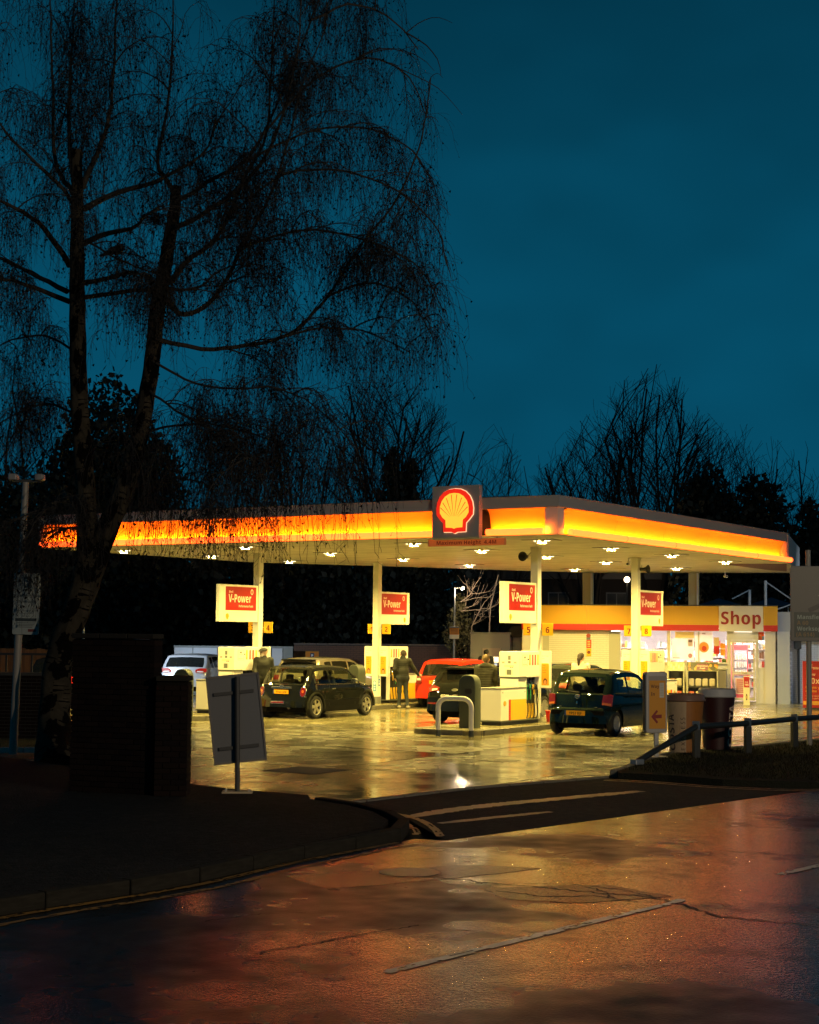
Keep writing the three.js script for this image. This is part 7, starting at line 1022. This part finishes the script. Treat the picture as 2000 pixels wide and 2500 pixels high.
  const branch = (p, dir, len, r, lvl) => { // arching side branch carrying hanging twigs
    if (p.x > edge(p.y)) return; if (p.x > -1 && dir.x > 0) { len *= clamp(0.9 - p.x, 0.35, 1); dir = V3(dir.x * 0.4, dir.y, dir.z); }
    const pts = [p.clone()], d = dir.clone().normalize(); let q = p.clone(); const n = 7, st = len / n;
    for (let i = 0; i < n; i++) { d.y -= 0.07 + 0.05 * i * (lvl ? 1.3 : 0.8); d.x += rr(-0.2, 0.2); d.z += rr(-0.2, 0.2); d.normalize(); q = q.clone().addScaledVector(d, st); pts.push(q); const c = lvl ? 2 : 1; for (let k = 0; k < c; k++) if (R() < 0.5) hang(q, rr(0.35, 1.25), rr(0.0032, 0.005)); if (!lvl && i > 0 && R() < 0.7) branch(q, V3(d.x + rr(-0.9, 0.9), d.y + rr(-0.2, 0.7), d.z + rr(-0.9, 0.9)), len * rr(0.35, 0.65), r * 0.5, 1); }
    bagL.add(pts, r, r * 0.35, lvl ? 4 : 5);
  };
  limbs.forEach((L, i) => {
    const drift = rr(-1, 1) * (L.length > 3 ? 2.6 : 1.2), pts = L.map(([x, y], k) => px(x, y, D + 0.4 + drift * k / (L.length - 1))); const c = new THREE.CatmullRomCurve3(pts, false, 'centripetal'), len = c.getLength(), n = Math.max(8, Math.round(len * 4)), P = []; for (let k = 0; k <= n; k++) P.push(c.getPoint(k / n).add(V3(rr(-0.015, 0.015), rr(-0.015, 0.015), rr(-0.015, 0.015))));
    const w0 = i < 17 ? lerp(12, 17, R()) : 7; bagL.add(P, rad(w0), rad(3), 8);
    const cnt = Math.round(len * 2.75); for (let k = 0; k < cnt; k++) { const t = rr(0.14, 1), q = c.getPoint(t), tan = c.getTangent(t); branch(q, V3(tan.x * 0.8 + rr(-0.9, 0.9), tan.y * 0.5 + rr(-0.1, 0.9), tan.z + rr(-0.9, 0.9)), rr(0.6, 1.75) * (i > 23 ? 0.7 : 1), rr(0.009, 0.017), 0); }
    const ex = Math.round(len * 5); for (let k = 0; k < ex; k++) hang(c.getPoint(rr(0.25, 1)), rr(0.5, 1.6), rr(0.003, 0.005));
  });
  // long curtains hanging before the canopy edge
  for (let k = 0; k < 430; k++) { const x = rr(275, 890), y = rr(990, 1150) + (x > 760 ? -60 : 0), d = D + rr(-1.4, 1.8); const p = px(x, y, d), end = rr(1215, 1378) - Math.max(0, x - 700) * 0.02; hang(p, Math.max(0.3, (end - y) / FPX * d * 1.1), rr(0.0045, 0.0075)); }
  mesh('limbs', bagL.geo(), darkBark, o); mesh('twigs', bagT.geo(), twigM, o).userData.kind = 'stuff'; mesh('catkins', bagK.geo(), leafM, o).userData.kind = 'stuff';
  // a roosting pigeon and a twig nest in the crown
  const bp = px(276, 612, D + 0.3), b = thing('roosting_bird', 'plump bird roosting on a thin birch branch', 'bird', bp, 0); const body = sdfMesh([{ a: [0, 0, 0], b: [0.1, 0.02, 0], ra: 0.075, rb: 0.085, c: [1, 1, 1] }, { a: [0.13, 0.06, 0], b: [0.15, 0.075, 0], ra: 0.045, rb: 0.042, c: [1, 1, 1] }, { a: [-0.06, -0.03, 0], b: [-0.22, -0.1, 0], ra: 0.05, rb: 0.018, c: [1, 1, 1], s: [1, 1, 1] }, { a: [0.19, 0.075, 0], b: [0.215, 0.068, 0], ra: 0.012, rb: 0.005, c: [1, 1, 1] }], 0.01, 0.04); mesh('body', body, std(0.025, 0.025, 0.03, 0.8), b); for (const z of [-0.025, 0.025]) mesh('leg', bar([0.05, -0.1, z], [0.05, -0.055, z], 0.006, 5), darkBark, b);
  const np = px(384, 535, D + 0.6), ns = thing('twig_nest', 'dark bundle of twigs lodged against the birch trunk', 'nest', np, 0), nb = new TubeBag(); for (let k = 0; k < 260; k++) { const a = rr(0, 6.28), q = V3(Math.cos(a) * rr(0, 0.24) - 0.05, rr(-0.09, 0.1), Math.sin(a) * rr(0, 0.14)), e = q.clone().add(V3(rr(-0.16, 0.16), rr(-0.04, 0.05), rr(-0.14, 0.14))); nb.add([q, e], 0.006, 0.004, 3); } mesh('twig_bundle', nb.geo(), twigM, ns).userData.kind = 'stuff';
}
// bare winter trees against the sky
function bareTree(label, px, topPy, d, halfPx, seed, opt = {}) { // a rounded winter crown: boughs fork upwards and stop at the crown's outline
  const R = rng(seed), rr = (a, b) => lerp(a, b, R()), top = atZ(px, topPy, d), H = top.y, o = thing('bare_tree', label, 'tree', [top.x, 0, top.z], 0), bag = new TubeBag(), tb = new TubeBag();
  const th = H * (opt.trunk ?? 0.22), rx = halfPx / FPX * d, cy = H * 0.52, ry = H * 0.48;
  const out = (q) => { const w = 1 + 0.3 * (vnoise(Math.atan2(q.z, q.x) * 2 + 9, q.y * 0.8, 64, seed) - 0.5); return Math.hypot(q.x / rx, Math.max(0, q.y - cy) / ry, q.z / rx) > w; };
  tb.add([V3(0, -0.1, 0), V3(rr(-0.1, 0.1), th * 0.5, rr(-0.1, 0.1)), V3(rr(-0.2, 0.2), th, rr(-0.2, 0.2))], H * 0.022, H * 0.017, 8);
  const grow = (p, dir, len, r, lvl) => {
    const n = lvl < 2 ? 7 : lvl < 4 ? 4 : 2, pts = [p.clone()], d2 = dir.clone(); let q = p.clone();
    for (let i = 0; i < n; i++) {
      d2.x += rr(-0.15, 0.15); d2.z += rr(-0.15, 0.15); d2.y += lvl < 3 ? 0.03 : rr(-0.08, 0.12); d2.normalize(); q = q.clone().addScaledVector(d2, len / n); if (out(q)) break; pts.push(q);
      if (lvl < 4 && (i > 0 || lvl > 1)) for (let k = 0; k < 2; k++) if (R() < (lvl === 3 ? 0.78 : 0.85)) { const a = rr(0, 6.28), w = rr(0.4, 0.85); grow(q, V3(d2.x + Math.cos(a) * w, d2.y * 0.8 + rr(-0.12, 0.35), d2.z + Math.sin(a) * w).normalize(), len * rr(0.36, 0.55), Math.max(0.01, r * rr(0.38, 0.52)), lvl + 1); }
    }
    if (pts.length > 1) bag.add(pts, r, Math.max(0.009, r * 0.5), lvl < 2 ? 5 : 3);
  };
  const n0 = opt.stems ?? 9; for (let k = 0; k < n0; k++) { const a = k / n0 * 6.28 + rr(-0.4, 0.4), sp = rx / (H - th) * rr(0.4, 2.3); grow(V3(0, th * rr(0.6, 1), 0), V3(Math.cos(a) * sp, 1, Math.sin(a) * sp * 0.8).normalize(), (H - th) * rr(0.85, 1.2), H * 0.006, 1); }
  mesh('trunk', tb.geo(), darkBark, o); mesh('crown', bag.geo(), twigM, o).userData.kind = 'stuff'; return o;
}
const leafQuad = (() => { const g = new THREE.BufferGeometry(); g.setAttribute('position', new THREE.Float32BufferAttribute([0, 0, 0, 0.07, 0.05, 0.01, 0.14, 0, 0, 0, 0, 0, 0.14, 0, 0, 0.07, -0.05, -0.01], 3)); g.computeVertexNormals(); return g; })();
const ivyM = std(0.008, 0.012, 0.006, 0.65, { side: THREE.DoubleSide });
function leafMass(name, label, category, pos, blobs, n, size, seed, mat = ivyM, group) { // blobs: [x, y, z, rx, ry, rz]
  const R = rng(seed), o = thing(name, label, category, pos, 0, group); const top = blobs[0];
  mesh('trunk', (() => { const b = new TubeBag(); b.add([V3(top[0], -0.1, top[2]), V3(top[0] + 0.1, top[1] * 0.5, top[2]), V3(top[0], top[1], top[2])], 0.22, 0.1, 7); return b.geo(); })(), darkBark, o);
  const im = new THREE.InstancedMesh(leafQuad, mat, n); im.name = 'crown'; im.userData.kind = 'stuff'; const m4 = new THREE.Matrix4(), q = new THREE.Quaternion(), e = new THREE.Euler();
  const wsum = blobs.reduce((s, b) => s + b[3] * b[4], 0);
  for (let i = 0; i < n; i++) { let t = R() * wsum, b = blobs[0]; for (const c of blobs) { t -= c[3] * c[4]; b = c; if (t <= 0) break; } const u = R() * 2 - 1, a = R() * 6.2832, s = Math.sqrt(1 - u * u), rad = Math.pow(R(), 0.4) * (0.86 + 0.28 * vnoise(a * 3 + b[0], u * 4 + b[1] * 3 + 10, 64, seed)), e2 = e.set(R() * 6.3, R() * 6.3, R() * 6.3); const sc = size * (0.6 + R() * 0.9); m4.compose(V3(b[0] + s * Math.cos(a) * b[3] * rad, b[1] + u * b[4] * rad, b[2] + s * Math.sin(a) * b[5] * rad), q.setFromEuler(e2), V3(sc, sc, sc)); im.setMatrixAt(i, m4); }
  o.add(im); return o;
}
{
  bareTree('broad bare tree rising above the canopy near the emblem', 965, 900, 84, 200, 101, { stems: 11 });
  bareTree('low bushy bare tree beside the emblem sign', 1200, 1040, 88, 140, 102, { stems: 10, trunk: 0.1 });
  bareTree('tallest bare tree with a dome of upright boughs behind the shop', 1610, 918, 92, 215, 103, { stems: 14, trunk: 0.14 });
  bareTree('slender bare tree leaning out beside the tallest one', 1450, 1000, 90, 140, 104, { stems: 8, trunk: 0.16 });
  bareTree('spreading low bare tree above the canopy corner', 1385, 1075, 94, 120, 105, { stems: 7, trunk: 0.1 });
  bareTree('bare tree between two ivy covered trunks', 1815, 1025, 93, 165, 106, { stems: 10, trunk: 0.2 });
  bareTree('thin bare tree at the far end of the tree row', 1965, 1085, 95, 100, 107, { stems: 8, trunk: 0.2 });
  bareTree('dense bare tree behind the birch curtain', 730, 1000, 82, 150, 108, { stems: 10, trunk: 0.12 });
  bareTree('dense bare tree with crooked boughs behind the birch trunks', 560, 950, 84, 140, 109, { stems: 10, trunk: 0.12 });
  bareTree('bare tree beyond the parking pole', 60, 880, 78, 150, 110, { stems: 10, trunk: 0.12 });
  bareTree('bare tree filling the gap between birch and emblem', 850, 1050, 86, 120, 111, { stems: 9, trunk: 0.1 });
  const at = (px, d) => { const p = atZ(px, 1500, d); return [p.x, 0, p.z]; };
  leafMass('ivy_tree', 'dark ivy covered tree stump above the canopy beside the emblem', 'tree', at(972, 82), [[0, 7.6, 0, 1.3, 2.6, 1.2], [0.15, 5, 0, 1.9, 4, 1.5], [-0.35, 10.3, 0, 0.35, 1.2, 0.35], [0.55, 10.0, 0, 0.35, 1.1, 0.35]], 9000, 2.2, 211);
  leafMass('ivy_tree', 'ivy covered trunk with rounded top behind the shop fascia', 'tree', at(1722, 88), [[0, 8.2, 0, 1.5, 3.1, 1.3], [0.2, 4.5, 0, 2.1, 4, 1.6]], 9000, 2.3, 212);
  leafMass('ivy_tree', 'broad ivy covered trunk beyond the canopy end', 'tree', at(1850, 88), [[0, 7.8, 0, 1.75, 3.0, 1.4], [0.2, 4.2, 0, 2.1, 4, 1.6]], 9000, 2.3, 213);
  leafMass('ivy_tree', 'narrow ivy covered trunk behind the direction sign', 'tree', at(1985, 90), [[0, 6.8, 0, 1.3, 3.0, 1.2], [0.2, 3.5, 0, 1.9, 3.6, 1.5]], 7000, 2.3, 214);
  leafMass('evergreen_tree', 'big dark evergreen dome behind the birch trunks', 'tree', at(270, 76), [[-0.3, 9.6, 0, 2.5, 4.4, 2], [1.6, 7.4, 0, 2.0, 4.0, 1.8], [-2.1, 6.9, 0, 1.9, 4.0, 1.8], [0, 4.2, 0, 3.8, 4.2, 2]], 22000, 2.1, 215);
  leafMass('evergreen_tree', 'dark evergreen shrub mass beside the wash bay', 'tree', at(560, 74), [[0, 4.2, 0, 4.2, 3.6, 1.6], [3.5, 3.4, 0, 3, 3, 1.5], [-4, 3.6, 0, 3, 3.2, 1.5]], 20000, 2.2, 216);
  leafMass('evergreen_tree', 'dark evergreen shrub mass behind the boundary wall', 'tree', at(880, 74), [[0, 4.0, 0, 3.8, 3.4, 1.6], [3.6, 3.2, 0, 2.6, 2.9, 1.5], [-3.4, 3.6, 0, 2.8, 3, 1.5]], 18000, 2.2, 217);
  leafMass('evergreen_tree', 'dark evergreen mass beyond the parking pole', 'tree', at(40, 66), [[0, 4.6, 0, 3.2, 4.4, 1.8], [-3, 4, 0, 3, 4, 1.6]], 16000, 2.0, 218);
  // ivy bush and lit bare branches by the yard lamp
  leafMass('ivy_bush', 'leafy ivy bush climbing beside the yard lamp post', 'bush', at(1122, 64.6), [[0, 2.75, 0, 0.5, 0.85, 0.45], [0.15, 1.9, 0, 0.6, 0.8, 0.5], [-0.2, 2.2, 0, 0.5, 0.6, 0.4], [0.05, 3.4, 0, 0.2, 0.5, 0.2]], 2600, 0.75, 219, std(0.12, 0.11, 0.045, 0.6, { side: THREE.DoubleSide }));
  const o = thing('bare_sapling', 'pale bare branches lit by the yard lamp above the kiosk', 'tree', [0, 0, 0], 0), R = rng(8), bag = new TubeBag(), D = 64.3;
  const tr = (pts, w0, w1) => { const P = pts.map(([x, y], i) => atZ(x, y, D + (R() - 0.5) * 0.5)); bag.add(P, w0 * 0.36 / FPX * D, w1 * 0.36 / FPX * D, 5); for (let k = 0; k < 4; k++) { const t = R(), i = Math.min(P.length - 2, Math.floor(t * (P.length - 1))), a = P[i].clone().lerp(P[i + 1], R()), d = P[i + 1].clone().sub(P[i]).normalize().add(V3((R() - 0.5) * 1.6, R() * 0.9, (R() - 0.5))).normalize(); bag.add([a, a.clone().addScaledVector(d, 0.15 + R() * 0.2), a.clone().addScaledVector(d, 0.3 + R() * 0.35).add(V3(0, 0.05, 0))], 0.011, 0.006, 3); } };
  tr([[1194, 1700], [1195, 1548], [1198, 1480], [1208, 1440], [1217, 1403]], 5.5, 3.5); tr([[1150, 1700], [1152, 1530], [1168, 1497], [1183, 1470], [1205, 1448]], 5, 2.2); tr([[1125, 1470], [1148, 1452], [1162, 1425], [1175, 1408]], 4, 1.8); tr([[1148, 1445], [1140, 1428], [1136, 1424]], 4.5, 3); tr([[1148, 1450], [1175, 1448], [1204, 1442]], 3.5, 1.4); tr([[1132, 1468], [1160, 1460], [1200, 1458]], 3, 1.2); tr([[1130, 1486], [1152, 1480], [1166, 1475]], 3, 1.2); tr([[1125, 1492], [1160, 1489], [1195, 1485], [1218, 1474]], 3, 1.2); tr([[1163, 1490], [1185, 1492], [1200, 1484]], 2.4, 1); tr([[1155, 1525], [1170, 1518], [1176, 1514]], 3, 1.5); tr([[1160, 1420], [1154, 1430], [1152, 1440]], 2.6, 2); tr([[1137, 1480], [1140, 1460], [1142, 1444]], 3, 1.6); tr([[1160, 1500], [1172, 1505], [1182, 1506]], 2, 1);
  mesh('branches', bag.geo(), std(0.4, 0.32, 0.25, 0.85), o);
  // far wood closing the horizon
  const n = 60000, im = new THREE.InstancedMesh(leafQuad, ivyM, n), rr = rng(99), m4 = new THREE.Matrix4(), q = new THREE.Quaternion(), e = new THREE.Euler(); im.name = 'far_wood'; im.userData.kind = 'stuff';
  for (let i = 0; i < n; i++) { const x = lerp(-60, 75, rr()), h = 3.4 + 1.5 * vnoise(x * 0.25 + 50, 1, 512, 3) + 0.8 * vnoise(x * 1.1 + 50, 7, 512, 5), s = 2.6 + rr() * 2.2; e.set(rr() * 6.3, rr() * 6.3, rr() * 6.3); m4.compose(V3(x, h * Math.pow(rr(), 0.8), -118 - rr() * 5), q.setFromEuler(e), V3(s, s, s)); im.setMatrixAt(i, m4); }
  scene.add(im);
}
renderer.render(scene, camera);
